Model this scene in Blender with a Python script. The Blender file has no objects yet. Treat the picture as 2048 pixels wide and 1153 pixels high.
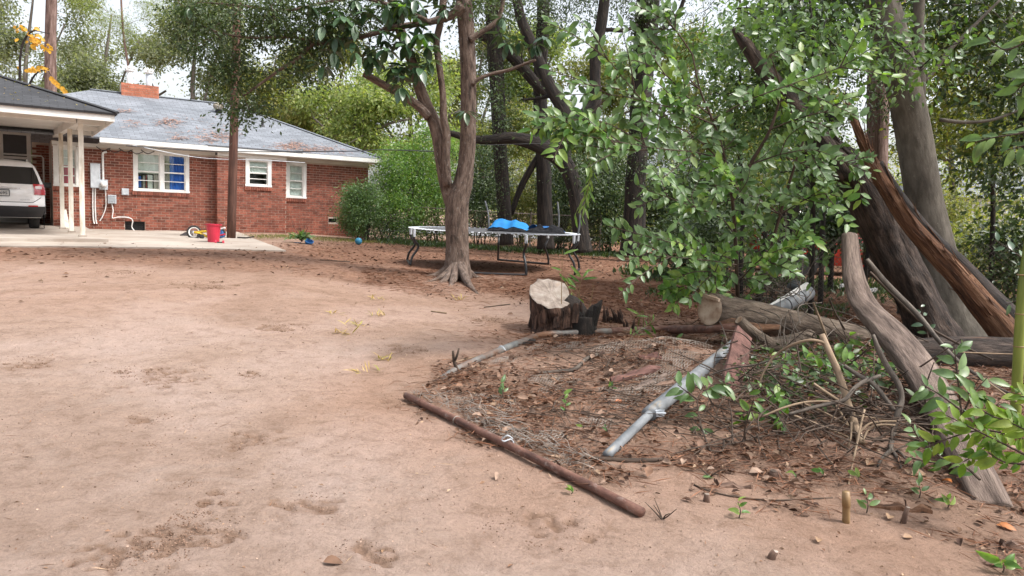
import bpy, math, random
import numpy as np
from mathutils import Vector, Matrix

# ------------------------------------------------------------------ camera, light, exposure
SC = bpy.context.scene
COL = SC.collection
FPX, CX, CY = 1490.0, 1024.0, 576.5
PITCH, ROLL, CAMZ = math.radians(6.0), math.radians(2.4), 1.5
_F = np.array([0, math.cos(PITCH), -math.sin(PITCH)])
_R0 = np.array([1.0, 0, 0]); _U0 = np.array([0, math.sin(PITCH), math.cos(PITCH)])
_R = math.cos(ROLL) * _R0 + math.sin(ROLL) * _U0
_U = -math.sin(ROLL) * _R0 + math.cos(ROLL) * _U0
CAM = np.array([0, 0, CAMZ])

cd = bpy.data.cameras.new('camera'); co = bpy.data.objects.new('camera', cd); COL.objects.link(co)
cd.sensor_width = 36.0; cd.lens = 36.0 * FPX / 2048.0; cd.clip_end = 3000; cd.clip_start = 0.05
mw = Matrix.Identity(4)
for i in range(3):
    mw[i][0] = _R[i]; mw[i][1] = _U[i]; mw[i][2] = -_F[i]; mw[i][3] = CAM[i]
co.matrix_world = mw
SC.camera = co

SUN_EL, SUN_ROT = math.radians(56), math.radians(105)
w = bpy.data.worlds.new('World'); SC.world = w; w.use_nodes = True
nt = w.node_tree
sky = nt.nodes.new('ShaderNodeTexSky'); sky.sky_type = 'NISHITA'; sky.sun_disc = False
sky.sun_elevation = SUN_EL; sky.sun_rotation = SUN_ROT
sky.air_density = 1.0; sky.dust_density = 4.0; sky.ozone_density = 1.0
hs = nt.nodes.new('ShaderNodeHueSaturation'); hs.inputs['Saturation'].default_value = 0.30; hs.inputs['Value'].default_value = 1.0
nt.links.new(sky.outputs[0], hs.inputs['Color'])
bg = nt.nodes['Background']; bg.inputs['Strength'].default_value = 0.12
nt.links.new(hs.outputs[0], bg.inputs['Color'])
sl = bpy.data.lights.new('sun', 'SUN'); sl.energy = 1.5; sl.angle = math.radians(10); sl.color = (1.0, 0.965, 0.93)
so = bpy.data.objects.new('sun', sl); COL.objects.link(so)
_sd = Vector((math.sin(SUN_ROT) * math.cos(SUN_EL), math.cos(SUN_ROT) * math.cos(SUN_EL), math.sin(SUN_EL)))
so.rotation_euler = _sd.to_track_quat('Z', 'Y').to_euler(); so.location = (0, 0, 30)
SC.view_settings.view_transform = 'Standard'; SC.view_settings.look = 'None'
SC.view_settings.gamma = 1.0; SC.view_settings.use_curve_mapping = False
SC.view_settings.exposure = 1.42
SC.cycles.max_bounces = 6; SC.cycles.transparent_max_bounces = 12
SC.cycles.use_denoising = True

RNG = np.random.default_rng(7)
random.seed(7)

# ------------------------------------------------------------------ coordinates
def ray(px, py):
    d = _F + _R * (px - CX) / FPX - _U * (py - CY) / FPX
    return d / d[1]
def P3(px, py, Y):
    return CAM + ray(px, py) * Y
def pix(X, Y, Z):
    dx, dy, dz = X, Y, Z - CAMZ
    a = dx * _R[0] + dy * _R[1] + dz * _R[2]; b = dx * _U[0] + dy * _U[1] + dz * _U[2]; c = dx * _F[0] + dy * _F[1] + dz * _F[2]
    c = np.where(np.abs(c) < 1e-6, 1e-6, c)
    return CX + FPX * a / c, CY - FPX * b / c, c
def mpp(Y):
    return Y / FPX

def _hash(ix, iy, iz=0):
    n = (ix * 374761393 + iy * 668265263 + iz * 2147483647 + 1013904223) & 0xffffffff
    n = ((n ^ (n >> 13)) * 1274126177) & 0xffffffff
    return ((n ^ (n >> 16)) & 0xffff) / 65535.0
def vnoise(x, y, z=None):
    x = np.asarray(x, float); y = np.asarray(y, float)
    z = np.zeros_like(x) if z is None else np.asarray(z, float)
    ix, iy, iz = np.floor(x).astype(np.int64), np.floor(y).astype(np.int64), np.floor(z).astype(np.int64)
    fx, fy, fz = x - ix, y - iy, z - iz
    fx, fy, fz = [t * t * (3 - 2 * t) for t in (fx, fy, fz)]
    r = 0
    for a in (0, 1):
        for b in (0, 1):
            for c in (0, 1):
                wgt = (fx if a else 1 - fx) * (fy if b else 1 - fy) * (fz if c else 1 - fz)
                r = r + wgt * _hash(ix + a, iy + b, iz + c)
    return r * 2 - 1
def smooth(t):
    t = np.clip(t, 0, 1); return t * t * (3 - 2 * t)

MOUNDS = []
def base_height(X, Y):
    X = np.asarray(X, float); Y = np.asarray(Y, float)
    az = X / np.maximum(Y, 0.5)
    L = np.interp(az, [-0.6, -0.3, -0.2, -0.07, 0.1, 0.5], [1, 1, 0.72, 0.58, 0.55, 0.35])
    z = 0.45 * smooth((Y - 4) / 10.5) * L
    return z
def height(X, Y):
    X = np.asarray(X, float); Y = np.asarray(Y, float)
    z = base_height(X, Y)
    for (mx, my, r, h) in MOUNDS:
        z = z + h * np.exp(-((X - mx) ** 2 + (Y - my) ** 2) / (r * r))
    return z + 0.012 * vnoise(X * 1.3, Y * 1.3) + 0.02 * vnoise(X * 0.35 + 7, Y * 0.35)
def G(px, py, dz=0.0, hf=height):
    d = ray(px, py)
    Ys = np.geomspace(1.0, 160, 900)
    zz = CAMZ + d[2] * Ys - hf(d[0] * Ys, Ys)
    k = np.argmax(zz < 0)
    if zz[k] >= 0: Y = 160.0
    else:
        a, b = Ys[max(k - 1, 0)], Ys[k]
        za, zb = zz[max(k - 1, 0)], zz[k]
        Y = a + (b - a) * za / (za - zb)
    q = CAM + d * Y
    q[2] = float(hf(q[0], q[1])) + dz
    return q
for (px, py, r, h) in [(1330, 735, 0.75, 0.20), (1180, 720, 0.6, 0.10), (1640, 800, 0.9, 0.16), (1900, 860, 0.8, 0.12), (1230, 660, 0.35, 0.07)]:
    q = G(px, py, hf=base_height); MOUNDS.append((q[0], q[1], r, h))

# ------------------------------------------------------------------ objects
ROOT = {}
def tag(o, label=None, cat=None, group=None, kind=None):
    if label: o['label'] = label
    if cat: o['category'] = cat
    if group: o['group'] = group
    if kind: o['kind'] = kind
    return o
def thing(name, label, cat, loc, group=None):
    o = bpy.data.objects.new(name, None); COL.objects.link(o); o.empty_display_size = 0.1
    loc = Vector([float(c) for c in loc]); o.location = loc; ROOT[o] = loc
    return tag(o, label, cat, group)
def link(o, parent=None):
    COL.objects.link(o)
    if parent is not None:
        o.parent = parent
        if parent in ROOT: o.matrix_parent_inverse = Matrix.Translation(-ROOT[parent])
    return o

def norm(v):
    v = np.asarray(v, float); return v / max(np.linalg.norm(v), 1e-9)

class MB:
    def __init__(s): s.v, s.f, s.t, s.m, s.n = [], [], [], [], 0
    def add(s, v, f, t=None, mi=0):
        v = np.asarray(v, float)
        s.v.append(v); s.t.append(v if t is None else np.asarray(t, float))
        for q in f: s.f.append(tuple(i + s.n for i in q)); s.m.append(mi)
        s.n += len(v); return s
    def box(s, c, sz, ax=None, mi=0, jit=0.0):
        """box by centre, full size, optional axes (rows = x,y,z unit vectors)"""
        ax = np.eye(3) if ax is None else np.asarray(ax)
        sg = np.array([[x, y, z] for x in (-.5, .5) for y in (-.5, .5) for z in (-.5, .5)])
        if jit: sg = sg + RNG.normal(0, jit, sg.shape)
        v = np.asarray(c) + (sg * np.asarray(sz)) @ ax
        return s.add(v, [(0, 1, 3, 2), (4, 6, 7, 5), (0, 4, 5, 1), (2, 3, 7, 6), (0, 2, 6, 4), (1, 5, 7, 3)], mi=mi)
    def tube(s, pts, rad, sides=8, mi=0, cap=True, rough=0.0, rs=3.0, flat=1.0, up=None, sub=0, seed=0.0):
        p = np.asarray(pts, float); r = np.full(len(p), rad, float) if np.isscalar(rad) else np.asarray(rad, float)
        if sub:
            p, r = spline(p, r, sub)
        n = len(p)
        tan = np.gradient(p, axis=0); tan /= np.maximum(np.linalg.norm(tan, axis=1), 1e-9)[:, None]
        ref = np.array([0, 0, 1.0]) if up is None else np.asarray(up, float)
        if up is None and abs(tan[0] @ ref) > 0.9: ref = np.array([1.0, 0, 0])
        a = np.cross(tan[0], ref); a /= np.linalg.norm(a)
        A = np.zeros((n, 3)); A[0] = a
        for i in range(1, n):
            a = A[i - 1] - tan[i] * (A[i - 1] @ tan[i]); A[i] = a / max(np.linalg.norm(a), 1e-9)
        B = np.cross(tan, A)
        th = np.linspace(0, 2 * math.pi, sides, endpoint=False)
        L = np.concatenate([[0], np.cumsum(np.linalg.norm(np.diff(p, axis=0), axis=1))])
        ct, st = np.cos(th), np.sin(th)
        R = np.repeat(r[:, None], sides, 1)
        if rough:
            rr = np.maximum(r, 1e-4)[:, None]
            R = R * (1 + rough * vnoise(ct[None] * 1.6 + seed + 5, st[None] * 1.6 + 3.1 + seed, L[:, None] * rs / 3 + 0 * ct[None])
                     + 0.45 * rough * vnoise(ct[None] * 4.2 + seed, st[None] * 4.2, L[:, None] * rs + 0 * ct[None]))
        v = p[:, None] + A[:, None] * (R * ct[None])[..., None] + B[:, None] * (R * st[None] * flat)[..., None]
        t = np.stack([R * ct[None], R * st[None], np.repeat(L[:, None], sides, 1)], -1)
        f = []
        for i in range(n - 1):
            for k in range(sides):
                k2 = (k + 1) % sides
                f.append((i * sides + k, i * sides + k2, (i + 1) * sides + k2, (i + 1) * sides + k))
        v = v.reshape(-1, 3); t = t.reshape(-1, 3)
        if cap:
            f.append(tuple(range(sides - 1, -1, -1))); f.append(tuple((n - 1) * sides + k for k in range(sides)))
        return s.add(v, f, t, mi)
    def lathe(s, c, prof, sides=16, ax=(0, 0, 1), mi=0):
        """prof: list of (r, h) along axis"""
        ax = norm(ax); ref = np.array([1.0, 0, 0]) if abs(ax[0]) < 0.9 else np.array([0, 1.0, 0])
        a = norm(np.cross(ax, ref)); b = np.cross(ax, a); v = []; f = []
        for (r, h) in prof:
            for k in range(sides):
                th = 2 * math.pi * k / sides
                v.append(np.asarray(c) + ax * h + (a * math.cos(th) + b * math.sin(th)) * r)
        for i in range(len(prof) - 1):
            for k in range(sides):
                k2 = (k + 1) % sides
                f.append((i * sides + k, i * sides + k2, (i + 1) * sides + k2, (i + 1) * sides + k))
        f.append(tuple(range(sides - 1, -1, -1))); f.append(tuple((len(prof) - 1) * sides + k for k in range(sides)))
        return s.add(v, f, mi=mi)
    def quad(s, pts, mi=0):
        return s.add(pts, [tuple(range(len(pts)))], mi=mi)
    def build(s, name, mats, parent=None, smooth=False, kind=None):
        me = bpy.data.meshes.new(name)
        v = np.concatenate(s.v); t = np.concatenate(s.t)
        me.from_pydata(v.tolist(), [], s.f)
        for m in (mats if isinstance(mats, (list, tuple)) else [mats]): me.materials.append(m)
        if any(s.m): me.polygons.foreach_set('material_index', np.array(s.m, np.int32))
        at = me.attributes.new('tuv', 'FLOAT_VECTOR', 'POINT'); at.data.foreach_set('vector', t.astype(np.float32).ravel())
        if smooth: me.polygons.foreach_set('use_smooth', np.ones(len(s.f), bool))
        me.update()
        o = bpy.data.objects.new(name, me); link(o, parent)
        if kind: o['kind'] = kind
        return o

def spline(p, r, k):
    """Catmull-Rom resample"""
    p = np.asarray(p, float); r = np.asarray(r, float)
    q = np.concatenate([[2 * p[0] - p[1]], p, [2 * p[-1] - p[-2]]]); P = []; Rr = []
    for i in range(len(p) - 1):
        p0, p1, p2, p3 = q[i], q[i + 1], q[i + 2], q[i + 3]
        for j in range(k):
            t = j / k
            P.append(0.5 * ((2 * p1) + (-p0 + p2) * t + (2 * p0 - 5 * p1 + 4 * p2 - p3) * t * t + (-p0 + 3 * p1 - 3 * p2 + p3) * t ** 3))
            Rr.append(r[i] + (r[i + 1] - r[i]) * t)
    P.append(p[-1]); Rr.append(r[-1])
    return np.array(P), np.array(Rr)

def raw_mesh(name, v, f, mat, smooth=False, parent=None, kind=None):
    """fast path: v (N,3), f (M,k) int array, all faces with k corners"""
    me = bpy.data.meshes.new(name)
    v = np.ascontiguousarray(v, np.float32); f = np.ascontiguousarray(f, np.int32)
    me.vertices.add(len(v)); me.vertices.foreach_set('co', v.ravel())
    k = f.shape[1]
    me.loops.add(f.size); me.loops.foreach_set('vertex_index', f.ravel())
    me.polygons.add(len(f)); me.polygons.foreach_set('loop_start', np.arange(len(f), dtype=np.int32) * k)
    if smooth: me.polygons.foreach_set('use_smooth', np.ones(len(f), bool))
    me.materials.append(mat); me.update(calc_edges=True)
    o = bpy.data.objects.new(name, me); link(o, parent)
    if kind: o['kind'] = kind
    return o

# ------------------------------------------------------------------ materials
def _ramp(nt, stops):
    r = nt.nodes.new('ShaderNodeValToRGB'); e = r.color_ramp.elements
    while len(e) < len(stops): e.new(0.5)
    for i, (p, c) in enumerate(stops):
        e[i].position = p; e[i].color = (*c, 1)
    return r
def _noise(nt, vec, scale, detail=4, rough=0.6, dist=0.0):
    n = nt.nodes.new('ShaderNodeTexNoise'); n.inputs['Scale'].default_value = scale
    n.inputs['Detail'].default_value = detail; n.inputs['Roughness'].default_value = rough; n.inputs['Distortion'].default_value = dist
    if vec is not None: nt.links.new(vec, n.inputs['Vector'])
    return n
def _coords(nt, kind, scale):
    if kind == 'tuv':
        a = nt.nodes.new('ShaderNodeAttribute'); a.attribute_name = 'tuv'; src = a.outputs['Vector']
    elif kind == 'pos':
        a = nt.nodes.new('ShaderNodeNewGeometry'); src = a.outputs['Position']
    else:
        a = nt.nodes.new('ShaderNodeTexCoord'); src = a.outputs['Object']
    m = nt.nodes.new('ShaderNodeMapping'); m.inputs['Scale'].default_value = scale
    nt.links.new(src, m.inputs['Vector']); return m.outputs[0]
def _rand(nt):
    g = nt.nodes.new('ShaderNodeNewGeometry'); o = nt.nodes.new('ShaderNodeObjectInfo')
    a = nt.nodes.new('ShaderNodeMath'); a.operation = 'ADD'
    nt.links.new(g.outputs['Random Per Island'], a.inputs[0]); nt.links.new(o.outputs['Random'], a.inputs[1])
    b = nt.nodes.new('ShaderNodeMath'); b.operation = 'FRACT'; nt.links.new(a.outputs[0], b.inputs[0])
    return b.outputs[0]
def _bump(nt, h, dist, strength=1.0):
    b = nt.nodes.new('ShaderNodeBump'); b.inputs['Distance'].default_value = dist; b.inputs['Strength'].default_value = strength
    nt.links.new(h, b.inputs['Height']); return b.outputs[0]
def _mixc(nt, fac, a, b, mode='MIX'):
    m = nt.nodes.new('ShaderNodeMix'); m.data_type = 'RGBA'; m.blend_type = mode
    if isinstance(fac, float): m.inputs[0].default_value = fac
    else: nt.links.new(fac, m.inputs[0])
    for i, c in ((6, a), (7, b)):
        if isinstance(c, tuple): m.inputs[i].default_value = (*c, 1)
        else: nt.links.new(c, m.inputs[i])
    return m.outputs[2]

def surf(name, stops, scale=6.0, coords='pos', stretch=(1, 1, 1), rough=0.85, bump=0.0, bscale=None, metal=0.0, spec=0.5,
         rand=0.0, detail=5, streak=None, rvar=0.0):
    m = bpy.data.materials.new(name); m.use_nodes = True; nt = m.node_tree
    p = nt.nodes['Principled BSDF']
    vec = _coords(nt, coords, stretch)
    n = _noise(nt, vec, scale, detail)
    r = _ramp(nt, [(min(1, max(0, .5 + (q - .5) * .62)), c) for q, c in stops]); nt.links.new(n.outputs['Fac'], r.inputs[0]); col = r.outputs[0]
    if rand:
        rr = _ramp(nt, [(0, (1 - rand,) * 3), (1, (1 + rand,) * 3)]); nt.links.new(_rand(nt), rr.inputs[0])
        col = _mixc(nt, 1.0, col, rr.outputs[0], 'MULTIPLY')
    if streak:
        (c, sc, lo, hi, st) = streak
        n2 = _noise(nt, _coords(nt, coords, st), sc, 6, 0.65)
        r2 = _ramp(nt, [(lo, (0, 0, 0)), (hi, (1, 1, 1))]); nt.links.new(n2.outputs['Fac'], r2.inputs[0])
        col = _mixc(nt, r2.outputs[0], col, c)
    nt.links.new(col, p.inputs['Base Color'])
    p.inputs['Roughness'].default_value = rough; p.inputs['Metallic'].default_value = metal
    p.inputs['Specular IOR Level'].default_value = spec
    if bump:
        nb = _noise(nt, vec, bscale or scale * 3, 6, 0.7)
        nt.links.new(_bump(nt, nb.outputs['Fac'], bump), p.inputs['Normal'])
    return m

def leafmat(name, cols, rough=0.42, trans=0.3, spec=0.5, tcol=None):
    m = bpy.data.materials.new(name); m.use_nodes = True; nt = m.node_tree
    p = nt.nodes['Principled BSDF']; out = nt.nodes['Material Output']
    k = len(cols)
    r = _ramp(nt, [(i / (k - 1), c) for i, c in enumerate(cols)]); nt.links.new(_rand(nt), r.inputs[0])
    n = _noise(nt, _coords(nt, 'pos', (1, 1, 1)), 14, 3)
    rr = _ramp(nt, [(0.36, (0.72,) * 3), (0.64, (1.25,) * 3)]); nt.links.new(n.outputs['Fac'], rr.inputs[0])
    col = _mixc(nt, 1.0, r.outputs[0], rr.outputs[0], 'MULTIPLY')
    nt.links.new(col, p.inputs['Base Color']); p.inputs['Roughness'].default_value = rough
    p.inputs['Specular IOR Level'].default_value = spec
    t = nt.nodes.new('ShaderNodeBsdfTranslucent')
    tc = _mixc(nt, 1.0, col, tcol or (1.6, 1.7, 0.7), 'MULTIPLY'); nt.links.new(tc, t.inputs['Color'])
    mx = nt.nodes.new('ShaderNodeMixShader'); mx.inputs[0].default_value = trans
    nt.links.new(p.outputs[0], mx.inputs[1]); nt.links.new(t.outputs[0], mx.inputs[2]); nt.links.new(mx.outputs[0], out.inputs['Surface'])
    return m

def plain(name, c, rough=0.6, metal=0.0, spec=0.5, coat=0.0, var=0.12):
    c2 = tuple(x * (1 - var) for x in c); c3 = tuple(min(1, x * (1 + var)) for x in c)
    m = surf(name, [(0.3, c2), (0.7, c3)], 5.0, rough=rough, metal=metal, spec=spec)
    if coat: m.node_tree.nodes['Principled BSDF'].inputs['Coat Weight'].default_value = coat
    return m

def glassmat(name, tint=(0.9, 0.95, 0.95), refl=0.12, rough=0.02):
    m = bpy.data.materials.new(name); m.use_nodes = True; nt = m.node_tree; out = nt.nodes['Material Output']
    nt.nodes.remove(nt.nodes['Principled BSDF'])
    t = nt.nodes.new('ShaderNodeBsdfTransparent'); t.inputs[0].default_value = (*tint, 1)
    g = nt.nodes.new('ShaderNodeBsdfGlossy'); g.inputs['Roughness'].default_value = rough
    n = _noise(nt, _coords(nt, 'pos', (1, 1, 1)), 3.0, 2)
    rr = _ramp(nt, [(0.2, (refl * 0.7,) * 3), (0.8, (refl * 1.3,) * 3)]); nt.links.new(n.outputs['Fac'], rr.inputs[0])
    x = nt.nodes.new('ShaderNodeMixShader'); nt.links.new(rr.outputs[0], x.inputs[0])
    nt.links.new(t.outputs[0], x.inputs[1]); nt.links.new(g.outputs[0], x.inputs[2]); nt.links.new(x.outputs[0], out.inputs['Surface'])
    return m

MT = {}
MT['brick'] = surf('brick', [(0.3, (0.165, 0.050, 0.031)), (0.7, (0.27, 0.092, 0.058))], 9, rand=0.34, rough=0.9, bump=0.004, bscale=60,
                   streak=((0.10, 0.05, 0.03), 1.1, 0.62, 0.8, (1, 1, 1)))
MT['chimney_brick'] = surf('chimney_brick', [(0.3, (0.36, 0.12, 0.065)), (0.7, (0.47, 0.17, 0.10))], 9, rand=0.2, rough=0.9)
MT['mortar'] = surf('mortar', [(0.3, (0.42, 0.33, 0.27)), (0.7, (0.58, 0.49, 0.41))], 3, rough=0.95, bump=0.003)
MT['white_paint'] = surf('white_paint', [(0.3, (0.66, 0.65, 0.61)), (0.7, (0.8, 0.79, 0.76))], 2.5, rough=0.55, streak=((0.42, 0.38, 0.32), 5, 0.62, 0.85, (1, 1, 0.4)))
MT['post_paint'] = surf('post_paint', [(0.3, (0.62, 0.58, 0.50)), (0.7, (0.74, 0.70, 0.62))], 4, rough=0.6, streak=((0.30, 0.22, 0.12), 4, 0.5, 0.75, (2, 2, 0.35)))
MT['soffit'] = surf('soffit', [(0.3, (0.6, 0.58, 0.54)), (0.7, (0.7, 0.68, 0.64))], 1.2, rough=0.7)
MT['shingle'] = None
MT['glass'] = glassmat('window_glass', refl=0.07)
MT['screen_dark'] = plain('screen_dark', (0.035, 0.035, 0.04), 0.35)
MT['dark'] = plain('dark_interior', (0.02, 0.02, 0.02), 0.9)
MT['blind'] = surf('blind', [(0.3, (0.66, 0.64, 0.58)), (0.7, (0.78, 0.76, 0.70))], 4, rough=0.8)
MT['beige_cloth'] = surf('beige_cloth', [(0.3, (0.45, 0.38, 0.33)), (0.7, (0.58, 0.5, 0.44))], 8, stretch=(6, 6, 0.5), rough=0.9)
MT['blue_cloth'] = surf('blue_cloth', [(0.3, (0.02, 0.10, 0.42)), (0.7, (0.035, 0.16, 0.58))], 5, stretch=(6, 6, 0.4), rough=0.85)
MT['red_cloth'] = surf('red_cloth', [(0.3, (0.42, 0.03, 0.06)), (0.7, (0.6, 0.05, 0.09))], 5, stretch=(6, 6, 0.4), rough=0.85)
MT['grey_metal'] = surf('grey_metal', [(0.3, (0.42, 0.45, 0.48)), (0.7, (0.56, 0.59, 0.62))], 5, rough=0.5, streak=((0.3, 0.28, 0.25), 7, 0.65, 0.8, (1, 1, 1)))
MT['galv'] = surf('galvanised', [(0.3, (0.115, 0.124, 0.132)), (0.7, (0.225, 0.235, 0.245))], 9, coords='tuv', stretch=(1, 1, 0.35), rough=0.6, metal=0.1, bump=0.001,
                  streak=((0.36, 0.26, 0.13), 5, 0.58, 0.72, (2.2, 2.2, 0.5)))
MT['rust'] = surf('rust', [(0.25, (0.065, 0.03, 0.021)), (0.5, (0.125, 0.058, 0.04)), (0.75, (0.19, 0.095, 0.066))], 16, coords='tuv', stretch=(1, 1, 0.5), rough=0.8, bump=0.002, bscale=120,
                  streak=((0.22, 0.16, 0.135), 22, 0.56, 0.7, (1, 1, 0.6)))
MT['rust_galv'] = surf('rusted_galvanised', [(0.3, (0.12, 0.122, 0.118)), (0.7, (0.20, 0.20, 0.19))], 9, coords='tuv', rough=0.55, metal=0.2,
                       streak=((0.15, 0.07, 0.035), 1.2, 0.44, 0.56, (1, 1, 0.9)))
MT['wire'] = surf('wire', [(0.3, (0.16, 0.12, 0.09)), (0.7, (0.28, 0.25, 0.22))], 8, rough=0.6, metal=0.2)
MT['black_metal'] = plain('black_metal', (0.02, 0.02, 0.022), 0.4)
MT['black_plastic'] = plain('black_plastic', (0.03, 0.03, 0.033), 0.5)
MT['chrome'] = plain('chrome', (0.75, 0.75, 0.76), 0.12, metal=1.0, var=0.05)
MT['rubber'] = surf('rubber', [(0.3, (0.018, 0.018, 0.018)), (0.7, (0.035, 0.032, 0.03))], 20, rough=0.85)
MT['car_white'] = plain('car_white', (0.9, 0.9, 0.9), 0.25, coat=0.6, var=0.03)
MT['car_glass'] = plain('car_glass', (0.012, 0.014, 0.016), 0.06, coat=0.5)
MT['tail_red'] = plain('tail_light_red', (0.45, 0.012, 0.02), 0.15, coat=0.8)
MT['tail_clear'] = plain('tail_light_clear', (0.7, 0.55, 0.55), 0.15, coat=0.8)
MT['red_plastic'] = plain('red_plastic', (0.5, 0.025, 0.055), 0.4)
MT['blue_plastic'] = plain('blue_plastic', (0.02, 0.11, 0.30), 0.5)
MT['ball_blue'] = surf('ball_blue', [(0.3, (0.02, 0.17, 0.30)), (0.7, (0.05, 0.28, 0.42))], 12, rough=0.5)
MT['yellow_paint'] = plain('yellow_paint', (0.65, 0.42, 0.03), 0.35)
MT['white_plastic'] = plain('white_plastic', (0.75, 0.74, 0.72), 0.5)
MT['pole_wood'] = surf('pole_wood', [(0.25, (0.055, 0.024, 0.016)), (0.75, (0.135, 0.062, 0.042))], 8, coords='tuv', stretch=(3, 3, 0.25), rough=0.85, bump=0.008,
                       streak=((0.045, 0.025, 0.02), 9, 0.6, 0.7, (3, 3, 0.15)))
def bark(name, a, b, c, sc=7, st=0.3, bump=0.02, moss=None, **k):
    return surf(name, [(0.25, a), (0.5, b), (0.8, c)], sc, coords='tuv', stretch=(2.2, 2.2, st), rough=0.93, bump=bump, bscale=sc * 2.2, detail=7,
                streak=moss, **k)
MT['bark_main'] = bark('bark_main', (0.055, 0.037, 0.028), (0.145, 0.098, 0.074), (0.245, 0.18, 0.142), 8, 0.6, 0.05, ((0.26, 0.22, 0.19), 13, 0.58, 0.68, (2, 2, 1.2)))
MT['bark_magnolia'] = bark('bark_magnolia', (0.05, 0.04, 0.032), (0.10, 0.08, 0.065), (0.24, 0.21, 0.18), 8, 0.7, 0.012, ((0.28, 0.26, 0.23), 14, 0.58, 0.7, (2, 2, 1.5)))
MT['bark_dark'] = bark('bark_dark', (0.010, 0.008, 0.007), (0.026, 0.02, 0.016), (0.06, 0.045, 0.035), 7, 0.4, 0.05)
MT['bark_grey'] = bark('bark_grey', (0.062, 0.053, 0.041), (0.10, 0.087, 0.068), (0.15, 0.132, 0.107), 4, 0.8, 0.014, ((0.34, 0.32, 0.28), 26, 0.66, 0.72, (1.4, 1.4, 1.4)))
MT['bark_pine'] = bark('bark_pine', (0.08, 0.045, 0.035), (0.19, 0.12, 0.098), (0.30, 0.21, 0.18), 5, 0.35, 0.06)
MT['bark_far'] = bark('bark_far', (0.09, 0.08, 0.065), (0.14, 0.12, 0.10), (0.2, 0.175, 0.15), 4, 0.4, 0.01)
MT['bark_twig'] = bark('bark_twig', (0.03, 0.02, 0.014), (0.065, 0.043, 0.03), (0.13, 0.09, 0.065), 10, 0.4, 0.006)
MT['bark_log'] = bark('bark_log', (0.06, 0.044, 0.032), (0.15, 0.112, 0.082), (0.26, 0.205, 0.155), 9, 0.45, 0.04, ((0.34, 0.29, 0.23), 30, 0.66, 0.75, (1.5, 1.5, 0.8)))
MT['deadwood'] = bark('deadwood', (0.018, 0.013, 0.011), (0.062, 0.044, 0.035), (0.15, 0.108, 0.085), 8, 0.5, 0.08, ((0.17, 0.09, 0.055), 5, 0.62, 0.72, (3, 3, 0.2)))
MT['splitwood'] = bark('splitwood', (0.05, 0.022, 0.012), (0.16, 0.075, 0.037), (0.30, 0.175, 0.105), 8, 0.24, 0.05, ((0.025, 0.013, 0.009), 5, 0.53, 0.66, (3, 3, 0.3)))
MT['bare_wood'] = bark('bare_wood', (0.075, 0.05, 0.038), (0.17, 0.122, 0.098), (0.30, 0.225, 0.18), 8, 0.28, 0.04, ((0.05, 0.032, 0.025), 6, 0.58, 0.72, (3, 3, 0.3)))
MT['stump_bark'] = bark('stump_bark', (0.012, 0.007, 0.005), (0.065, 0.033, 0.022), (0.22, 0.12, 0.08), 10, 0.4, 0.06)
MT['charred'] = bark('charred', (0.010, 0.008, 0.007), (0.02, 0.015, 0.012), (0.05, 0.035, 0.028), 9, 0.4, 0.02)
MT['cut_face'] = surf('cut_face', [(0.3, (0.23, 0.18, 0.145)), (0.55, (0.34, 0.28, 0.235)), (0.8, (0.44, 0.38, 0.33))], 9, rough=0.9, bump=0.006, bscale=50,
                      streak=((0.3, 0.2, 0.13), 4, 0.6, 0.75, (1, 1, 1)))
MT['log_face'] = surf('log_face', [(0.3, (0.27, 0.18, 0.12)), (0.6, (0.43, 0.33, 0.245)), (0.8, (0.52, 0.42, 0.32))], 6, rough=0.9, bump=0.006,
                      streak=((0.2, 0.11, 0.06), 5, 0.55, 0.7, (1, 1, 1)))
MT['bark_piece'] = bark('bark_piece', (0.07, 0.04, 0.028), (0.14, 0.085, 0.06), (0.25, 0.16, 0.115), 12, 0.3, 0.006)
MT['wire_dark'] = surf('wire_dark', [(0.3, (0.035, 0.024, 0.018)), (0.7, (0.085, 0.065, 0.05))], 8, rough=0.7)
MT['red_plank'] = surf('red_plank', [(0.3, (0.075, 0.034, 0.026)), (0.7, (0.155, 0.075, 0.06))], 6, coords='tuv', stretch=(3, 3, 0.4), rough=0.9, bump=0.006, bscale=16)
MT['twig_light'] = bark('twig_light', (0.15, 0.102, 0.065), (0.26, 0.185, 0.12), (0.40, 0.30, 0.21), 9, 0.4, 0.006)
MT['twig_grey'] = bark('twig_grey', (0.045, 0.035, 0.028), (0.10, 0.08, 0.064), (0.19, 0.16, 0.13), 9, 0.5, 0.01)
MT['bamboo'] = surf('bamboo', [(0.3, (0.12, 0.16, 0.022)), (0.7, (0.22, 0.26, 0.05))], 4, coords='tuv', stretch=(2, 2, 0.3), rough=0.35)
MT['bamboo_dry'] = surf('bamboo_dry', [(0.3, (0.20, 0.12, 0.05)), (0.7, (0.32, 0.21, 0.105))], 6, coords='tuv', stretch=(2, 2, 0.3), rough=0.5)
MT['concrete'] = surf('concrete', [(0.3, (0.30, 0.25, 0.205)), (0.7, (0.42, 0.365, 0.31))], 0.9, rough=0.9, bump=0.003, bscale=30,
                      streak=((0.26, 0.19, 0.14), 1.2, 0.52, 0.8, (0.6, 1.6, 1)))
MT['asphalt'] = surf('asphalt', [(0.3, (0.2, 0.2, 0.21)), (0.7, (0.27, 0.27, 0.28))], 4, rough=0.9)
MT['pale_wall'] = surf('pale_wall', [(0.3, (0.62, 0.62, 0.62)), (0.7, (0.74, 0.74, 0.73))], 1, rough=0.8)
MT['orange_car'] = plain('car_red', (0.30, 0.018, 0.010), 0.25, coat=0.6)
MT['pad_blue'] = plain('pad_blue', (0.015, 0.17, 0.42), 0.6, spec=0.25)
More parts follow.
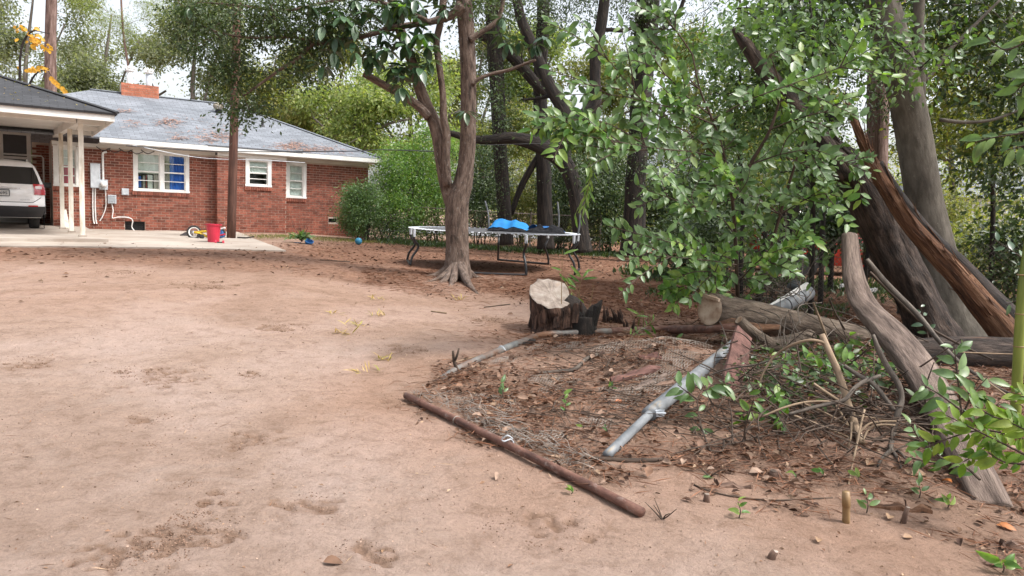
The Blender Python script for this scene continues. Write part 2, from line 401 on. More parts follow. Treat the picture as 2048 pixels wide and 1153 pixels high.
MT['mesh_black'] = surf('mesh_black', [(0.3, (0.006, 0.006, 0.007)), (0.7, (0.025, 0.025, 0.028))], 14, rough=0.9, bump=0.02, spec=0.1)
MT['tramp_mat'] = surf('tramp_mat', [(0.3, (0.05, 0.05, 0.055)), (0.7, (0.10, 0.10, 0.105))], 5, rough=0.7, streak=((0.2, 0.16, 0.12), 4, 0.55, 0.75, (1, 1, 1)))
# leaves
MT['lf_glossy'] = leafmat('leaf_glossy', [(0.060, 0.115, 0.036), (0.085, 0.155, 0.05), (0.115, 0.195, 0.068), (0.16, 0.24, 0.078)], 0.38, 0.34, 0.5)
MT['lf_bright'] = leafmat('leaf_bright', [(0.07, 0.165, 0.03), (0.11, 0.22, 0.045), (0.17, 0.28, 0.06), (0.23, 0.31, 0.075)], 0.4, 0.42)
MT['lf_lime'] = leafmat('leaf_lime', [(0.075, 0.15, 0.025), (0.12, 0.21, 0.03), (0.18, 0.265, 0.045), (0.23, 0.285, 0.06)], 0.5, 0.42, 0.25)
MT['lf_magnolia'] = leafmat('leaf_magnolia', [(0.026, 0.062, 0.028), (0.04, 0.085, 0.038), (0.06, 0.115, 0.05), (0.085, 0.14, 0.065)], 0.34, 0.12, 0.6)
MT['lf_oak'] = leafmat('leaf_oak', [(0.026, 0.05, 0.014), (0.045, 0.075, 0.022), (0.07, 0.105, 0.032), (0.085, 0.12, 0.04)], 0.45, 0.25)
MT['lf_far'] = leafmat('leaf_far', [(0.14, 0.165, 0.10), (0.185, 0.21, 0.14), (0.23, 0.25, 0.17), (0.27, 0.28, 0.19)], 0.6, 0.5)  # leaf colour raised to a pale tone that imitates distant haze and glow
MT['lf_yellowgreen'] = leafmat('leaf_yellow_green', [(0.13, 0.185, 0.055), (0.19, 0.25, 0.08), (0.26, 0.31, 0.11), (0.34, 0.35, 0.15)], 0.5, 0.5)
MT['lf_olive'] = leafmat('leaf_olive', [(0.08, 0.105, 0.028), (0.13, 0.155, 0.045), (0.19, 0.205, 0.06), (0.25, 0.22, 0.075)], 0.5, 0.48)
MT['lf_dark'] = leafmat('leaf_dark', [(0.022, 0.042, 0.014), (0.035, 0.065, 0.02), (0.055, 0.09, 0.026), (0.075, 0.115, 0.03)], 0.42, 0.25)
MT['lf_orange'] = leafmat('leaf_orange', [(0.30, 0.13, 0.02), (0.40, 0.20, 0.03), (0.42, 0.28, 0.05), (0.26, 0.24, 0.05)], 0.55, 0.4, tcol=(1.3, 1.2, 0.7))
MT['lf_autumn'] = leafmat('leaf_autumn', [(0.55, 0.28, 0.02), (0.65, 0.38, 0.04), (0.62, 0.34, 0.03)], 0.5, 0.4, tcol=(1.3, 1.2, 0.6))
MT['lf_dead'] = leafmat('leaf_dead', [(0.04, 0.02, 0.013), (0.075, 0.036, 0.022), (0.125, 0.063, 0.037), (0.20, 0.115, 0.07), (0.065, 0.034, 0.024), (0.10, 0.055, 0.034), (0.28, 0.19, 0.125)], 0.75, 0.08, 0.3, tcol=(1.2, 1, .8))
MT['lf_tan'] = leafmat('leaf_tan', [(0.24, 0.14, 0.075), (0.31, 0.195, 0.115), (0.19, 0.105, 0.055)], 0.6, 0.12, 0.4, tcol=(1.2, 1, .8))
MT['lf_rust'] = leafmat('leaf_rust', [(0.36, 0.12, 0.03), (0.44, 0.17, 0.05), (0.34, 0.10, 0.03)], 0.5, 0.12, 0.4, tcol=(1.2, 1, .8))
MT['lf_straw'] = leafmat('leaf_straw', [(0.34, 0.22, 0.09), (0.46, 0.32, 0.15), (0.40, 0.30, 0.10), (0.30, 0.30, 0.08)], 0.7, 0.2, 0.3)
MT['needle'] = leafmat('pine_needle', [(0.15, 0.065, 0.035), (0.22, 0.10, 0.055), (0.30, 0.15, 0.085), (0.12, 0.06, 0.04)], 0.7, 0.05, 0.3, tcol=(1.2, 1, .8))
MT['needle_orange'] = leafmat('pine_needle_orange', [(0.28, 0.165, 0.125), (0.34, 0.22, 0.175), (0.31, 0.2, 0.165)], 0.8, 0.05, 0.3, tcol=(1.2, 1, .8))
MT['chip'] = leafmat('wood_chip', [(0.13, 0.065, 0.04), (0.26, 0.145, 0.09), (0.46, 0.33, 0.22), (0.2, 0.10, 0.06)], 0.85, 0.03, 0.2, tcol=(1.2, 1, .8))
MT['crumb'] = leafmat('soil_crumb', [(0.22, 0.14, 0.10), (0.32, 0.21, 0.155), (0.42, 0.30, 0.23), (0.13, 0.08, 0.055)], 0.9, 0.0, 0.2)
MT['grass'] = leafmat('grass_blade', [(0.10, 0.15, 0.03), (0.18, 0.20, 0.05), (0.30, 0.25, 0.09), (0.14, 0.19, 0.04)], 0.6, 0.3, 0.3)

def shingle():
    m = bpy.data.materials.new('roof_shingle'); m.use_nodes = True; nt = m.node_tree; p = nt.nodes['Principled BSDF']
    a = nt.nodes.new('ShaderNodeAttribute'); a.attribute_name = 'tuv'
    b = nt.nodes.new('ShaderNodeTexBrick'); b.inputs['Scale'].default_value = 1.0
    b.inputs['Brick Width'].default_value = 0.30; b.inputs['Row Height'].default_value = 0.14; b.inputs['Mortar Size'].default_value = 0.008
    b.inputs['Color1'].default_value = (0.8, 0.8, 0.8, 1); b.inputs['Color2'].default_value = (1.15, 1.15, 1.15, 1); b.inputs['Mortar'].default_value = (0.55, 0.55, 0.55, 1)
    nt.links.new(a.outputs['Vector'], b.inputs['Vector'])
    n = _noise(nt, _coords(nt, 'pos', (1, 1, 1)), 0.9, 5)
    r = _ramp(nt, [(0.3, (0.15, 0.165, 0.185)), (0.7, (0.22, 0.235, 0.26))]); nt.links.new(n.outputs['Fac'], r.inputs[0])
    n2 = _noise(nt, _coords(nt, 'pos', (1, 1, 1)), 90, 2); r2 = _ramp(nt, [(0.35, (0.8,) * 3), (0.7, (1.25,) * 3)]); nt.links.new(n2.outputs['Fac'], r2.inputs[0])
    c = _mixc(nt, 1.0, r.outputs[0], b.outputs['Color'], 'MULTIPLY'); c = _mixc(nt, 1.0, c, r2.outputs[0], 'MULTIPLY')
    nt.links.new(c, p.inputs['Base Color']); p.inputs['Roughness'].default_value = 0.85
    nt.links.new(_bump(nt, b.outputs['Fac'], -0.006), p.inputs['Normal'])
    return m
MT['shingle'] = shingle()
def shingle_dark():
    m = MT['shingle'].copy(); m.name = 'carport_shingle'
    for n in m.node_tree.nodes:
        if n.type == 'VALTORGB' and n.color_ramp.elements[0].color[2] < 0.3:
            n.color_ramp.elements[0].color = (0.028, 0.029, 0.032, 1); n.color_ramp.elements[1].color = (0.055, 0.056, 0.061, 1)
    return m
MT['shingle_dark'] = shingle_dark()
# ------------------------------------------------------------------ leaf and plant helpers
def rand_unit(n, rng): 
    v = rng.normal(size=(n, 3)); return v / np.linalg.norm(v, axis=1)[:, None]
def unit(v): return v / np.maximum(np.linalg.norm(v, axis=-1, keepdims=True), 1e-9)

def leaf_cloud(name, pos, axis, nrm, size, mat, parent=None, kind=None, wid=0.45, fold=0.12, six=False):
    """leaves as small folded blades: pos/axis/nrm (N,3), size (N,)"""
    a = unit(axis); s = unit(np.cross(a, nrm)); n = np.cross(s, a)
    L = size[:, None]
    if six:
        loc = [(0, 0, 0), (-wid, 0.30, fold), (wid, 0.30, fold), (-wid * .9, 0.64, fold * .8), (wid * .9, 0.64, fold * .8), (0, 1.0, -0.08), (0, .32, 0), (0, .66, 0)]
        tri = [(0, 6, 1), (0, 2, 6), (1, 6, 7), (1, 7, 3), (6, 2, 7), (2, 4, 7), (3, 7, 5), (7, 4, 5)]
        loc = [(x * .5, y, z * .5) for x, y, z in loc]
    else:
        loc = [(0, 0, 0), (-wid * .5, 0.48, fold * .5), (0, 1.0, -0.05), (wid * .5, 0.48, fold * .5)]
        tri = [(0, 2, 1), (0, 3, 2)]
    V = np.stack([pos + s * (x * L) + a * (y * L) + n * (z * L) for x, y, z in loc], 1)
    k = len(loc); N = len(pos)
    F = (np.array(tri)[None] + (np.arange(N) * k)[:, None, None]).reshape(-1, 3)
    return raw_mesh(name, V.reshape(-1, 3), F, mat, False, parent, kind)

def leaf_mesh(name, mat, wid=0.42, fold=0.10, curl=0.12, pet=0.08, n=6):
    """one big leaf along +Y, length 1: folded along the midrib, pointed, curved"""
    v = [(0, 0, 0)]; f = []
    ys = np.linspace(pet, 1.0, n)
    for i, y in enumerate(ys):
        t = (y - pet) / (1 - pet); h = wid * 0.5 * (math.sin(math.pi * min(1, t ** 0.85)) ** 0.75) if 0 < t < 1 else 0.0
        z = -curl * t * t
        v += [(-h, y, z + fold * h * 2), (0, y, z), (h, y, z + fold * h * 2)]
    f.append((0, 2, 1)); 
    for i in range(n - 1):
        a = 1 + 3 * i; b = a + 3
        f += [(a, a + 1, b + 1, b), (a + 1, a + 2, b + 2, b + 1)]
    me = bpy.data.meshes.new(name); me.from_pydata(v, [], f); me.materials.append(mat)
    me.polygons.foreach_set('use_smooth', np.ones(len(f), bool)); me.update(); return me
LM = {k: leaf_mesh('leaf', MT[m], w_, fo, cu) for k, (m, w_, fo, cu) in dict(
    glossy=('lf_glossy', 0.37, 0.14, 0.22), bright=('lf_bright', 0.38, 0.14, 0.2), magnolia=('lf_magnolia', 0.40, 0.10, 0.16),
    lime=('lf_lime', 0.40, 0.14, 0.2), autumn=('lf_autumn', 0.6, 0.1, 0.2), dead=('lf_dead', 0.5, 0.35, 0.3), tan=('lf_tan', 0.55, 0.3, 0.2), rust=('lf_rust', 0.5, 0.3, 0.35),
    straw=('lf_straw', 0.10, 0.1, 0.35), bambooleaf=('lf_bright', 0.17, 0.15, 0.25), glossy_curl=('lf_glossy', 0.40, 0.34, 0.5), bright_curl=('lf_bright', 0.42, 0.3, 0.45), lime_curl=('lf_lime', 0.42, 0.3, 0.45), oak=('lf_oak', 0.4, .1, .1)).items()}
def put_leaf(parent, kind, p, axis, nrm, L, name='leaf'):
    if kind in ('glossy', 'bright', 'lime') and RNG.random() < .4: kind += '_curl'
    a = norm(axis); s = np.cross(a, nrm); s = norm(s); n = np.cross(s, a)
    M = Matrix([[s[0] * L, a[0] * L, n[0] * L, p[0]], [s[1] * L, a[1] * L, n[1] * L, p[1]], [s[2] * L, a[2] * L, n[2] * L, p[2]], [0, 0, 0, 1]])
    o = bpy.data.objects.new(name, LM[kind]); link(o, parent); o.matrix_basis = M
    return o

def polyline(pts, n, wob, rng):
    """resample a polyline to n points, with a little wander"""
    p, _ = spline(pts, np.ones(len(pts)), max(2, n // max(1, len(pts) - 1)))
    if wob: p = p + np.cumsum(rng.normal(0, wob, p.shape), 0) * np.linspace(0, 1, len(p))[:, None]
    return p

def ellipse_blob(px, py, Y, rx, ry, dep, n):
    """a crown volume: centre seen at pixel px,py at distance Y, half-sizes in photo pixels, depth in metres"""
    return (P3(px, py, Y), np.array([rx * mpp(Y), dep, ry * mpp(Y)]), n)

def tree(name, label, cat, base, trunks, blobs, leaf, barkm, group=None, cl_r=0.4, per=60, size=0.06, six=False, seed=1, droop=0.35,
         br=0.02, sides=10, rough=0.10, crown_name='crown', wid=0.45, trunk_name='trunk', zmin=None, extra=None):
    """trunks: list of (pts, radii); blobs: crown volumes filled with twig clusters joined to the nearest wood"""
    rng = np.random.default_rng(seed)
    t = thing(name, label, cat, base, group)
    mb = MB(); nodes = []
    for pts, rad in trunks:
        p, r = spline(pts, rad, 5)
        mb.tube(p, r, sides=sides, rough=rough, rs=2.0, seed=seed)
        nodes += list(p)
    N = np.array(nodes); cen = []
    for c, rad, n in blobs:
        u = rand_unit(n, rng) * (rng.random(n) ** 0.42)[:, None]
        cen.append(np.asarray(c) + u * rad)
    pos = axis = None; P_, A_, S_ = [], [], []
    if cen:
        C = np.concatenate(cen)
        if zmin is not None: C = C[C[:, 2] > zmin]
        d0 = np.linalg.norm(C[:, None] - N[None], axis=2).min(1) if len(N) * len(C) < 4e6 else np.zeros(len(C))
        for i in np.argsort(d0):
            c = C[i]; k = np.argmin(((N - c) ** 2).sum(1)); q = N[k]; d = np.linalg.norm(c - q)
            if d > 0.05:
                m = max(3, min(7, int(d / 0.3)))
                tt = np.linspace(0, 1, m)[:, None]
                line = q + (c - q) * tt + rng.normal(0, 0.05 * d, (m, 3)) * (tt * (1 - tt) * 3)
                line[:, 2] += (tt[:, 0] * (1 - tt[:, 0])) * 0.3 * d * rng.uniform(-.2, 1)
                r0 = min(br, 0.004 + 0.012 * d)
                mb.tube(line, np.linspace(r0, 0.004, m), sides=4, cap=False)
                N = np.concatenate([N, line[1:]])
        n = len(C) * per
        P_ = np.repeat(C, per, 0) + rng.normal(0, cl_r * 0.55, (n, 3)) * np.array([1, 1, 0.75])
        A_ = unit((P_ - np.repeat(C, per, 0)) * 0.8 / cl_r + rng.normal(0, 0.6, (n, 3)) + np.array([0, 0, -droop]))
        U_n = unit(rng.normal(0, 0.6, (n, 3)) + np.array([0, -0.45, 0.8]))
        S_ = size * rng.uniform(0.6, 1.25, n)
    mb.build(trunk_name, barkm, t, smooth=True)
    if len(P_):
        leaf_cloud(crown_name, P_, A_, U_n, S_, leaf, t, None, six=six, wid=wid)
    return t

# ------------------------------------------------------------------ the ground
def poly_sd(px, py, poly):
    """signed distance (negative inside) of many points to one polygon"""
    d = np.full(px.shape, 1e18); inside = np.zeros(px.shape, bool); n = len(poly)
    for i in range(n):
        x0, y0 = poly[i]; x1, y1 = poly[(i + 1) % n]
        ex, ey = x1 - x0, y1 - y0; wx, wy = px - x0, py - y0
        t = np.clip((wx * ex + wy * ey) / (ex * ex + ey * ey + 1e-12), 0, 1)
        d = np.minimum(d, (wx - ex * t) ** 2 + (wy - ey * t) ** 2)
        c = ((y0 <= py) & (y1 > py) & (ex * wy - ey * wx > 0)) | ((y0 > py) & (y1 <= py) & (ex * wy - ey * wx < 0))
        inside ^= c
    d = np.sqrt(d); return np.where(inside, -d, d)
def world_poly(pts): return [tuple(G(x, y)[:2]) for x, y in pts]
LITTER = world_poly([(835, 790), (960, 728), (1070, 668), (1400, 645), (1700, 600), (2300, 600), (2500, 1150), (2300, 1180), (2048, 1112), (1850, 1040), (1660, 985), (1500, 955), (1340, 938), (1150, 945), (960, 862)])
STRAW = world_poly([(560, 512), (900, 548), (1010, 600), (1080, 660), (1400, 660), (2600, 640), (2600, 500), (1500, 492), (900, 480), (600, 482)])
BAND = world_poly([(-600, 490), (170, 492), (600, 502), (880, 530), (900, 600), (700, 566), (400, 532), (-600, 518)])
TRK = [(250 + 200 * t + 22 * s + (k * 7) % 5, 1128 - 140 * t) for k, t in enumerate(np.linspace(0, 1, 9)) for s in (-1, 1)]
DIGS = [(G(x, y)[:2], .055) for x, y in TRK] + [(G(x, y)[:2], r) for x, y, r in [(300, 752, .30), (285, 838, .13), (290, 895, .10), (490, 880, .16), (300, 1105, .22), (365, 1085, .16), (400, 1050, .14), (370, 965, .08), (620, 1010, .16), (740, 1110, .14), (60, 725, .22), (500, 750, .10), (250, 745, .12), (810, 800, .2), (250, 545, .3), (560, 655, .2), (410, 570, .35), (1100, 1060, .2), (980, 640, .25), (820, 700, .2)]]
def litter_at(X, Y):
    nz = 0.24 * vnoise(X * 2.1, Y * 2.1) + 0.2 * vnoise(X * 5.3, Y * 5.3) + .12 * vnoise(X * 12, Y * 12)
    a = smooth(0.55 - (poly_sd(X, Y, LITTER) + nz) / 0.5) * np.clip(.78 + .7 * vnoise(X * 1.6 + 9, Y * 1.6), .25, 1)
    nz2 = 0.9 * vnoise(X * 0.5, Y * 0.5) + 0.5 * vnoise(X * 1.7, Y * 1.7)
    b = smooth(0.5 - (poly_sd(X, Y, STRAW) + nz2) / 2.6)
    c = 0.8 * smooth(0.5 - (poly_sd(X, Y, BAND) + nz2 * 0.6) / 1.4)
    return a, np.maximum(b, c)
rr = np.concatenate([np.geomspace(0.25, 2.2, 14), np.geomspace(2.3, 13, 260), np.geomspace(13.3, 40, 90), np.geomspace(42, 900, 30)])
aa = np.concatenate([np.linspace(-180, -46, 40, endpoint=False), np.linspace(-46, 46, 420), np.linspace(46, 180, 41)[1:-1]])
aa = np.radians(aa); RR, AA = np.meshgrid(rr, aa, indexing='ij')
GX, GY = RR * np.sin(AA), RR * np.cos(AA)
GZ = height(GX, np.maximum(GY, -5))
LA, LB = litter_at(GX, GY)
dig = np.zeros_like(GX)
for (c, r) in DIGS:
    dx = GX - c[0]; dy = (GY - c[1])
    d = np.sqrt(dx * dx + dy * dy) / r
    dig = np.maximum(dig, smooth(1.0 - d + 1.0 * vnoise(GX * 6, GY * 6) + 0.6 * vnoise(GX * 15, GY * 15)))
dig = smooth((dig - .12) * 1.9) * np.clip(.66 + .9 * vnoise(GX * 27, GY * 27), 0, 1); near = np.clip(1 - (RR - 10) / 8, 0, 1)
GZ = GZ + near * (0.004 * vnoise(GX * 6, GY * 6) + 0.0025 * vnoise(GX * 17, GY * 17) + 0.0016 * vnoise(GX * 41, GY * 41)) \
    + near * dig * (-0.014 + 0.014 * vnoise(GX * 30, GY * 30)) + LA * near * (0.010 * vnoise(GX * 9, GY * 9) + 0.010 * vnoise(GX * 21, GY * 21))
na = len(aa); nr = len(rr)
idx = np.arange(nr * na).reshape(nr, na)
q = np.stack([idx[:-1], np.roll(idx, -1, 1)[:-1], np.roll(idx, -1, 1)[1:], idx[1:]], -1).reshape(-1, 4)[:, ::-1]

def groundmat():
    m = bpy.data.materials.new('ground_dirt'); m.use_nodes = True; nt = m.node_tree; p = nt.nodes['Principled BSDF']
    v = _coords(nt, 'pos', (1, 1, 1))
    def rmp(n, stops):
        r = _ramp(nt, stops); nt.links.new(n.outputs['Fac'], r.inputs[0]); return r.outputs[0]
    n1 = _noise(nt, v, 0.45, 6, 0.6, 0.8)
    c = rmp(n1, [(0.30, (0.26, 0.178, 0.133)), (0.48, (0.33, 0.237, 0.186)), (0.62, (0.38, 0.284, 0.236))])
    n2 = _noise(nt, v, 5.5, 9, 0.76, 0.5)
    c = _mixc(nt, 1.0, c, rmp(n2, [(0.34, (0.74, 0.70, 0.66)), (0.5, (1, 1, 1)), (0.66, (1.14, 1.13, 1.12))]), 'MULTIPLY')
    n2b = _noise(nt, v, 2.6, 10, 0.78, 1.5)
    c = _mixc(nt, rmp(n2b, [(0.58, (0, 0, 0)), (0.70, (0.55,) * 3)]), c, (0.21, 0.132, 0.088))
    n2c = _noise(nt, v, 1.6, 9, 0.74, 0.8)
    c = _mixc(nt, rmp(n2c, [(0.54, (0, 0, 0)), (0.70, (0.5,) * 3)]), c, (0.36, 0.287, 0.243))
    n3 = _noise(nt, v, 38, 5, 0.75)
    c = _mixc(nt, 1.0, c, rmp(n3, [(0.25, (0.78,) * 3), (0.5, (1,) * 3), (0.75, (1.14,) * 3)]), 'MULTIPLY')
    n4 = _noise(nt, v, 120, 3, 0.6)
    c = _mixc(nt, rmp(n4, [(0.66, (0, 0, 0)), (0.72, (0.6,) * 3)]), c, (0.16, 0.10, 0.075))
    # warmer brown soil round the litter and further up the yard
    wa = nt.nodes.new('ShaderNodeAttribute'); wa.attribute_name = 'warm'
    c = _mixc(nt, wa.outputs['Fac'], c, _mixc(nt, 1.0, c, (0.92, 0.82, 0.75), 'MULTIPLY'))
    # darker clumped soil in scuffed hollows
    def att(nm):
        a = nt.nodes.new('ShaderNodeAttribute'); a.attribute_name = nm; return a.outputs['Fac']
    dg = rmp(_noise(nt, v, 30, 5, 0.7), [(0.3, (0.13, 0.075, 0.048)), (0.7, (0.27, 0.17, 0.115))])
    mm = nt.nodes.new('ShaderNodeMath'); mm.operation = 'MULTIPLY'; nt.links.new(att('dig'), mm.inputs[0]); mm.inputs[1].default_value = 0.85
    c = _mixc(nt, mm.outputs[0], c, dg)
    st = rmp(_noise(nt, v, 14, 8, 0.75), [(0.34, (0.10, 0.047, 0.028)), (0.5, (0.195, 0.10, 0.062)), (0.66, (0.31, 0.185, 0.125))])
    st = _mixc(nt, 1.0, st, rmp(_noise(nt, v, 0.9, 4), [(0.3, (0.75,) * 3), (0.7, (1.2,) * 3)]), 'MULTIPLY')
    c = _mixc(nt, att('straw'), c, st)
    lt = rmp(_noise(nt, v, 26, 8, 0.75), [(0.32, (0.07, 0.042, 0.029)), (0.5, (0.16, 0.098, 0.068)), (0.68, (0.28, 0.185, 0.135))])
    c = _mixc(nt, att('litter'), c, lt)
    nt.links.new(c, p.inputs['Base Color']); p.inputs['Roughness'].default_value = 0.95; p.inputs['Specular IOR Level'].default_value = 0.2
    a = nt.nodes.new('ShaderNodeMath'); a.operation = 'ADD'
    nb = _noise(nt, v, 45, 8, 0.75); nb2 = _noise(nt, v, 7, 6, 0.7)
    nt.links.new(nb.outputs['Fac'], a.inputs[0]); nt.links.new(nb2.outputs['Fac'], a.inputs[1])
    nt.links.new(_bump(nt, a.outputs[0], 0.022), p.inputs['Normal'])
    return m
ground = raw_mesh('ground', np.stack([GX, GY, GZ], -1).reshape(-1, 3), q, groundmat(), True, kind='structure')
WARM = np.maximum(.9 * smooth(1.15 - (poly_sd(GX, GY, LITTER) + .35 * vnoise(GX * 1.2, GY * 1.2)) / 1.3), .75 * smooth((RR - 6.5 + 1.2 * vnoise(GX * .6, GY * .6)) / 4))
for nm, arr in (('warm', WARM), ('litter', LA), ('straw', LB), ('dig', dig)):
    at = ground.data.attributes.new(nm, 'FLOAT', 'POINT'); at.data.foreach_set('value', arr.astype(np.float32).ravel())

# ------------------------------------------------------------------ house
HU = norm([0.832, 0.555, 0]); HN = np.array([HU[1], -HU[0], 0]); HZ = np.array([0, 0, 1.0])
HO = P3(270, 463, 21.5); HO[2] = 0
AX = np.array([HU, HN, HZ])
def H(u, w_, z): return HO + HU * u + HN * w_ + HZ * z
def hu(px, py, w_=0.0):
    d = ray(px, py); t = ((HO + HN * w_ - CAM) @ HN) / (d @ HN); qq = CAM + d * t
    return float((qq - HO) @ HU), float(qq[2])
def hbox(mb, u0, u1, w0, w1, z0, z1, mi=0): return mb.box(H((u0 + u1) / 2, (w0 + w1) / 2, (z0 + z1) / 2), (abs(u1 - u0), abs(w1 - w0), abs(z1 - z0)), AX, mi)

UL, UB0, UB1, UR = -2.0, hu(430, 400)[0], hu(572, 400, .32)[0], hu(735, 400)[0]
ZS, ZF, BW = 2.86, 2.99, 0.32
WIN = dict(A=(hu(268, 302)[0], hu(376, 302)[0], 1.64, 2.74), B=(hu(493, 318, BW)[0], hu(541, 318, BW)[0], 1.93, 2.73),
           C=(hu(574, 330)[0], hu(611, 330)[0], 1.63, 2.70), D=(-1.95, hu(158, 340)[0], 1.68, 2.72))
house = thing('brick_house', 'long red brick house with grey hip roof and white framed windows beyond the yard', 'house', H(2.5, 0, 0.3))
wallm = MB()
BR = []; SIDEB = MB()
def wall_run(u0, u1, w_, opens, th=0.12, z0=0.05, z1=ZS - 0.10, bricks=True, axis='u'):
    """masonry backing cut round its openings, with separate bricks standing proud of the joints"""
    us = sorted({u0, u1, *[o[0] for o in opens], *[o[1] for o in opens]})
    for a, b in zip(us[:-1], us[1:]):
        zs = [z0]; 
        for o in sorted(opens, key=lambda o: o[2]):
            if o[0] <= a + 1e-6 and o[1] >= b - 1e-6: zs += [o[2], o[3]]
        zs.append(z1)
        for k in range(0, len(zs), 2): hbox(wallm, a, b, w_ - th, w_, zs[k], zs[k + 1])
    ch, bl = 0.0765, 0.205
    row = 0; z = z0 + 0.2
    while z + 0.066 < z1:
        u = u0 - (row % 2) * (bl + 0.011) / 2
        while u < u1:
            a, b = max(u, u0), min(u + bl, u1)
            segs = [(a, b)]
            for o in opens:
                if o[2] - 0.02 < z + 0.033 < o[3] + 0.02 or (o[3] - o[2] > .6 and o[2] - 0.11 < z + 0.03 < o[2]):
                    ns = []
                    for s0, s1 in segs:
                        if s1 <= o[0] - .01 or s0 >= o[1] + .01: ns.append((s0, s1))
                        else:
                            if s0 < o[0] - .04: ns.append((s0, o[0] - .01))
                            if s1 > o[1] + .04: ns.append((o[1] + .01, s1))
                    segs = ns
            for s0, s1 in segs:
                if s1 - s0 > 0.03: BR.append((s0, s1, w_, z))
            u += bl + 0.011
        row += 1; z += ch
VENTS = [(hu(250, 452)[0], hu(290, 452)[0], 0.42, 0.72), (hu(657, 442)[0], hu(674, 442)[0], 0.83, 0.96)]
wall_run(UL, UB0, 0.0, [WIN['A'], WIN['D'], VENTS[0]])
wall_run(UB0, UB1, BW, [WIN['B']])
wall_run(UB1, UR, 0.0, [WIN['C'], VENTS[1]])
for r_ in range(32):
    z = 0.25 + r_ * 0.0765
    if z < ZS - .17: hbox(SIDEB, UB0 - .012, UB0 + .02, 0.005 + (.1 if r_ % 2 else 0.0), BW - .012, z, z + .066); 
    if z < ZS - .17 and r_ % 2: hbox(SIDEB, UB0 - .012, UB0 + .02, 0.003, .093, z, z + .066)
hbox(wallm, UB1 - .12, UB1, 0.003, BW - .123, 0.05, ZS - .1); hbox(wallm, UB0, UB0 + .12, 0.003, BW - .123, 0.05, ZS - .1)
hbox(wallm, UR - .12, UR, -8.5, -.123, 0.05, ZS - .1)        # right end wall
hbox(wallm, UL, UL + .12, -1.9, -.123, 0.05, ZS)             # return into the carport
hbox(wallm, -2.42, UL - .003, -2.02, -1.9, 0.3, ZS)          # brick strip at the back of the carport
wall = wallm.build('wall', MT['mortar'], house)
for r_ in range(33):                                          # bricks of the carport back strip and of the step-out's side
    z = 0.35 + r_ * 0.0765
    if z > ZS - .08: break
    BR.append((-2.42 + (0.1 if r_ % 2 else 0), -2.21 + (0.1 if r_ % 2 else 0), -1.9, z)); BR.append((-2.20 + (0.1 if r_ % 2 else 0), -2.01, -1.9, z))
brick_me = MB().box((0, 0, 0), (1, 1, 1)).build('brick_shape', MT['brick'])
bm0 = brick_me.data; bm0.name = 'brick'; bpy.data.objects.remove(brick_me)
def brick_matrix(b):
    u0, u1, w_, z = b
    c = H((u0 + u1) / 2, w_ - 0.012 + RNG.normal(0, .0012), z + 0.033 + RNG.normal(0, .0008)); sx, sy, sz = (u1 - u0), 0.04, 0.0655
    M = Matrix.Identity(4)
    for i in range(3): M[i][0] = HU[i] * sx; M[i][1] = HN[i] * sy; M[i][2] = HZ[i] * sz; M[i][3] = c[i]
    return M
vis = [b for b in BR if b[3] > 0.32]
dist = [np.linalg.norm(H((b[0] + b[1]) / 2, b[2], b[3]) - CAM) + (3.0 if (b[2] < -1 or b[0] < -1.7 or (b[1] - b[0]) < .15) else 0) for b in vis]
order = np.argsort(dist)
sel = set(order[:300].tolist()); rest = MB()
for k, b in enumerate(vis):
    if k in sel:
        o = bpy.data.objects.new('brick', bm0); link(o, wall); o.matrix_basis = brick_matrix(b)
    else:
        M = brick_matrix(b); sg = np.array([[x, y, z] for x in (-.5, .5) for y in (-.5, .5) for z in (-.5, .5)])
        Mn = np.array(M); rest.add(sg @ Mn[:3, :3].T + Mn[:3, 3], [(0, 1, 3, 2), (4, 6, 7, 5), (0, 4, 5, 1), (2, 3, 7, 6), (0, 2, 6, 4), (1, 5, 7, 3)])
for a_ in range(len(SIDEB.v)): rest.add(SIDEB.v[a_], [(0, 1, 3, 2), (4, 6, 7, 5), (0, 4, 5, 1), (2, 3, 7, 6), (0, 2, 6, 4), (1, 5, 7, 3)])
rest.build('brick', MT['brick'], wall, kind='stuff')

# footing that shows as a darker band of soiled masonry is the same wall; vents
for k, vnt in enumerate(VENTS):
    b = MB(); hbox(b, vnt[0] + .005, vnt[1] - .005, -0.35, -0.07, vnt[2] + .005, vnt[3] - .005)
    vo = b.build('crawl_vent', MT['dark'], house)
    g_ = MB()
    for j in range(5 if k == 0 else 3):
        zz = vnt[2] + (vnt[3] - vnt[2]) * (j + .7) / (5.4 if k == 0 else 3.4); hbox(g_, vnt[0] + .01, vnt[1] - .01, -0.05, -0.04, zz, zz + .012)
    g_.build('grille', MT['black_metal'], vo)

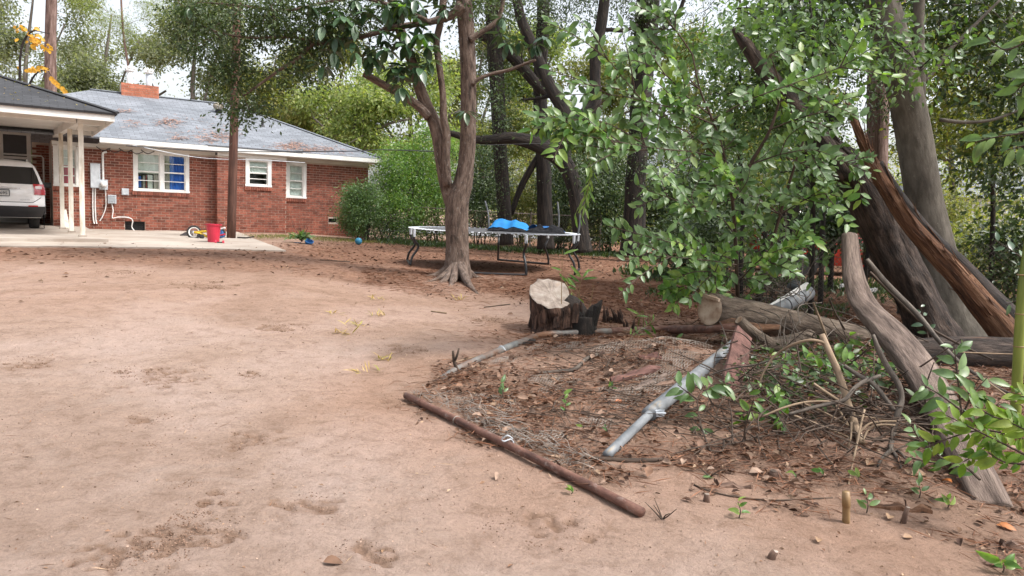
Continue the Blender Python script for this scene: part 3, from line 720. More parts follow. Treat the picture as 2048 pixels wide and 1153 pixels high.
def window(key, w_, sashes, lights, back):
    u0, u1, z0, z1 = WIN[key]
    fr = MB(); f = 0.075
    wn = bpy.data.objects.new('window', None); link(wn, house)
    hbox(fr, u0 - .03, u0 + f, w_ - .10, w_ + .025, z0, z1); hbox(fr, u1 - f, u1 + .03, w_ - .10, w_ + .025, z0, z1)
    hbox(fr, u0 + f, u1 - f, w_ - .10, w_ + .023, z1 - f, z1 + .02)
    hbox(fr, u0 - .04, u1 + .04, w_ - .10, w_ + .045, z0 - .055, z0 - .001)
    iu0, iu1 = u0 + f, u1 - f; n = sashes; wd = (iu1 - iu0) / n
    for k in range(1, n): hbox(fr, iu0 + wd * k - .05, iu0 + wd * k + .05, w_ - .09, w_ + .018, z0, z1 - f)
    fr.build('frame', MT['white_paint'], wn)
    for k in range(n):
        a, b = iu0 + wd * k + (0.05 if k else 0), iu0 + wd * (k + 1) - (0.05 if k < n - 1 else 0)
        s = MB(); e = .028; H_ = z1 - f - z0
        for (q0, q1, q2, q3) in ((a, a + e, z0, z1 - f), (b - e, b, z0, z1 - f)): hbox(s, q0, q1, w_ - .055, w_ - .02, q2, q3)
        for zz in (z0, z1 - f - e): hbox(s, a + e, b - e, w_ - .055, w_ - .02, zz, zz + e)
        for j in range(1, lights):
            zz = z0 + H_ * j / lights; tt = .02 if j == lights // 2 else .011
            hbox(s, a + e, b - e, w_ - .052, w_ - .022 if tt < .015 else w_ - .017, zz - tt, zz + tt)
        s.build('sash', MT['white_paint'], wn)
        p = MB(); hbox(p, a + e, b - e, w_ - .042, w_ - .038, z0 + e, z1 - f - e); p.build('pane', MT['glass'], wn)
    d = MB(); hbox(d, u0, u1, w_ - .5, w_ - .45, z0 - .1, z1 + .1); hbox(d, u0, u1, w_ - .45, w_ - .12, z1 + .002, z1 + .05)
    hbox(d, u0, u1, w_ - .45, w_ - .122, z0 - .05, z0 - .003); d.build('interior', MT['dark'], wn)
    for (nm, m, fa, fb, za, zb, wv) in back:
        mb = MB(); N = 14; ua, ub = u0 + (u1 - u0) * fa, u0 + (u1 - u0) * fb; zz0, zz1 = z0 + (z1 - z0) * za, z0 + (z1 - z0) * zb
        vv = []; ff = []
        for i in range(N + 1):
            uu = ua + (ub - ua) * i / N; dw = 0.018 * math.sin(i * 2.1) * wv
            for zz in (zz0, zz1): vv.append(H(uu, w_ - .085 + dw, zz))
        for i in range(N): ff.append((2 * i, 2 * i + 2, 2 * i + 3, 2 * i + 1))
        mb.add(vv, ff).build(nm, MT[m], wn)
    # brick sill, bricks on edge
    k = 0; u = u0 - .06
    while u < u1 + .02:
        b = bpy.data.objects.new('sill_brick', bm0); link(b, wn); M = Matrix.Identity(4)
        c = H(u + .03, w_ + .002, z0 - .113)
        for i in range(3): M[i][0] = HU[i] * .058; M[i][1] = HN[i] * .08; M[i][2] = HZ[i] * .105; M[i][3] = c[i]
        b.matrix_basis = M; u += .069
    return wn
window('A', 0, 2, 4, [('blind', 'blind', .05, .48, .42, .97, .2), ('curtain', 'beige_cloth', .52, .66, .02, .97, 1), ('curtain', 'blue_cloth', .66, .96, .02, .97, .7),
                      ('shirt', 'beige_cloth', .16, .2, .04, .36, .5), ('shirt', 'blind', .25, .34, .03, .38, .6), ('shirt', 'red_cloth', .215, .24, .05, .37, .5), ('shirt', 'blue_cloth', .06, .13, .05, .34, .5), ('shirt', 'beige_cloth', .36, .47, .03, .40, .6)])
window('B', BW, 1, 4, [('blind', 'blind', .04, .96, .42, .97, .15)])
window('C', 0, 1, 4, [('blind', 'blind', .04, .96, .03, .97, .1)])
window('D', 0, 1, 4, [('blind', 'blind', .04, .96, .5, .97, .15), ('curtain', 'red_cloth', .03, .97, .02, .5, .8)])

# roof: a hip roof with thickness, plus the small hip over the step-out
EW, EL, ER = 0.5, -5.4, UR + 0.32
RW, RZ, R0, R1 = -4.4, 4.80, -0.75, 3.7
roof = MB()
def roof_face(pts, mi=0):
    pts = [np.asarray(p) for p in pts]; n = norm(np.cross(pts[1] - pts[0], pts[2] - pts[0])); n = n if n[2] > 0 else -n
    e = norm(np.cross(HZ, n)); s_ = np.cross(n, e)
    t = [(p @ e, p @ s_, 0) for p in pts]; k = len(pts)
    low = [p - n * 0.05 for p in pts]
    roof.add(pts + low, [tuple(range(k)), tuple(range(2 * k - 1, k - 1, -1))] + [(i, i + k, (i + 1) % k + k, (i + 1) % k) for i in range(k)], t + t, mi)
zE = ZF + 0.012
A_, B_, C_, D_ = H(EL, EW, zE), H(ER, EW, zE), H(ER, 2 * RW - EW, zE), H(EL, 2 * RW - EW, zE)
Ra, Rb = H(R0, RW, RZ), H(R1, RW, RZ)
roof_face([A_, B_, Rb, Ra]); roof_face([B_, C_, Rb]); roof_face([C_, D_, Ra, Rb]); roof_face([D_, A_, Ra])
ub0, ub1, ubm = UB0 - .3, UB1 + .45, (UB0 + UB1) / 2
zk = lambda w_: zE + (EW - w_) * (RZ - zE) / (EW - RW)
wb = EW + 0.02
pk = H(ubm, EW - 1.15, zk(EW - 1.15) + .03)
roof_face([H(ub0, wb, zE + .02), H(ub1, wb, zE + .02), pk])
roof_face([H(ub0, wb, zE + .02), pk, H(ub0 - .05, EW - .05, zE + .035)]); roof_face([H(ub1, wb, zE + .02), pk, H(ub1 + .05, EW - .05, zE + .035)])
rf = roof.build('roof', MT['shingle'], house)
cap = MB(); cap.tube([B_ + HZ * .02, Rb + HZ * .02], .06, 6, flat=.5); cap.tube([Ra + HZ * .02, Rb + HZ * .02], .06, 6, flat=.5); cap.build('ridge_cap', MT['shingle'], rf)
fs = MB(); hbox(fs, -0.9, ER, EW - .03, EW + .002, ZS + .002, ZF); hbox(fs, ER - .03, ER + .004, 2 * RW - EW, EW - .033, ZS + .002, ZF); fs.build('fascia', MT['white_paint'], house)
sf = MB(); hbox(sf, -0.9, ER - .035, 0.004, EW - .035, ZS - .02, ZS); hbox(sf, UR + .003, ER - .035, -8, 0, ZS - .02, ZS); sf.build('soffit', MT['soffit'], house)
fz = MB(); hbox(fz, UL + .0, UB0 - .003, 0.003, .03, ZS - .12, ZS - .022); hbox(fz, UB0, UB1, BW + .003, BW + .03, ZS - .12, ZS - .022); hbox(fz, UB1 + .03, UR, .003, .03, ZS - .12, ZS - .022); fz.build('frieze_board', MT['soffit'], house)

# chimney with its own bricks, two flues
c0, c1, cw, cz0, cz1 = 0.14, 1.27, -4.2, 4.55, 5.12
ch = MB(); hbox(ch, c0 + .01, c1 - .01, cw - .55, cw - .01, cz0 - .5, cz1 - .01); chim = ch.build('chimney', MT['mortar'], house)
row = 0; z = cz0 - .02
while z < cz1 - .04:
    u = c0 - (row % 2) * .11
    while u < c1 - .01:
        a, b = max(u, c0), min(u + .205, c1)
        if b - a > .03:
            o = bpy.data.objects.new('brick', bm0); link(o, chim); M = Matrix.Identity(4); c = H((a + b) / 2, cw - .02, z + .033)
            for i in range(3): M[i][0] = HU[i] * (b - a); M[i][1] = HN[i] * .04; M[i][2] = HZ[i] * .066; M[i][3] = c[i]
            o.matrix_basis = M
            o.material_slots[0].link = 'OBJECT'; o.material_slots[0].material = MT['chimney_brick']
        u += .216
    row += 1; z += .0765
fb = MB(); hbox(fb, c0 - .02, c1 + .02, cw - .03, cw + .012, cz0 - .22, cz0 - .03); fb.build('flashing', MT['white_paint'], chim)
for k, (uu, mm) in enumerate(((0.42, 'white_plastic'), (1.0, 'grey_metal'))):
    f_ = MB(); f_.lathe(H(uu, cw - .25, cz1 - .02), [(.115, 0), (.095, .1), (.09, .46)], 14)
    fl = f_.build('flue', MT[mm], chim, smooth=True)
    cp = MB(); cp.lathe(H(uu, cw - .25, cz1 + .42), [(.10, 0), (.14, .03), (.14, .05), (.08, .06)], 14)
    for j in range(10):
        th = j * .628; d_ = np.array([math.cos(th), math.sin(th), 0]); cp.tube([H(uu, cw - .25, cz1 + .47) + d_ * .07, H(uu, cw - .25, cz1 + .53) + d_ * .15, H(uu, cw - .25, cz1 + .60) + d_ * .11], .017, 5)
    cp.build('flue_cap', MT['white_plastic'], chim)
# turbine vent and pipe vent on the roof
def on_roof(px, py):
    w_ = -2.0
    for _ in range(30):
        u_, z_ = hu(px, py, w_); wz = EW - (z_ - zE) / ((RZ - zE) / (EW - RW)); w_ = .5 * w_ + .5 * wz
    return u_, w_, zk(w_)
tu, tw, tz = on_roof(437, 226)
tv = MB(); tv.lathe(H(tu, tw, tz - .06), [(.11, 0), (.10, .16), (.12, .17)], 16); tvo = tv.build('turbine_vent', MT['black_metal'], rf, smooth=True)
tb = MB(); th = np.linspace(0, 2 * math.pi, 14, endpoint=False)
for a in th:
    d0 = np.array([math.cos(a), math.sin(a), 0]); d1 = np.array([math.cos(a + .35), math.sin(a + .35), 0]); cc = H(tu, tw, tz + .11)
    pts = [cc + d0 * .12, cc + d0 * .17 + HZ * .06, cc + d0 * .18 + HZ * .12, cc + d0 * .15 + HZ * .19, cc + d0 * .05 + HZ * .23]
    pt2 = [cc + d1 * .115, cc + d1 * .15 + HZ * .06, cc + d1 * .155 + HZ * .12, cc + d1 * .13 + HZ * .19, cc + d1 * .05 + HZ * .23]
    for i in range(4): tb.quad([pts[i], pt2[i], pt2[i + 1], pts[i + 1]])
MT['fin'] = plain('turbine_fin', (0.30, 0.26, 0.20), .5, metal=.3)
tb.build('turbine_fin', MT['fin'], rf)
pu, pw, pz = on_roof(525, 253)
pv = MB(); pv.lathe(H(pu, pw, pz - .05), [(.045, 0), (.045, .26)], 10); pv.lathe(H(pu, pw, pz - .04), [(.10, 0), (.06, .08)], 10); pv.build('pipe_vent', MT['black_metal'], rf)

# electrical gear on the wall
def wallbox(px0, py0, px1, py1, d, w_=0.0):
    u0, z1 = hu(px0, (py0 + py1) / 2, w_)[0], hu(px0, py0, w_)[1]; u1, z0 = hu(px1, (py0 + py1) / 2, w_)[0], hu(px1, py1, w_)[1]
    return u0, u1, z0, z1, d
u0, u1, z0, z1, d = wallbox(180, 327, 200, 377, .12)
pn = thing('electrical_panel', 'tall pale grey metal electrical panel on the brick wall beside the carport posts', 'electrical panel', H((u0 + u1) / 2, .06, z0))
b = MB(); hbox(b, u0, u1, .01, d, z0, z1); b.build('enclosure', MT['grey_metal'], pn)
b = MB(); hbox(b, u0 + .01, u1 - .01, d + .001, d + .012, z0 + .015, z1 - .015); b.box(H(u1 - .03, d + .018, (z0 + z1) / 2), (.012, .02, .06), AX); b.build('door', MT['grey_metal'], pn)
for uu in (u0 + .06, u0 + .12):
    b = MB(); b.tube([H(uu, .05, z0), H(uu - .01, .04, z0 - .5), H(uu, .04, .75), H(uu + .02, .04, .62)], .018, 6, sub=3); b.build('conduit', MT['white_plastic'], pn)
mu, mz = hu(206, 369)
mt_ = thing('electric_meter', 'round glass electric meter in a pale box right of the tall electrical panel', 'electric meter', H(mu, .06, mz - .14))
b = MB(); hbox(b, mu - .10, mu + .11, .01, .11, mz - .15, mz + .13); b.build('meter_box', MT['grey_metal'], mt_)
b = MB(); b.lathe(H(mu, .11, mz), [(.095, 0), (.095, .03), (.085, .035)], 18, HN); b.build('rim', MT['grey_metal'], mt_)
b = MB(); b.lathe(H(mu, .145, mz), [(.083, 0), (.083, .06), (.06, .09), (.0, .095)], 18, HN); b.build('dial', MT['white_plastic'], mt_, smooth=True)
b = MB(); b.tube([H(mu, .06, mz + .13), H(mu, .06, 2.50), H(mu + .02, .07, 2.60), H(mu + .10, .08, 2.63)], .03, 8, sub=3); b.build('conduit', MT['white_plastic'], mt_)
b = MB(); b.tube([H(mu + .05, .06, mz - .15), H(mu + .06, .05, mz - .6), H(mu - .02, .05, .85), H(mu - .1, .05, .7)], .014, 6, sub=3); b.build('cable', MT['white_plastic'], mt_)
u0, u1, z0, z1, d = wallbox(215, 390, 232, 408, .10)
jb = thing('junction_box', 'louvred grey box low on the brick wall with a trailing pale cable', 'junction box', H((u0 + u1) / 2, .05, z0))
b = MB(); hbox(b, u0, u1, .01, d, z0, z1); b.build('enclosure', MT['grey_metal'], jb)
for j in range(5):
    b = MB(); zz = z0 + (z1 - z0) * (j + .6) / 5.4; hbox(b, u0 + .02, u1 - .02, d + .001, d + .02, zz, zz + .018); b.build('louvre', MT['grey_metal'], jb)
b = MB(); b.tube([H(u0 + .1, .06, z0), H(u0 + .13, .06, z0 - .2), H(u0 + .11, .05, z0 - .4), H(u0 + .25, .06, .82), H(u0 + .5, .07, .82), H(u0 + .62, .08, .74), H(u0 + .6, .06, .55), H(u0 + .68, .12, .42)], .016, 6, sub=5); b.build('cable', MT['white_plastic'], jb)
u0, u1, z0, z1, d = wallbox(243, 377, 257, 391, .08)
b = MB(); hbox(b, u0, u1, .01, d, z0, z1); ob = b.build('utility_box', MT['grey_metal']); tag(ob, 'small plain grey box on the brick wall just below the double window corner', 'utility box')
b = MB(); hbox(b, u0 + .02, u1 - .02, d + .001, d + .01, z0 + .02, z1 - .02); b.build('cover', MT['grey_metal'], ob); 

# ------------------------------------------------------------------ patio and carport
def bil(A, B, C, D, n, m, lift):
    v = []; f = []
    for i in range(n + 1):
        for j in range(m + 1):
            s, t = i / n, j / m
            p = (1 - s) * (1 - t) * A + s * (1 - t) * B + s * t * C + (1 - s) * t * D
            p = p.copy(); p[2] = float(height(p[0], p[1])) + lift; v.append(p)
    k = len(v); v += [p - HZ * .25 for p in v]
    for i in range(n):
        for j in range(m):
            a = i * (m + 1) + j; f.append((a, a + m + 1, a + m + 2, a + 1))
    rim = [i * (m + 1) for i in range(n + 1)] + [n * (m + 1) + j for j in range(1, m + 1)] + [i * (m + 1) + m for i in range(n - 1, -1, -1)] + [j for j in range(m - 1, 0, -1)]
    for a, b_ in zip(rim, rim[1:] + rim[:1]): f.append((a, b_, b_ + k, a + k))
    return v, f
pA, pB, pC, pD = G(-400, 486), G(572, 504), G(497, 473), H(-6, .1, 0)
pC = H(hu(470, 470)[0], .35, 0)
v, f = bil(pA, pB, pC, pD, 40, 14, 0.028)
po = MB().add(v, f).build('patio', MT['concrete'], smooth=False, kind='structure')
CU1, CV1, CFL = -1.25, 6.0, 0.535
sb = MB(); hbox(sb, -8.0, CU1, -1.9, 6.35, 0.2, CFL); sb.build('carport_floor', MT['concrete'], kind='structure')
carport = thing('carport', 'white painted carport with dark shingle hip roof attached to the left of the brick house', 'carport', H(-4, 3, CFL))
CZS = 2.93; PU = -1.68; PUS = (hu(163, 350, 5.5)[0], hu(141, 350, 3.62)[0], hu(123, 350, 1.8)[0])
for k, (pv_, tl) in enumerate(((5.5, .0), (3.62, .02), (1.8, .03))):
    b = MB(); b.box(H(PUS[k], pv_, (CFL + CZS) / 2), (.095, .095, CZS - CFL), AX); po_ = b.build('post', MT['post_paint'], carport)
    b = MB(); b.box(H(PUS[k], pv_, CFL + .02), (.15, .15, .04), AX); b.build('post_base', MT['concrete'], po_)
PU = PUS[0]
bp0, bp1 = H(PUS[0], 5.62, CZS + .086), H(PUS[2] - (PUS[1] - PUS[2]) * .5, -.02, CZS + .086); bd = norm(bp1 - bp0)
b = MB(); b.box((bp0 + bp1) / 2, (.13, np.linalg.norm(bp1 - bp0), .168), np.array([norm(np.cross(bd, HZ)), bd, HZ])); hbox(b, -8.0, PU - .09, 5.45, 5.6, CZS + .002, CZS + .17); b.build('beam', MT['soffit'], carport)
b = MB(); hbox(b, -8.4, CU1 + .14, -1.9, CV1 + .06, CZS + .172, CZS + .19); b.build('ceiling', MT['soffit'], carport)
for (vv) in (4.6, 2.7, .9):
    b = MB(); hbox(b, PU + .09, CU1 + .13, vv - .025, vv + .025, CZS + .06, CZS + .17); b.build('rafter_tail', MT['soffit'], carport)
ct = CZS + .20
b = MB(); hbox(b, -8.4, CU1 + .17, CV1 + .062, CV1 + .09, CZS + .05, ct + .02); hbox(b, CU1 + .142, CU1 + .17, .55, CV1 + .06, CZS + .05, ct + .02); b.build('fascia', MT['white_paint'], carport)
roof = MB(); ce_u, ce_v = CU1 + .22, CV1 + .14; sl_ = .36; dp = 3.4
roof_face([H(-8.6, ce_v, ct + .025), H(ce_u, ce_v, ct + .025), H(ce_u - dp, ce_v - dp, ct + .025 + sl_ * dp), H(-8.6, ce_v - dp, ct + .025 + sl_ * dp)])
roof_face([H(ce_u, ce_v, ct + .025), H(ce_u, -.2, ct + .025), H(ce_u - dp, -.2, ct + .025 + sl_ * dp), H(ce_u - dp, ce_v - dp, ct + .025 + sl_ * dp)])
roof_face([H(-8.6, ce_v - dp, ct + .025 + sl_ * dp), H(ce_u - dp, ce_v - dp, ct + .025 + sl_ * dp), H(ce_u - dp, -.2, ct + .03 + sl_ * dp), H(-8.6, -.2, ct + .03 + sl_ * dp)])
cr = roof.build('roof', MT['shingle_dark'], carport)
b = MB(); b.tube([H(ce_u, ce_v, ct + .04), H(ce_u - dp, ce_v - dp, ct + .04 + sl_ * dp)], .06, 6, flat=.5); b.build('hip_cap', MT['shingle_dark'], cr)
# screened back wall of the carport
sc = thing('screened_wall', 'dark screened porch wall with white framing at the back of the carport', 'screen wall', H(-4, -1.9, CFL))
b = MB(); sw = -1.93
hbox(b, -8.0, -2.43, sw - .06, sw - .003, CFL, CFL + .95); b.build('lower_panel', MT['white_paint'], sc)
us = [-8.0, -6.6, -5.2, -3.92, -3.16, -2.5]
b = MB()
for uu in us: hbox(b, uu - .05, uu + .05, sw - .03, sw + .03, CFL + .952, CZS + .16)
for zz in (CFL + .95, 2.35, CZS + .1): hbox(b, -8.0, -2.44, sw - .025, sw + .024, zz, zz + .07)
b.build('frame', MT['white_paint'], sc)
for a, c in zip(us[:-1], us[1:]):
    b = MB(); hbox(b, a + .05, c - .05, sw - .012, sw - .006, CFL + 1.02, CZS + .1); b.build('screen', MT['screen_dark'], sc)
rl = MB(); rl.tube([H(-3.1, -1.2, 2.45), H(-2.22, -1.2, 2.45), H(-2.17, -1.2, 2.40), H(-2.17, -1.2, .72), H(-2.3, -1.2, .70)], .022, 7); ro = rl.build('rail_frame', MT['white_plastic']); tag(ro, 'thin white bent pipe frame standing by the brick corner inside the carport', 'pipe frame')
rp = MB(); rp.box(H(-1.75, .9, CFL + .22), (.10, 1.6, .05), np.array([HU, norm(HN * 1 - HZ * .28), norm(HZ + HN * .28)])); ro = rp.build('ramp_rail', MT['post_paint']); tag(ro, 'short sloping pale board behind the farthest carport post', 'board')
# ------------------------------------------------------------------ the white car in the carport
def make_car(name, label, origin, fx, fy, paint, full=True, L=4.6, W=1.84, HT=1.68):
    """fx: unit vector to the car's right, fy: unit vector to its front"""
    t = thing(name, label, 'car', origin)
    O_ = np.asarray(origin, float); o3 = lambda x, y, z: O_ + fx * x + fy * y + HZ * z
    def hw(z): return np.interp(z, [.25, .4, .6, .95, 1.08, 1.35, 1.55, 1.64], [.80, .87, .905, .905, .875, .79, .70, .60]) * (W / 1.84)
    def yr(z): return np.interp(z, [.25, .45, .60, .68, .78, 1.02, 1.10, 1.52, 1.60, 1.66], [.16, .03, .0, .03, .09, .12, .16, .40, .46, .75])
    def yf(z): return np.interp(z, [.25, .45, .7, .88, 1.0, 1.10, 1.5, 1.6, 1.66], [L - .15, L, L - .02, L - .25, L - 1.15, L - 1.30, L - 2.05, L - 2.25, L - 2.6])
    def pt(a, b_, z, off=0.0):
        x = a * hw(z); y0 = yr(z) + .16 * abs(a) ** 5; y1 = yf(z) - .35 * abs(a) ** 4
        return x, y0 + b_ * (y1 - y0), z
    zs = [.28, .36, .48, .60, .68, .78, .90, 1.02, 1.09, 1.25, 1.40, 1.53, 1.60, 1.645]
    As = np.linspace(-1, 1, 13); Bs = np.linspace(0, 1, 15)
    mb = MB()
    def grid(fn, n, m, flip=False, tgt=mb):
        v = [fn(i, j) for i in range(n) for j in range(m)]; f = []
        for i in range(n - 1):
            for j in range(m - 1):
                q_ = (i * m + j, (i + 1) * m + j, (i + 1) * m + j + 1, i * m + j + 1); f.append(q_[::-1] if flip else q_)
        tgt.add(v, f)
    grid(lambda i, j: o3(*pt(As[i], 0, zs[j])), 13, len(zs)); grid(lambda i, j: o3(*pt(As[i], 1, zs[j])), 13, len(zs), True)
    grid(lambda i, j: o3(*pt(-1, Bs[i], zs[j])), 15, len(zs), True); grid(lambda i, j: o3(*pt(1, Bs[i], zs[j])), 15, len(zs))
    def roofp(i, j):
        x, y, z = pt(As[i], Bs[j], zs[-1]); return o3(x, y, z + .05 * (1 - abs(As[i]) ** 2.5) * (1 - (2 * Bs[j] - 1) ** 4) * 1.0)
    grid(roofp, 13, 15, True); grid(lambda i, j: o3(*pt(As[i], Bs[j], zs[0])), 13, 15)
    body = mb.build('body', paint, t, smooth=True)
    def rear(a0, a1, z0, z1, off, n=9, m=5):
        b = MB(); aa_ = np.linspace(a0, a1, n); zz = np.linspace(z0, z1, m)
        grid(lambda i, j: o3(*(np.array(pt(aa_[i], 0, zz[j])) - np.array([0, off, 0]) + np.array([np.sign(aa_[i]) * off * .6 * (abs(aa_[i]) > .9), 0, 0]))), n, m, False, b); return b
    def side(sx, b0, b1, z0, z1, off, n=9, m=5):
        b = MB(); bb = np.linspace(b0, b1, n); zz = np.linspace(z0, z1, m)
        grid(lambda i, j: o3(*(np.array(pt(sx, bb[i], zz[j])) + np.array([sx * off, 0, 0]))), n, m, sx < 0, b); return b
    rear(-.92, .92, 1.09, 1.50, .012).build('rear_window', MT['car_glass'], t, smooth=True)
    for sx in (-1, 1):
        for (b0, b1) in ((.06, .20), (.22, .42), (.44, .60)): side(sx, b0, b1, 1.10, 1.46, .012).build('side_window', MT['car_glass'], t, smooth=True)
    front = MB(); grid(lambda i, j: o3(*(np.array(pt(np.linspace(-.9, .9, 9)[i], 1, np.linspace(1.12, 1.48, 5)[j])) + np.array([0, .015, .01]))), 9, 5, True, front); front.build('windscreen', MT['car_glass'], t, smooth=True)
    rear(-1.0, 1.0, .29, .56, .02, 13, 5).build('rear_bumper', MT['black_plastic'], t, smooth=True)
    for sx in (-1, 1):
        side(sx, 0, .09, .29, .54, .022, 5, 4).build('bumper_corner', MT['black_plastic'], t, smooth=True)
        tl = MB(); n0 = rear(.76 * sx, 1.0 * sx, .84, 1.10, .018, 5, 5); s0 = side(sx, 0, .045, .84, 1.10, .020, 4, 5)
        for q_ in (n0, s0): tl.add(np.concatenate(q_.v), q_.f)
        to = tl.build('tail_light', MT['tail_red'], t, smooth=True)
        rear(.80 * sx, .93 * sx, .98, 1.05, .026, 4, 3).build('reverse_lamp', MT['tail_clear'], to, smooth=True)
        rear(.62 * sx, .84 * sx, .555, .585, .024, 4, 2).build('reflector', MT['tail_red'], t)
        rk = MB(); rk.tube([o3(sx * .56, 1.0, 1.66), o3(sx * .565, 1.1, 1.72), o3(sx * .565, 2.2, 1.73), o3(sx * .55, 2.35, 1.68)], .016, 6, sub=3); rk.build('roof_rail', MT['chrome'], t)
        mr = MB(); mr.box(o3(sx * 1.02, 2.75, 1.10), (.2, .09, .14), np.array([fx, fy, HZ]), jit=.02); mr.build('mirror', MT['black_plastic'], t)
        for y in (.86, L - .95):
            wl = bpy.data.objects.new('wheel', None); link(wl, t)
            b = MB(); b.lathe(o3(sx * (W / 2 - .24), y, .345), [(.2, -.11), (.32, -.11), (.345, -.08), (.345, .08), (.32, .115), (.24, .12)] if sx > 0 else [(.24, -.12), (.32, -.115), (.345, -.08), (.345, .08), (.32, .11), (.2, .11)], 28, fx); b.build('tyre', MT['rubber'], wl, smooth=True)
            b = MB(); b.lathe(o3(sx * (W / 2 - .24 + .11), y, .345), [(.235, -.01), (.235, .01), (.07, .015), (.05, .03)] if sx > 0 else [(.05, -.03), (.07, -.015), (.235, -.01), (.235, .01)], 20, fx); b.build('rim', MT['grey_metal'], wl)
            ar = MB(); th = np.linspace(0, math.pi, 12)
            ar.tube([o3(sx * (hw(.5) + .006), y + .40 * math.cos(a), .36 + .38 * math.sin(a)) for a in th], .035, 6); ar.build('arch_trim', MT['black_plastic'], t)
            fl = MB(); fl.lathe(o3(sx * (hw(.5) + .004) - (fx @ fx) * 0, y, .36), [(.36, -.004), (.36, .004)], 26, fx); fl.build('wheel_well', MT['dark'], t)
    b = MB(); b.tube([o3(x, yr(.98) - .03 + .16 * abs(x / hw(.98)) ** 5, .985 - .02 * abs(x)) for x in np.linspace(-.40, .40, 9)], [.02, .028, .03, .03, .03, .03, .03, .028, .012], 8, flat=.7); b.build('chrome_bar', MT['chrome'], t, smooth=True)
    pl = rear(-.19, .19, .80, .93, .02, 3, 2); plo = pl.build('licence_plate', MT['white_plastic'], t)
    fr = MB()
    for (x0, x1, z0, z1) in ((-.19, .19, .925, .945), (-.19, .19, .785, .80), (-.195, -.178, .80, .925), (.178, .195, .80, .925)): fr.box(o3((x0 + x1) / 2, yr(.86) - .03, (z0 + z1) / 2), (x1 - x0, .012, z1 - z0), np.array([fx, fy, HZ]))
    fr.build('plate_frame', MT['black_plastic'], plo)
    def text(s_, x, z, size, mat, off):
        cu = bpy.data.curves.new('lettering', 'FONT'); cu.body = s_; cu.size = size; cu.extrude = .002; cu.align_x = 'CENTER'
        tmp = bpy.data.objects.new('lettering_tmp', cu); COL.objects.link(tmp)
        me = bpy.data.meshes.new_from_object(tmp.evaluated_get(bpy.context.evaluated_depsgraph_get())); bpy.data.objects.remove(tmp)
        me.materials.clear(); me.materials.append(mat); me.name = 'lettering'
        ob = bpy.data.objects.new('lettering', me); link(ob, t)
        p = o3(x, yr(z) - off + .16 * abs(x / hw(z)) ** 5, z); M = Matrix.Identity(4); zz = norm(-fy + HZ * .35) if z > .75 else -fy
        yy = norm(HZ - zz * (HZ @ zz))
        for i in range(3): M[i][0] = fx[i]; M[i][1] = yy[i]; M[i][2] = zz[i]; M[i][3] = p[i]
        ob.matrix_basis = M
    if full:
        text('8695', .05, .83, .10, MT['black_plastic'], .045); text('EQUINOX', .50, .70, .042, MT['grey_metal'], .012)
        sm = MB(); sm.tube([o3(x, yr(.655) - .006 + .16 * abs(x / hw(.655)) ** 5, .655 + .10 * max(0, abs(x) / .78 - .85) * 6) for x in np.linspace(-.82, .82, 21)], .006, 4); sm.build('tailgate_seam', MT['dark'], t)
    return t
cy_ = 2.55
cpx = [hu(91, 440, cy_)[0]][0]
make_car('parked_car', 'white hatchback parked tail out inside the carport', H(cpx - .90, cy_, CFL), HU, -HN, MT['car_white'])

# ------------------------------------------------------------------ utility pole, cables
q = P3(462, 471, 19.2); q[2] = height(q[0], q[1])
top = P3(478, -140, 19.2)
b = MB(); b.tube([q - HZ * .2, q * .5 + top * .5, top], [.112, .102, .094], 14, rough=.03, sub=4)
up_ = thing('utility_pole', 'brown weathered wooden utility pole in front of the brick house', 'utility pole', q)
b.build('pole', MT['pole_wood'], up_, smooth=True)
def cable(name, label, pts, r, mat, sag=0.0):
    p, _ = spline(pts, np.ones(len(pts)), 8)
    return tag(MB().tube(p, r, 4, cap=False).build(name, mat), label, 'cable')
cable('overhead_cable', 'dark service cable slung level along the house eave and out to the trees', [H(-.3, .8, 2.80), H(2.0, 1.4, 2.80), P3(690, 303, 21), P3(760, 300, 21), P3(890, 304, 17)], .013, MT['black_plastic'])
cable('overhead_cable', 'pale thin cable dipping from the eave in front of the small windows', [H(-.1, .55, 2.84), H(1.6, .7, 2.62), P3(530, 321, 21.5), P3(610, 326, 22.5)], .010, MT['grey_metal'])
cable('overhead_cable', 'thin wire crossing behind the twin stem tree above the trampoline', [P3(930, 292, 16), P3(1060, 288, 16.5), P3(1180, 286, 17), P3(1300, 283, 17)], .004, MT['black_plastic'])
lo = MB()
for k in range(5):
    p0 = H(-.95 + .28 * k, .06, 2.76 - .03 * (k % 2)); lo.tube([p0, p0 + HZ * -.1 + HU * .16 + HN * .05, p0 + HU * .34 + HN * .06 - HZ * .02], .012, 5, sub=3)
tag(lo.build('cable_loop', MT['black_plastic']), 'dark loops of slack cable under the eave above the electrical panel', 'cable')

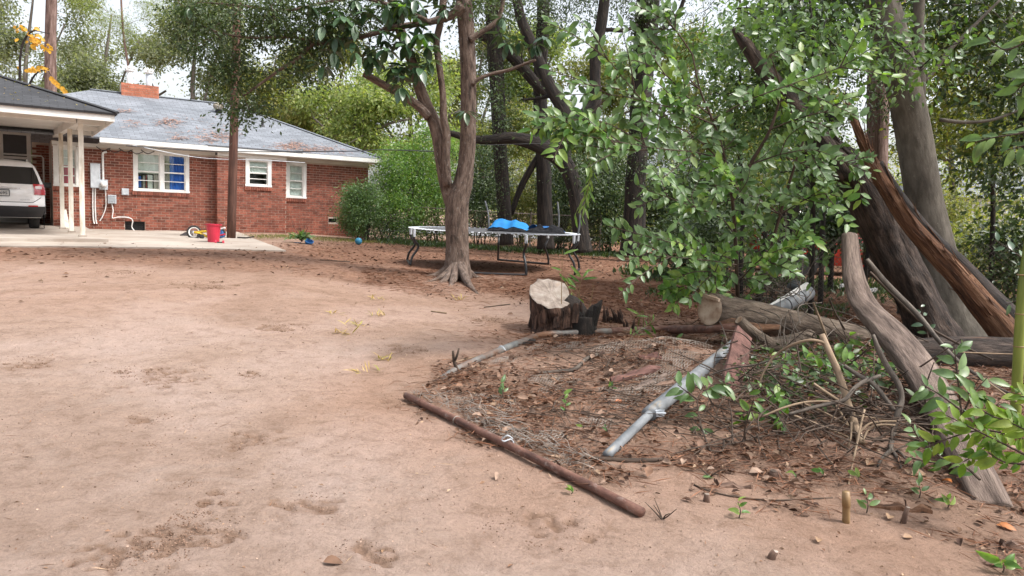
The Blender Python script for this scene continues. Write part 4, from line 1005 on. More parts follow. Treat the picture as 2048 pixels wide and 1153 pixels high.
# ------------------------------------------------------------------ yard things on and by the patio
q = G(427, 487); b = MB(); b.lathe(q, [(.115, 0), (.125, .02), (.155, .40), (.16, .405), (.17, .41), (.17, .44), (.158, .44), (.12, .03), (.0, .03)], 20)
b_ = thing('bin', 'red plastic waste bin standing on the patio beside the small bike', 'bin', q); b.build('tub', MT['red_plastic'], b_, smooth=False)
b = MB()
for sx in (-1, 1): b.box(q + np.array([.17 * sx, 0, .425]), (.03, .09, .022))
b.build('lip', MT['red_plastic'], b_)
q = G(439, 489); d = np.array([.98, .2, 0]); b = MB(); b.tube([q + d * -.09 + HZ * .045, q + d * .09 + HZ * .045], .013, 8)
db = thing('dumbbell', 'tiny dark red dumbbell lying at the foot of the red bin', 'dumbbell', q); b.build('bar', MT['black_metal'], db)
for sx in (-1, 1): b = MB(); b.lathe(q + d * .08 * sx + HZ * .045 - d * .02, [(.03, 0), (.045, .008), (.045, .032), (.03, .04)], 12, d); b.build('weight', MT['red_cloth'], db)
q = G(717, 490); b = MB(); R_b = .10; b.lathe(q + HZ * .0, [(R_b * math.sin(a), R_b - R_b * math.cos(a)) for a in np.linspace(.05, math.pi - .05, 14)], 22)
tag(b.build('ball', MT['ball_blue'], smooth=True), 'blue rubber ball lying on the ground near the dark bush', 'ball')

# child's bike tipped over, front wheel up
q = G(388, 478); Yb = q[1]; m_ = mpp(Yb)
bk = thing('child_bike', 'small yellow and blue child bicycle tipped over behind the red bin', 'bicycle', q)
wc = P3(388, 465, Yb); wn_ = norm([.35, -1, .12])
whl = bpy.data.objects.new('wheel', None); link(whl, bk)
def ring(c, n_, R_, r_, mat, nm, par):
    n_ = norm(n_); a = norm(np.cross(n_, HZ)); b0 = np.cross(n_, a)
    b = MB(); b.tube([c + (a * math.cos(t_) + b0 * math.sin(t_)) * R_ for t_ in np.linspace(0, 2 * math.pi, 25)], r_, 7, cap=False); return b.build(nm, mat, par, smooth=True)
ring(wc, wn_, 12.0 * m_, .026, MT['rubber'], 'tyre', whl); ring(wc, wn_, 9.6 * m_, .018, MT['white_plastic'], 'rim', whl)
a = norm(np.cross(wn_, HZ)); b0 = np.cross(wn_, a); sp = MB()
for k in range(12):
    t_ = k * math.pi / 6; sp.tube([wc, wc + (a * math.cos(t_) + b0 * math.sin(t_)) * 9.6 * m_], .004, 3, cap=False)
sp.lathe(wc - wn_ * .04, [(.03, 0), (.03, .08)], 10, wn_); sp.build('spoke', MT['chrome'], whl, kind='stuff')
fr = MB(); fr.tube([wc + wn_ * .05, P3(402, 468, Yb), P3(415, 474, Yb + .05)], .03, 8); fr.tube([wc - wn_ * .05, P3(404, 464, Yb), P3(418, 463, Yb), P3(432, 466, Yb)], .028, 8); fr.tube([P3(415, 474, Yb), P3(440, 472, Yb)], .026, 8); fr.build('frame', MT['yellow_paint'], bk, smooth=True)
b = MB(); b.lathe(P3(404, 474, Yb - .1), [(.055, 0), (.06, .02), (.06, .04), (.03, .05)], 14, wn_); b.lathe(P3(398, 472, Yb - .1), [(.045, 0), (.05, .03)], 12, wn_); b.build('training_wheel', MT['rubber'], bk)
hb = MB(); hb.tube([P3(430, 460, Yb), P3(438, 459, Yb), P3(450, 456, Yb - .05)], .02, 7); hb.build('handlebar', MT['white_plastic'], bk); hb = MB(); hb.tube([P3(440, 471, Yb - .05), P3(450, 469, Yb - .08)], .022, 7); hb.build('grip', MT['red_plastic'], bk)
ring(P3(441, 467, Yb), norm([.5, -1, .3]), 8.0 * m_, .03, MT['rubber'], 'tyre', bk); b = MB(); b.lathe(P3(441, 467, Yb), [(.09, -.02), (.10, 0), (.06, .03)], 14, norm([.5, -1, .3])); b.tube([P3(434, 472, Yb), P3(443, 474, Yb - .05), P3(448, 472, Yb)], .035, 7); b.build('guard', MT['blue_plastic'], bk)
sd = MB(); sd.lathe(P3(421, 458, Yb), [(.0, 0), (.05, .01), (.06, .04), (.03, .07)], 10, norm([.2, 0, 1])); sd.tube([P3(421, 462, Yb), P3(422, 446, Yb)], .018, 6); sd.build('seat', MT['black_plastic'], bk)
v = []; c0_ = G(360, 474); c1_ = G(386, 475); c2_ = G(386, 469); c3_ = G(370, 470)
mb_ = MB(); top_ = [c0_ + HZ * .05, c1_ + HZ * .05, c2_ + HZ * .12, c3_ + HZ * .07]; mb_.add(top_ + [p - HZ * .03 for p in top_], [(0, 1, 2, 3), (7, 6, 5, 4), (0, 4, 5, 1), (1, 5, 6, 2), (2, 6, 7, 3), (3, 7, 4, 0)])
tag(mb_.build('rubber_mat', MT['black_plastic']), 'flat black board lying by the little bike wheel on the patio', 'board')
q0, q1 = G(475, 479), G(492, 480); b = MB(); b.tube([q0 + HZ * .03, q1 + HZ * .03], .04, 7); b.tube([q1 + HZ * .05, G(508, 480) + HZ * .08], .02, 6)
tag(b.build('dark_plank', MT['charred']), 'short dark plank on the ground right of the utility pole', 'plank')

# blue pot with a plant
q = G(617, 489); pt_ = thing('potted_plant', 'leafy grey green plant spilling beside a blue pot by the house wall', 'potted plant', q)
b = MB(); b.lathe(q + np.array([0, 0, .0]), [(.08, 0), (.11, .08), (.115, .10), (.10, .10), (.07, .02)], 16, norm([.35, -.4, 1])); b.lathe(q + np.array([-.3, .1, 0]), [(.09, 0), (.09, .03)], 14); b.build('pot', MT['blue_plastic'], pt_)
rng = np.random.default_rng(5)
for k in range(70):
    a = rng.uniform(0, 6.28); e = rng.uniform(.2, 1.3); base = q + np.array([-.22 + rng.normal(0, .13), .08 + rng.normal(0, .08), .08 + rng.uniform(0, .1)])
    put_leaf(pt_, 'glossy', base, [math.cos(a) * math.cos(e), math.sin(a) * math.cos(e), math.sin(e)], [rng.normal(0, .3), rng.normal(0, .3), 1], rng.uniform(.12, .28))
b = MB()
for k in range(9):
    a = rng.uniform(0, 6.28); b.tube([q + np.array([-.2, .08, .05]), q + np.array([-.2 + .22 * math.cos(a), .08 + .2 * math.sin(a), rng.uniform(.25, .5)])], .006, 4)
b.build('stem', MT['bark_twig'], pt_)

# ------------------------------------------------------------------ trampoline
TC = P3(989, 472, 15.8); TR = 1.83
gz = float(height(TC[0], TC[1])); TC[2] = gz + .78
tr_ = thing('trampoline', 'round black trampoline on bent legs standing behind the twin stem tree', 'trampoline', (TC[0], TC[1], gz))
ring(TC, HZ, TR, .034, MT['galv'], 'rim', tr_)
b = MB(); N = 40; b.add([TC - HZ * .015] + [TC + np.array([math.cos(t_), math.sin(t_), 0]) * (TR - .20) - HZ * .0 for t_ in np.linspace(0, 2 * math.pi, N, endpoint=False)], [(0, 1 + k, 1 + (k + 1) % N) for k in range(N)]); b.build('jumping_mat', MT['tramp_mat'], tr_)
sp = MB()
for k in range(84):
    t_ = 2 * math.pi * k / 84; d = np.array([math.cos(t_), math.sin(t_), 0]); sp.tube([TC + d * (TR - .21), TC + d * (TR - .02)], .011, 4, cap=False)
sp.build('spring', MT['grey_metal'], tr_, kind='stuff')
for k, a0 in enumerate((-2.95, -1.55, -.15, 1.2)):
    for s_ in (0,):
        b = MB(); a1, a2 = a0 - .34, a0 + .34; d1, d2 = np.array([math.cos(a1), math.sin(a1), 0]), np.array([math.cos(a2), math.sin(a2), 0])
        g1, g2 = [float(height(*(TC + d * TR)[:2])) for d in (d1, d2)]
        pts = []
        for d, g in ((d1, g1),):
            pts += [TC + d * TR - HZ * .03, TC + d * TR - HZ * .20, TC + d * (TR - .10) - HZ * .36, TC + d * (TR + .02) - HZ * .55]
            e = TC + d * (TR + .06); e[2] = g + .06; pts.append(e); e2 = TC + (d * .93 + d2 * .07) * (TR + .06); e2[2] = g + .025; pts.append(e2)
        e2 = TC + (d2 * .93 + d1 * .07) * (TR + .06); e2[2] = g2 + .025; pts.append(e2); e = TC + d2 * (TR + .06); e[2] = g2 + .06
        pts += [e, TC + d2 * (TR + .02) - HZ * .55, TC + d2 * (TR - .10) - HZ * .36, TC + d2 * TR - HZ * .20, TC + d2 * TR - HZ * .03]
        b.tube(pts, .024, 8, sub=3); lg = b.build('leg', MT['black_metal'], tr_, smooth=True)
        c = MB()
        for d in (d1, d2): c.tube([TC + d * TR - HZ * .0, TC + d * TR - HZ * .16], .03, 8)
        c.build('leg_sleeve', MT['grey_metal'], lg)
for (px, py0, px1, py1, Y, lab) in ((1152, 486, 1160, 420, 15.5, 0), (978, 455, 970, 402, 17.4, 0), (1116, 470, 1115, 404, 17.2, 0)):
    p0 = P3(px, py0, Y); p1 = P3(px1, py1, Y); b = MB(); b.tube([p0, p0 * .5 + p1 * .5 + np.array([.03, 0, 0]), p1], .017, 7, sub=3); b.build('net_pole', MT['galv'], tr_)
# folded pads lying on the mat
def cloth_heap(name, label, c, L_, W_, H_, mats, seed, ax):
    t = thing(name, label, 'trampoline pad', c)
    n, m = 22, 10
    for kk, (mat, u0, u1, nm, dz) in enumerate(mats):
        b = MB(); v = []; f = []
        for i in range(n + 1):
            for j in range(m + 1):
                s = (i / n - .5); ph = (j / m)
                prof = min(1.0, ph * 1.35) ** .8 * (1 - max(0, ph - .8) * 4)
                x = L_ * s; y = W_ * (ph - .5) * (1 + .15 * vnoise(np.array([i * .3 + seed]), np.array([j * .4]))[0])
                z = prof * H_ * (0.65 + .5 * vnoise(np.array([i * .28 + seed * 3.1]), np.array([j * .3 + kk]))[0] + .25) * (1 - abs(2 * s) ** 5) + dz
                v.append(np.asarray(c) + ax * x + np.cross(HZ, ax) * y + HZ * max(z, .005 + dz))
        i0, i1 = int(u0 * m), int(u1 * m)
        for i in range(n):
            for j in range(i0, i1): a = i * (m + 1) + j; f.append((a, a + m + 1, a + m + 2, a + 1))
        b.add(v, f); b.build(nm, mat, t, smooth=True)
    return t
ax_ = norm([1, -.12, 0])
p1_ = P3(1018, 461, 16.2); p1_[2] = TC[2] + .0
cloth_heap('folded_pad', 'bright blue and black pad heaped on the trampoline nearer the tree trunk', p1_, .92, .7, .20, [(MT['mesh_black'], 0, .25, 'underside', 0), (MT['pad_blue'], .2, 1, 'blue_vinyl', .012)], 2.3, ax_)
p2_ = P3(1090, 467, 16.0); p2_[2] = TC[2]
cloth_heap('folded_pad', 'flatter black net bundle with a blue edge at the right end of the trampoline', p2_, .85, .6, .16, [(MT['mesh_black'], 0, .72, 'net', 0), (MT['blue_plastic'], .7, 1, 'blue_vinyl', .01)], 6.1, ax_)
for (q0, q1, q2, q3, m) in (((982, 459), (1000, 452), (1052, 441), (990, 447), 'pad_blue'), ((1050, 463), (1062, 444), (1066, 446), (1058, 462), 'white_plastic')):
    pass

# ------------------------------------------------------------------ chain link fences
def chain_panel(t, A, B, h, cell, wire_r, mat, name='chain_link', bow=None, u_lim=None):
    """diagonal wires between ground points A and B"""
    A = np.asarray(A, float); B = np.asarray(B, float); L_ = np.linalg.norm(B - A); e = (B - A) / L_
    mb = MB(); step = cell * math.sqrt(2)
    n = int((L_ + h) / step) + 1
    def P_(s, z):
        p = A + e * s + HZ * z
        return p if bow is None else p + bow(s / L_, z / h)
    for sg in (1, -1):
        for k in range(n):
            s0 = k * step - (h if sg > 0 else 0)
            a, b_ = (s0, s0 + h) if sg > 0 else (s0 + 0, s0 - h)
            za, zb = 0.0, h
            pa, pb = [a, za], [b_, zb]
            # clip to 0..L
            for _ in range(1):
                if pa[0] < 0: t_ = (0 - pa[0]) / (pb[0] - pa[0]); pa = [0, za + (zb - za) * t_]
                if pa[0] > L_: t_ = (L_ - pa[0]) / (pb[0] - pa[0] + 1e-9); pa = [L_, za + (zb - za) * t_]
                if pb[0] > L_: t_ = (L_ - pa[0]) / (pb[0] - pa[0] + 1e-9); pb = [L_, pa[1] + (pb[1] - pa[1]) * t_]
                if pb[0] < 0: t_ = (0 - pa[0]) / (pb[0] - pa[0] - 1e-9); pb = [0, pa[1] + (pb[1] - pa[1]) * t_]
            if abs(pa[0] - pb[0]) < .02: continue
            m = 2 if bow is None else 7
            mb.tube([P_(pa[0] + (pb[0] - pa[0]) * i / (m - 1), pa[1] + (pb[1] - pa[1]) * i / (m - 1)) for i in range(m)], wire_r, 3, cap=False)
    return mb.build(name, mat, t)
def fence(name, label, pts, h, cell, wr, mat, pr=.025, rail=True, bow=None):
    t = thing(name, label, 'fence', pts[0])
    for a, b_ in zip(pts[:-1], pts[1:]):
        chain_panel(t, a, b_, h, cell, wr, mat, bow=bow)
        if rail: MB().tube([a + HZ * h, b_ + HZ * h], pr * .7, 6).build('rail', mat, t)
    for p in pts: MB().tube([p - HZ * .1, p + HZ * (h + .06)], pr, 8).build('post', MT['bark_dark'] if pr > .03 else mat, t)
    return t
def gp(px, Y, dz=0): 
    p = P3(px, 480, Y); p[2] = float(height(p[0], p[1])) + dz; return p
fence('chain_link_fence', 'rusty chain link fence far behind the trampoline among the shrubs', [gp(735, 25.5), gp(822, 25.0), gp(930, 24.4), gp(1060, 23.6), gp(1200, 23)], 1.15, .06, .003, MT['wire'])
fb0 = lambda s, z: np.array([.05 * math.sin(s * 9), .10 * math.sin(s * 7 + 1) * z + .06 * math.sin(z * 5), -.10 * z * math.sin(s * 3.1)])
fence('chain_link_fence', 'dark sagging chain link fence behind the sawn log and leaning trunks', [gp(1530, 10.6), gp(1738, 11.2), gp(1812, 11.5), gp(2060, 11.2), gp(2250, 11.0)], 1.25, .055, .0026, MT['wire_dark'], pr=.035, rail=False, bow=fb0)
# ------------------------------------------------------------------ trees
def pts_at(lst, Y=None):
    """[(px,py,w_px[,Y])] -> points, radii"""
    P, R_ = [], []
    for it in lst:
        y = it[3] if len(it) > 3 else Y
        P.append(P3(it[0], it[1], y)); R_.append(it[2] * .5 * mpp(y))
    return np.array(P), np.array(R_)
E_ = ellipse_blob
# twin stem tree in the middle of the yard
qT = G(915, 556); YT = qT[1]
main, mr_ = pts_at([(914, 572, 72), (914, 548, 62), (914, 520, 51), (914, 480, 46), (913, 440, 47), (915, 400, 47), (926, 368, 39), (932, 330, 32), (936, 280, 31), (937, 220, 30), (937, 150, 30), (934, 80, 31), (930, 20, 32), (924, -60, 32), (915, -200, 36)], YT)
left, lr_ = pts_at([(903, 415, 24), (892, 372, 27), (884, 330, 26), (877, 280, 26), (866, 240, 25), (850, 205, 24), (836, 165, 22), (826, 130, 20), (812, 90, 18), (795, 45, 20), (780, -20, 18), (770, -90, 14)], YT)
stub, sr_ = pts_at([(858, 235, 20), (836, 212, 18), (806, 192, 16), (770, 172, 15), (744, 157, 14), (728, 148, 13)], YT - .1)
thin, tr2 = pts_at([(895, 372, 18), (892, 320, 17), (893, 270, 16), (887, 235, 15), (886, 195, 13), (881, 150, 13), (877, 120, 13), (873, 85, 13), (880, 50, 13), (886, 10, 14), (890, -60, 12)], YT - .15)
limb, lb = pts_at([(925, 12, 26), (905, 30, 18), (861, 44, 13), (788, 56, 11), (735, 71, 9), (655, 86, 8), (622, 91, 8), (596, 118, 7), (566, 136, 6), (525, 165, 5), (487, 192, 4)], YT - .3)
limb2, lb2 = pts_at([(630, 90, 6), (608, 78, 5.5), (560, 75, 5), (500, 76, 4.5), (440, 66, 3.5), (400, 50, 3)], YT - .3)
limb3, lb3 = pts_at([(860, 44, 9), (800, 18, 8), (720, -4, 7), (640, 8, 6), (570, 22, 5), (500, 14, 4), (420, 6, 3)], YT - .5)
rlimb, rl_ = pts_at([(940, 80, 16), (955, 70, 12), (985, 50, 10), (1000, 30, 9), (1010, -20, 9)], YT - .1)
rlimb2, rl2 = pts_at([(945, 170, 9), (958, 158, 8), (985, 148, 7), (1020, 140, 7), (1045, 130, 6), (1072, 120, 5)], YT - .1)
rootl = []
for (px, py, r0) in ((855, 552, .12), (878, 566, .10), (940, 568, .13), (958, 590, .08), (900, 572, .10), (965, 556, .10), (845, 566, .05)):
    e = G(px, py); s0 = qT + (e - qT) * .15 + HZ * .22
    rootl.append((np.array([s0, qT + (e - qT) * .5 + HZ * .06, qT + (e - qT) * .8 - HZ * .0, e + (e - qT) * .25 - HZ * .05]), np.array([r0, r0 * .75, r0 * .45, .015])))
blobs = [E_(500, 35, YT - .3, 125, 60, .9, 40), E_(690, 50, YT - .2, 80, 50, .5, 18), E_(610, 95, YT - .2, 80, 36, .5, 16), E_(425, 105, YT - .3, 62, 60, .6, 28), E_(570, 40, YT - .2, 100, 50, .7, 34), E_(470, 150, YT - .2, 60, 34, .4, 13), E_(590, 140, YT - .1, 70, 40, .5, 14), E_(500, 205, YT - .1, 60, 24, .4, 10), E_(455, 236, YT - .3, 40, 14, .3, 4), E_(640, 20, YT - .1, 80, 34, .6, 12),
         E_(380, 20, YT - .4, 40, 50, .5, 14), E_(720, 20, YT, 90, 40, .6, 12), E_(960, 18, YT, 70, 36, .6, 14)]
tw = tree('twin_stem_tree', 'reddish barked tree with two stems and flared roots standing before the trampoline', 'tree', qT,
     [(main, mr_), (left, lr_), (stub, sr_), (thin, tr2), (limb, lb), (limb2, lb2), (limb3, lb3), (rlimb, rl_), (rlimb2, rl2)] + rootl,
     blobs, MT['lf_oak'], MT['bark_main'], cl_r=.30, per=64, size=.08, seed=11, br=.016, sides=14, rough=.08)
rng = np.random.default_rng(21); cnt = 0
for (px, py, nl) in [(645, 135, 9), (668, 106, 8), (708, 88, 5), (740, 118, 12), (773, 103, 8), (788, 142, 12), (802, 178, 12), (858, 127, 10), (844, 74, 12), (811, 68, 10), (808, 16, 12), (787, 30, 10), (667, 26, 7), (646, 56, 8), (684, 38, 8), (708, 50, 8), (773, 18, 10), (737, 30, 9), (832, 38, 8), (858, 97, 8), (672, 78, 6), (711, 107, 7), (811, 95, 9), (840, 140, 7), (802, 159, 9), (1000, 75, 10), (1038, 88, 12), (1072, 93, 12), (1015, 92, 9), (1090, 80, 9), (930, 228, 9), (378, 20, 8), (1005, 40, 7)]:
    c = P3(px, py - 6, YT - .65 + rng.normal(0, .12))
    a0 = rng.uniform(0, 6.28)
    for k in range(nl):
        if cnt >= 300: break
        a = a0 + k * 2.4; e = rng.uniform(-1.25, .25)
        ax = np.array([math.cos(a) * math.cos(e), math.sin(a) * math.cos(e), math.sin(e)])
        n_ = np.array([-math.cos(a) * math.sin(e), -math.sin(a) * math.sin(e), math.cos(e)]) + rng.normal(0, .2, 3)
        L_ = rng.uniform(.22, .34) * (0.8 if px > 900 else 1)
        kind = 'bright' if (px, py) in ((808, 16), (844, 74), (811, 68)) and k % 3 == 0 else 'magnolia'
        put_leaf(tw, kind, c + ax * .02, ax, n_, L_); cnt += 1
ML = []
for k in range(46):
    px, py = rng.uniform(620, 890), rng.uniform(-20, 150)
    if py > 60 + (px - 620) * .5 or (px > 870 and py > 60): continue
    c = P3(px, py, YT - .3 + rng.normal(0, .3)); a0 = rng.uniform(0, 6.28)
    for q_ in range(8):
        a = a0 + q_ * 2.4; e = rng.uniform(-1.25, .25); ax = np.array([math.cos(a) * math.cos(e), math.sin(a) * math.cos(e), math.sin(e)]); ML.append((c + ax * .02, ax, np.array([-math.cos(a) * math.sin(e), -math.sin(a) * math.sin(e), math.cos(e)]) + rng.normal(0, .2, 3), rng.uniform(.18, .30)))
leaf_cloud('leaf', np.array([m_[0] for m_ in ML]), np.array([m_[1] for m_ in ML]), np.array([m_[2] for m_ in ML]), np.array([m_[3] for m_ in ML]), MT['lf_magnolia'], tw, 'stuff', six=True, wid=.36)
b = MB()
for (px, py, nl) in [(645, 135, 9), (668, 106, 8), (740, 118, 12), (788, 142, 12), (802, 178, 12), (858, 127, 10), (844, 74, 12), (708, 88, 5), (1038, 88, 9), (1072, 93, 9)]:
    k0 = min([*left, *thin, *limb, *stub, *rlimb2], key=lambda z: np.linalg.norm(z - P3(px, py - 6, YT - .3))); p1 = P3(px, py - 6, YT - .35)
    b.tube([k0, (k0 + p1) / 2 + HZ * .1, p1], [.014, .010, .006], 5, sub=3)
b.build('twig', MT['bark_dark'], tw, kind='stuff')

# trees behind the yard
def ttree(name, label, trunk_lists, Y, blobs, leaf, barkm, **k):
    tr = [pts_at(l, Y) for l in trunk_lists]
    base = tr[0][0][0].copy()
    return tree(name, label, 'tree', base, tr, blobs, MT[leaf], MT[barkm], **k)
ttree('oak_tree', 'dark oak whose low mossy limb bends left across behind the twin stem tree',
      [[(1166, 505, 40), (1162, 470, 34), (1156, 420, 32), (1146, 365, 32), (1128, 325, 34), (1095, 300, 34), (1060, 284, 30), (1020, 276, 24), (985, 280, 20), (950, 279, 16), (905, 268, 12), (880, 262, 8)],
       [(1128, 325, 26), (1128, 285, 34), (1140, 250, 34), (1122, 210, 28), (1092, 158, 25), (1062, 85, 22), (1040, 30, 20), (1025, -60, 18)],
       [(1140, 252, 34), (1165, 235, 30), (1190, 205, 26), (1190, 160, 22), (1192, 100, 23), (1204, 40, 22), (1215, -60, 20)],
       [(1195, 62, 8), (1220, 60, 8), (1250, 62, 7), (1275, 50, 6)], [(1110, 190, 10), (1080, 196, 7), (1045, 200, 4)]], 19.5,
      [E_(1050, 0, 20, 150, 60, 2.5, 52), E_(1220, -5, 20, 120, 50, 2.5, 34), (np.array([2.5, 18, 10.5]), np.array([5.5, 5, 2]), 90), E_(1010, 200, 19, 40, 60, .8, 14), E_(1180, 330, 19.3, 60, 60, 1.5, 20)], 'lf_dark', 'bark_dark', cl_r=.6, per=60, size=.09, seed=31, br=.04)
ttree('ivy_tree', 'tall dark trunk wrapped in ivy directly right of the twin stem tree',
      [[(1012, 490, 32), (1010, 440, 29), (1005, 360, 28), (1000, 290, 28), (996, 200, 30), (990, 100, 32), (985, 0, 32), (980, -120, 28)], [(1090, 190, 20), (1040, 130, 22), (1000, 90, 22), (960, 70, 16)]], 21.5,
      [E_(1000, 330, 21.4, 16, 170, .25, 60), E_(993, 120, 21.4, 20, 130, .25, 40), E_(960, 0, 21, 90, 50, 2, 34)], 'lf_dark', 'bark_dark', cl_r=.22, per=40, size=.06, seed=32)
ttree('bare_trunk_tree', 'straight dark trunk rising behind the blue pad of the trampoline',
      [[(1092, 498, 38), (1091, 470, 33), (1090, 420, 31), (1088, 350, 31), (1085, 280, 30), (1080, 180, 28), (1085, 60, 26), (1088, -80, 24)], [(1022, 430, 10), (1040, 380, 13), (1062, 338, 14), (1085, 300, 12)]], 22.0,
      [E_(1085, 20, 22, 110, 70, 2, 34), E_(960, 90, 22, 40, 60, 1, 12)], 'lf_dark', 'bark_dark', cl_r=.6, per=60, size=.09, seed=33)
ttree('ivy_tree', 'thick trunk clothed in ivy at its top behind the large leafed shrub',
      [[(1266, 512, 56), (1268, 470, 46), (1270, 420, 42), (1272, 350, 40), (1278, 260, 40), (1284, 180, 42), (1290, 100, 44), (1296, 0, 46), (1300, -120, 42)], [(1300, 70, 10), (1335, 50, 9), (1360, 20, 8), (1375, -30, 6)]], 20.5,
      [E_(1284, 60, 20.4, 28, 110, .35, 80), E_(1275, 260, 20.4, 24, 100, .3, 30), E_(1290, 350, 20.3, 30, 60, .5, 20), E_(1340, 10, 21, 140, 60, 3, 44)], 'lf_dark', 'bark_dark', cl_r=.25, per=44, size=.065, seed=34)
# right hand trees
qG = G(1895, 672); YG = 9.9
ttree('grey_tree', 'large smooth grey barked living tree leaning left beyond the log at the right', [[(1905, 720, 190), (1900, 672, 150), (1892, 620, 118), (1880, 560, 96), (1868, 500, 78), (1848, 400, 68), (1828, 270, 66), (1804, 160, 64), (1778, 60, 62), (1760, -10, 60), (1740, -120, 56)],
      [(1838, 200, 24), (1838, 120, 22), (1836, 60, 22), (1840, -40, 20)], [(1830, 178, 10), (1870, 140, 9), (1900, 100, 8), (1960, 40, 6), (2000, 0, 5)], [(1880, 240, 8), (1930, 245, 7), (1985, 240, 6), (2040, 220, 5)]], YG,
      [E_(1920, -20, 11, 200, 60, 1.2, 40), (np.array([7.2, 9.5, 7.6]), np.array([3.2, 3.6, 1.2]), 80), E_(1640, 10, 10.6, 110, 50, 1.0, 26), E_(1960, 90, 11, 110, 80, 1.0, 28)], 'lf_dark', 'bark_grey', cl_r=.42, per=55, size=.10, seed=41, six=True, rough=.05)
ttree('reddish_tree', 'straight pinkish brown trunk half hidden between the leaning dead trunk and grey tree', [[(1750, 530, 46), (1752, 430, 44), (1752, 340, 42), (1756, 240, 42), (1762, 120, 44), (1800, -40, 40)]], 14.5, [E_(1740, -60, 14, 120, 50, 2, 20)], 'lf_dark', 'bark_pine', seed=42, cl_r=.5, per=50, size=.08)
ttree('leaning_tree', 'dark slanting trunk leaning right behind the big shrub near the red car', [[(1555, 500, 44), (1570, 440, 40), (1590, 395, 36), (1615, 345, 34), (1642, 295, 32), (1680, 210, 26)]], 14.0, [E_(1680, 190, 14, 90, 60, 1.5, 24)], 'lf_dark', 'bark_dark', seed=43, cl_r=.45, per=56, size=.075)

# pines and trees behind the house
ttree('pine_tree', 'tall pine with pinkish scaly trunk rising behind the carport roof', [[(102, 480, 24), (102, 300, 23), (101, 190, 22), (101, 100, 21), (103, 0, 20), (104, -160, 18)]], 34, [], 'lf_far', 'bark_pine', seed=51)
ttree('pine_tree', 'second pine with yellowish green needle tufts above the long roof', [[(250, 420, 5), (262, 200, 4), (246, 60, 4), (240, -60, 3)]], 40, [E_(230, 50, 40, 36, 24, 1.2, 22), E_(170, 5, 40, 40, 16, 1.2, 14), E_(300, 20, 40, 30, 22, 1.2, 14), E_(255, 70, 40, 20, 16, 1, 8)], 'lf_yellowgreen', 'bark_pine', seed=52, cl_r=.45, per=110, size=.16, wid=.08)
ys = thing('yellow_sapling', 'sapling with bright orange yellow leaves hanging in front of the pine trunk', 'tree', P3(60, 330, 27))
b = MB(); b.tube([P3(40, 330, 27), P3(52, 200, 27), P3(70, 150, 27), P3(100, 138, 27)], [.06, .05, .03, .012], 6, sub=4); b.tube([P3(46, 260, 27), P3(40, 120, 27), P3(60, 65, 27), P3(100, 68, 27)], [.06, .04, .03, .01], 6, sub=4); b.tube([P3(95, 140, 27), P3(108, 160, 27), P3(128, 182, 27)], [.014, .01, .006], 5, sub=3); b.build('trunk', MT['bark_dark'], ys)
rng = np.random.default_rng(8)
for (cx_, cy2, sx, sy, n) in ((50, 58, 22, 8, 16), (72, 78, 22, 12, 34), (92, 96, 8, 8, 10), (62, 138, 20, 5, 20), (84, 134, 9, 3, 7)):
    for k in range(n):
        p = P3(rng.normal(cx_, sx * .5), rng.normal(cy2, sy * .55), 27 + rng.normal(0, .25)); a = rng.uniform(0, 6.28)
        put_leaf(ys, 'autumn', p, [math.cos(a), .5 * math.sin(a), -.45], [rng.normal(0, .5), -1, .6], rng.uniform(.14, .26))
for (px, py) in ((100, 152), (104, 157), (108, 160), (112, 164), (122, 172), (127, 178), (130, 183)):
    put_leaf(ys, 'autumn', P3(px, py, 26.9), [.5, -.2, -.8], [.3, -1, .3], .28)

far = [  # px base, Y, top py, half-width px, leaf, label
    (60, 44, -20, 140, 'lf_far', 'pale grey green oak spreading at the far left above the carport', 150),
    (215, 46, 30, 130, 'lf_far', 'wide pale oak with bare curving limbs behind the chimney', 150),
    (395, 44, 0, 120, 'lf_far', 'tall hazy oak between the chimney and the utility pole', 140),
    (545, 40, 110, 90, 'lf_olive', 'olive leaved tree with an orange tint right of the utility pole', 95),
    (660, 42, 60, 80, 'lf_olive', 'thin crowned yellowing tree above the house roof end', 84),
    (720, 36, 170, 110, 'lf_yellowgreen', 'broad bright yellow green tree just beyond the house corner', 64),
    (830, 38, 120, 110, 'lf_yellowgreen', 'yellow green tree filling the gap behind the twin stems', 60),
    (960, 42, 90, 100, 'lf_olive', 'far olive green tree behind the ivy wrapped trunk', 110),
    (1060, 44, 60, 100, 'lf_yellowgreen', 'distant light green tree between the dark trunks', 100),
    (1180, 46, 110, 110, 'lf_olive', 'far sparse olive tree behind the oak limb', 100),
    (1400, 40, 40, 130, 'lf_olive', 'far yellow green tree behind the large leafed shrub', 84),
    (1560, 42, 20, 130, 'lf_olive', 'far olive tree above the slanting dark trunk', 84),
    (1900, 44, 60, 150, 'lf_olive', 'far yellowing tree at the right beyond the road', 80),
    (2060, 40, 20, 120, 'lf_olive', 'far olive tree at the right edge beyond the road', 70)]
frg = np.random.default_rng(31)
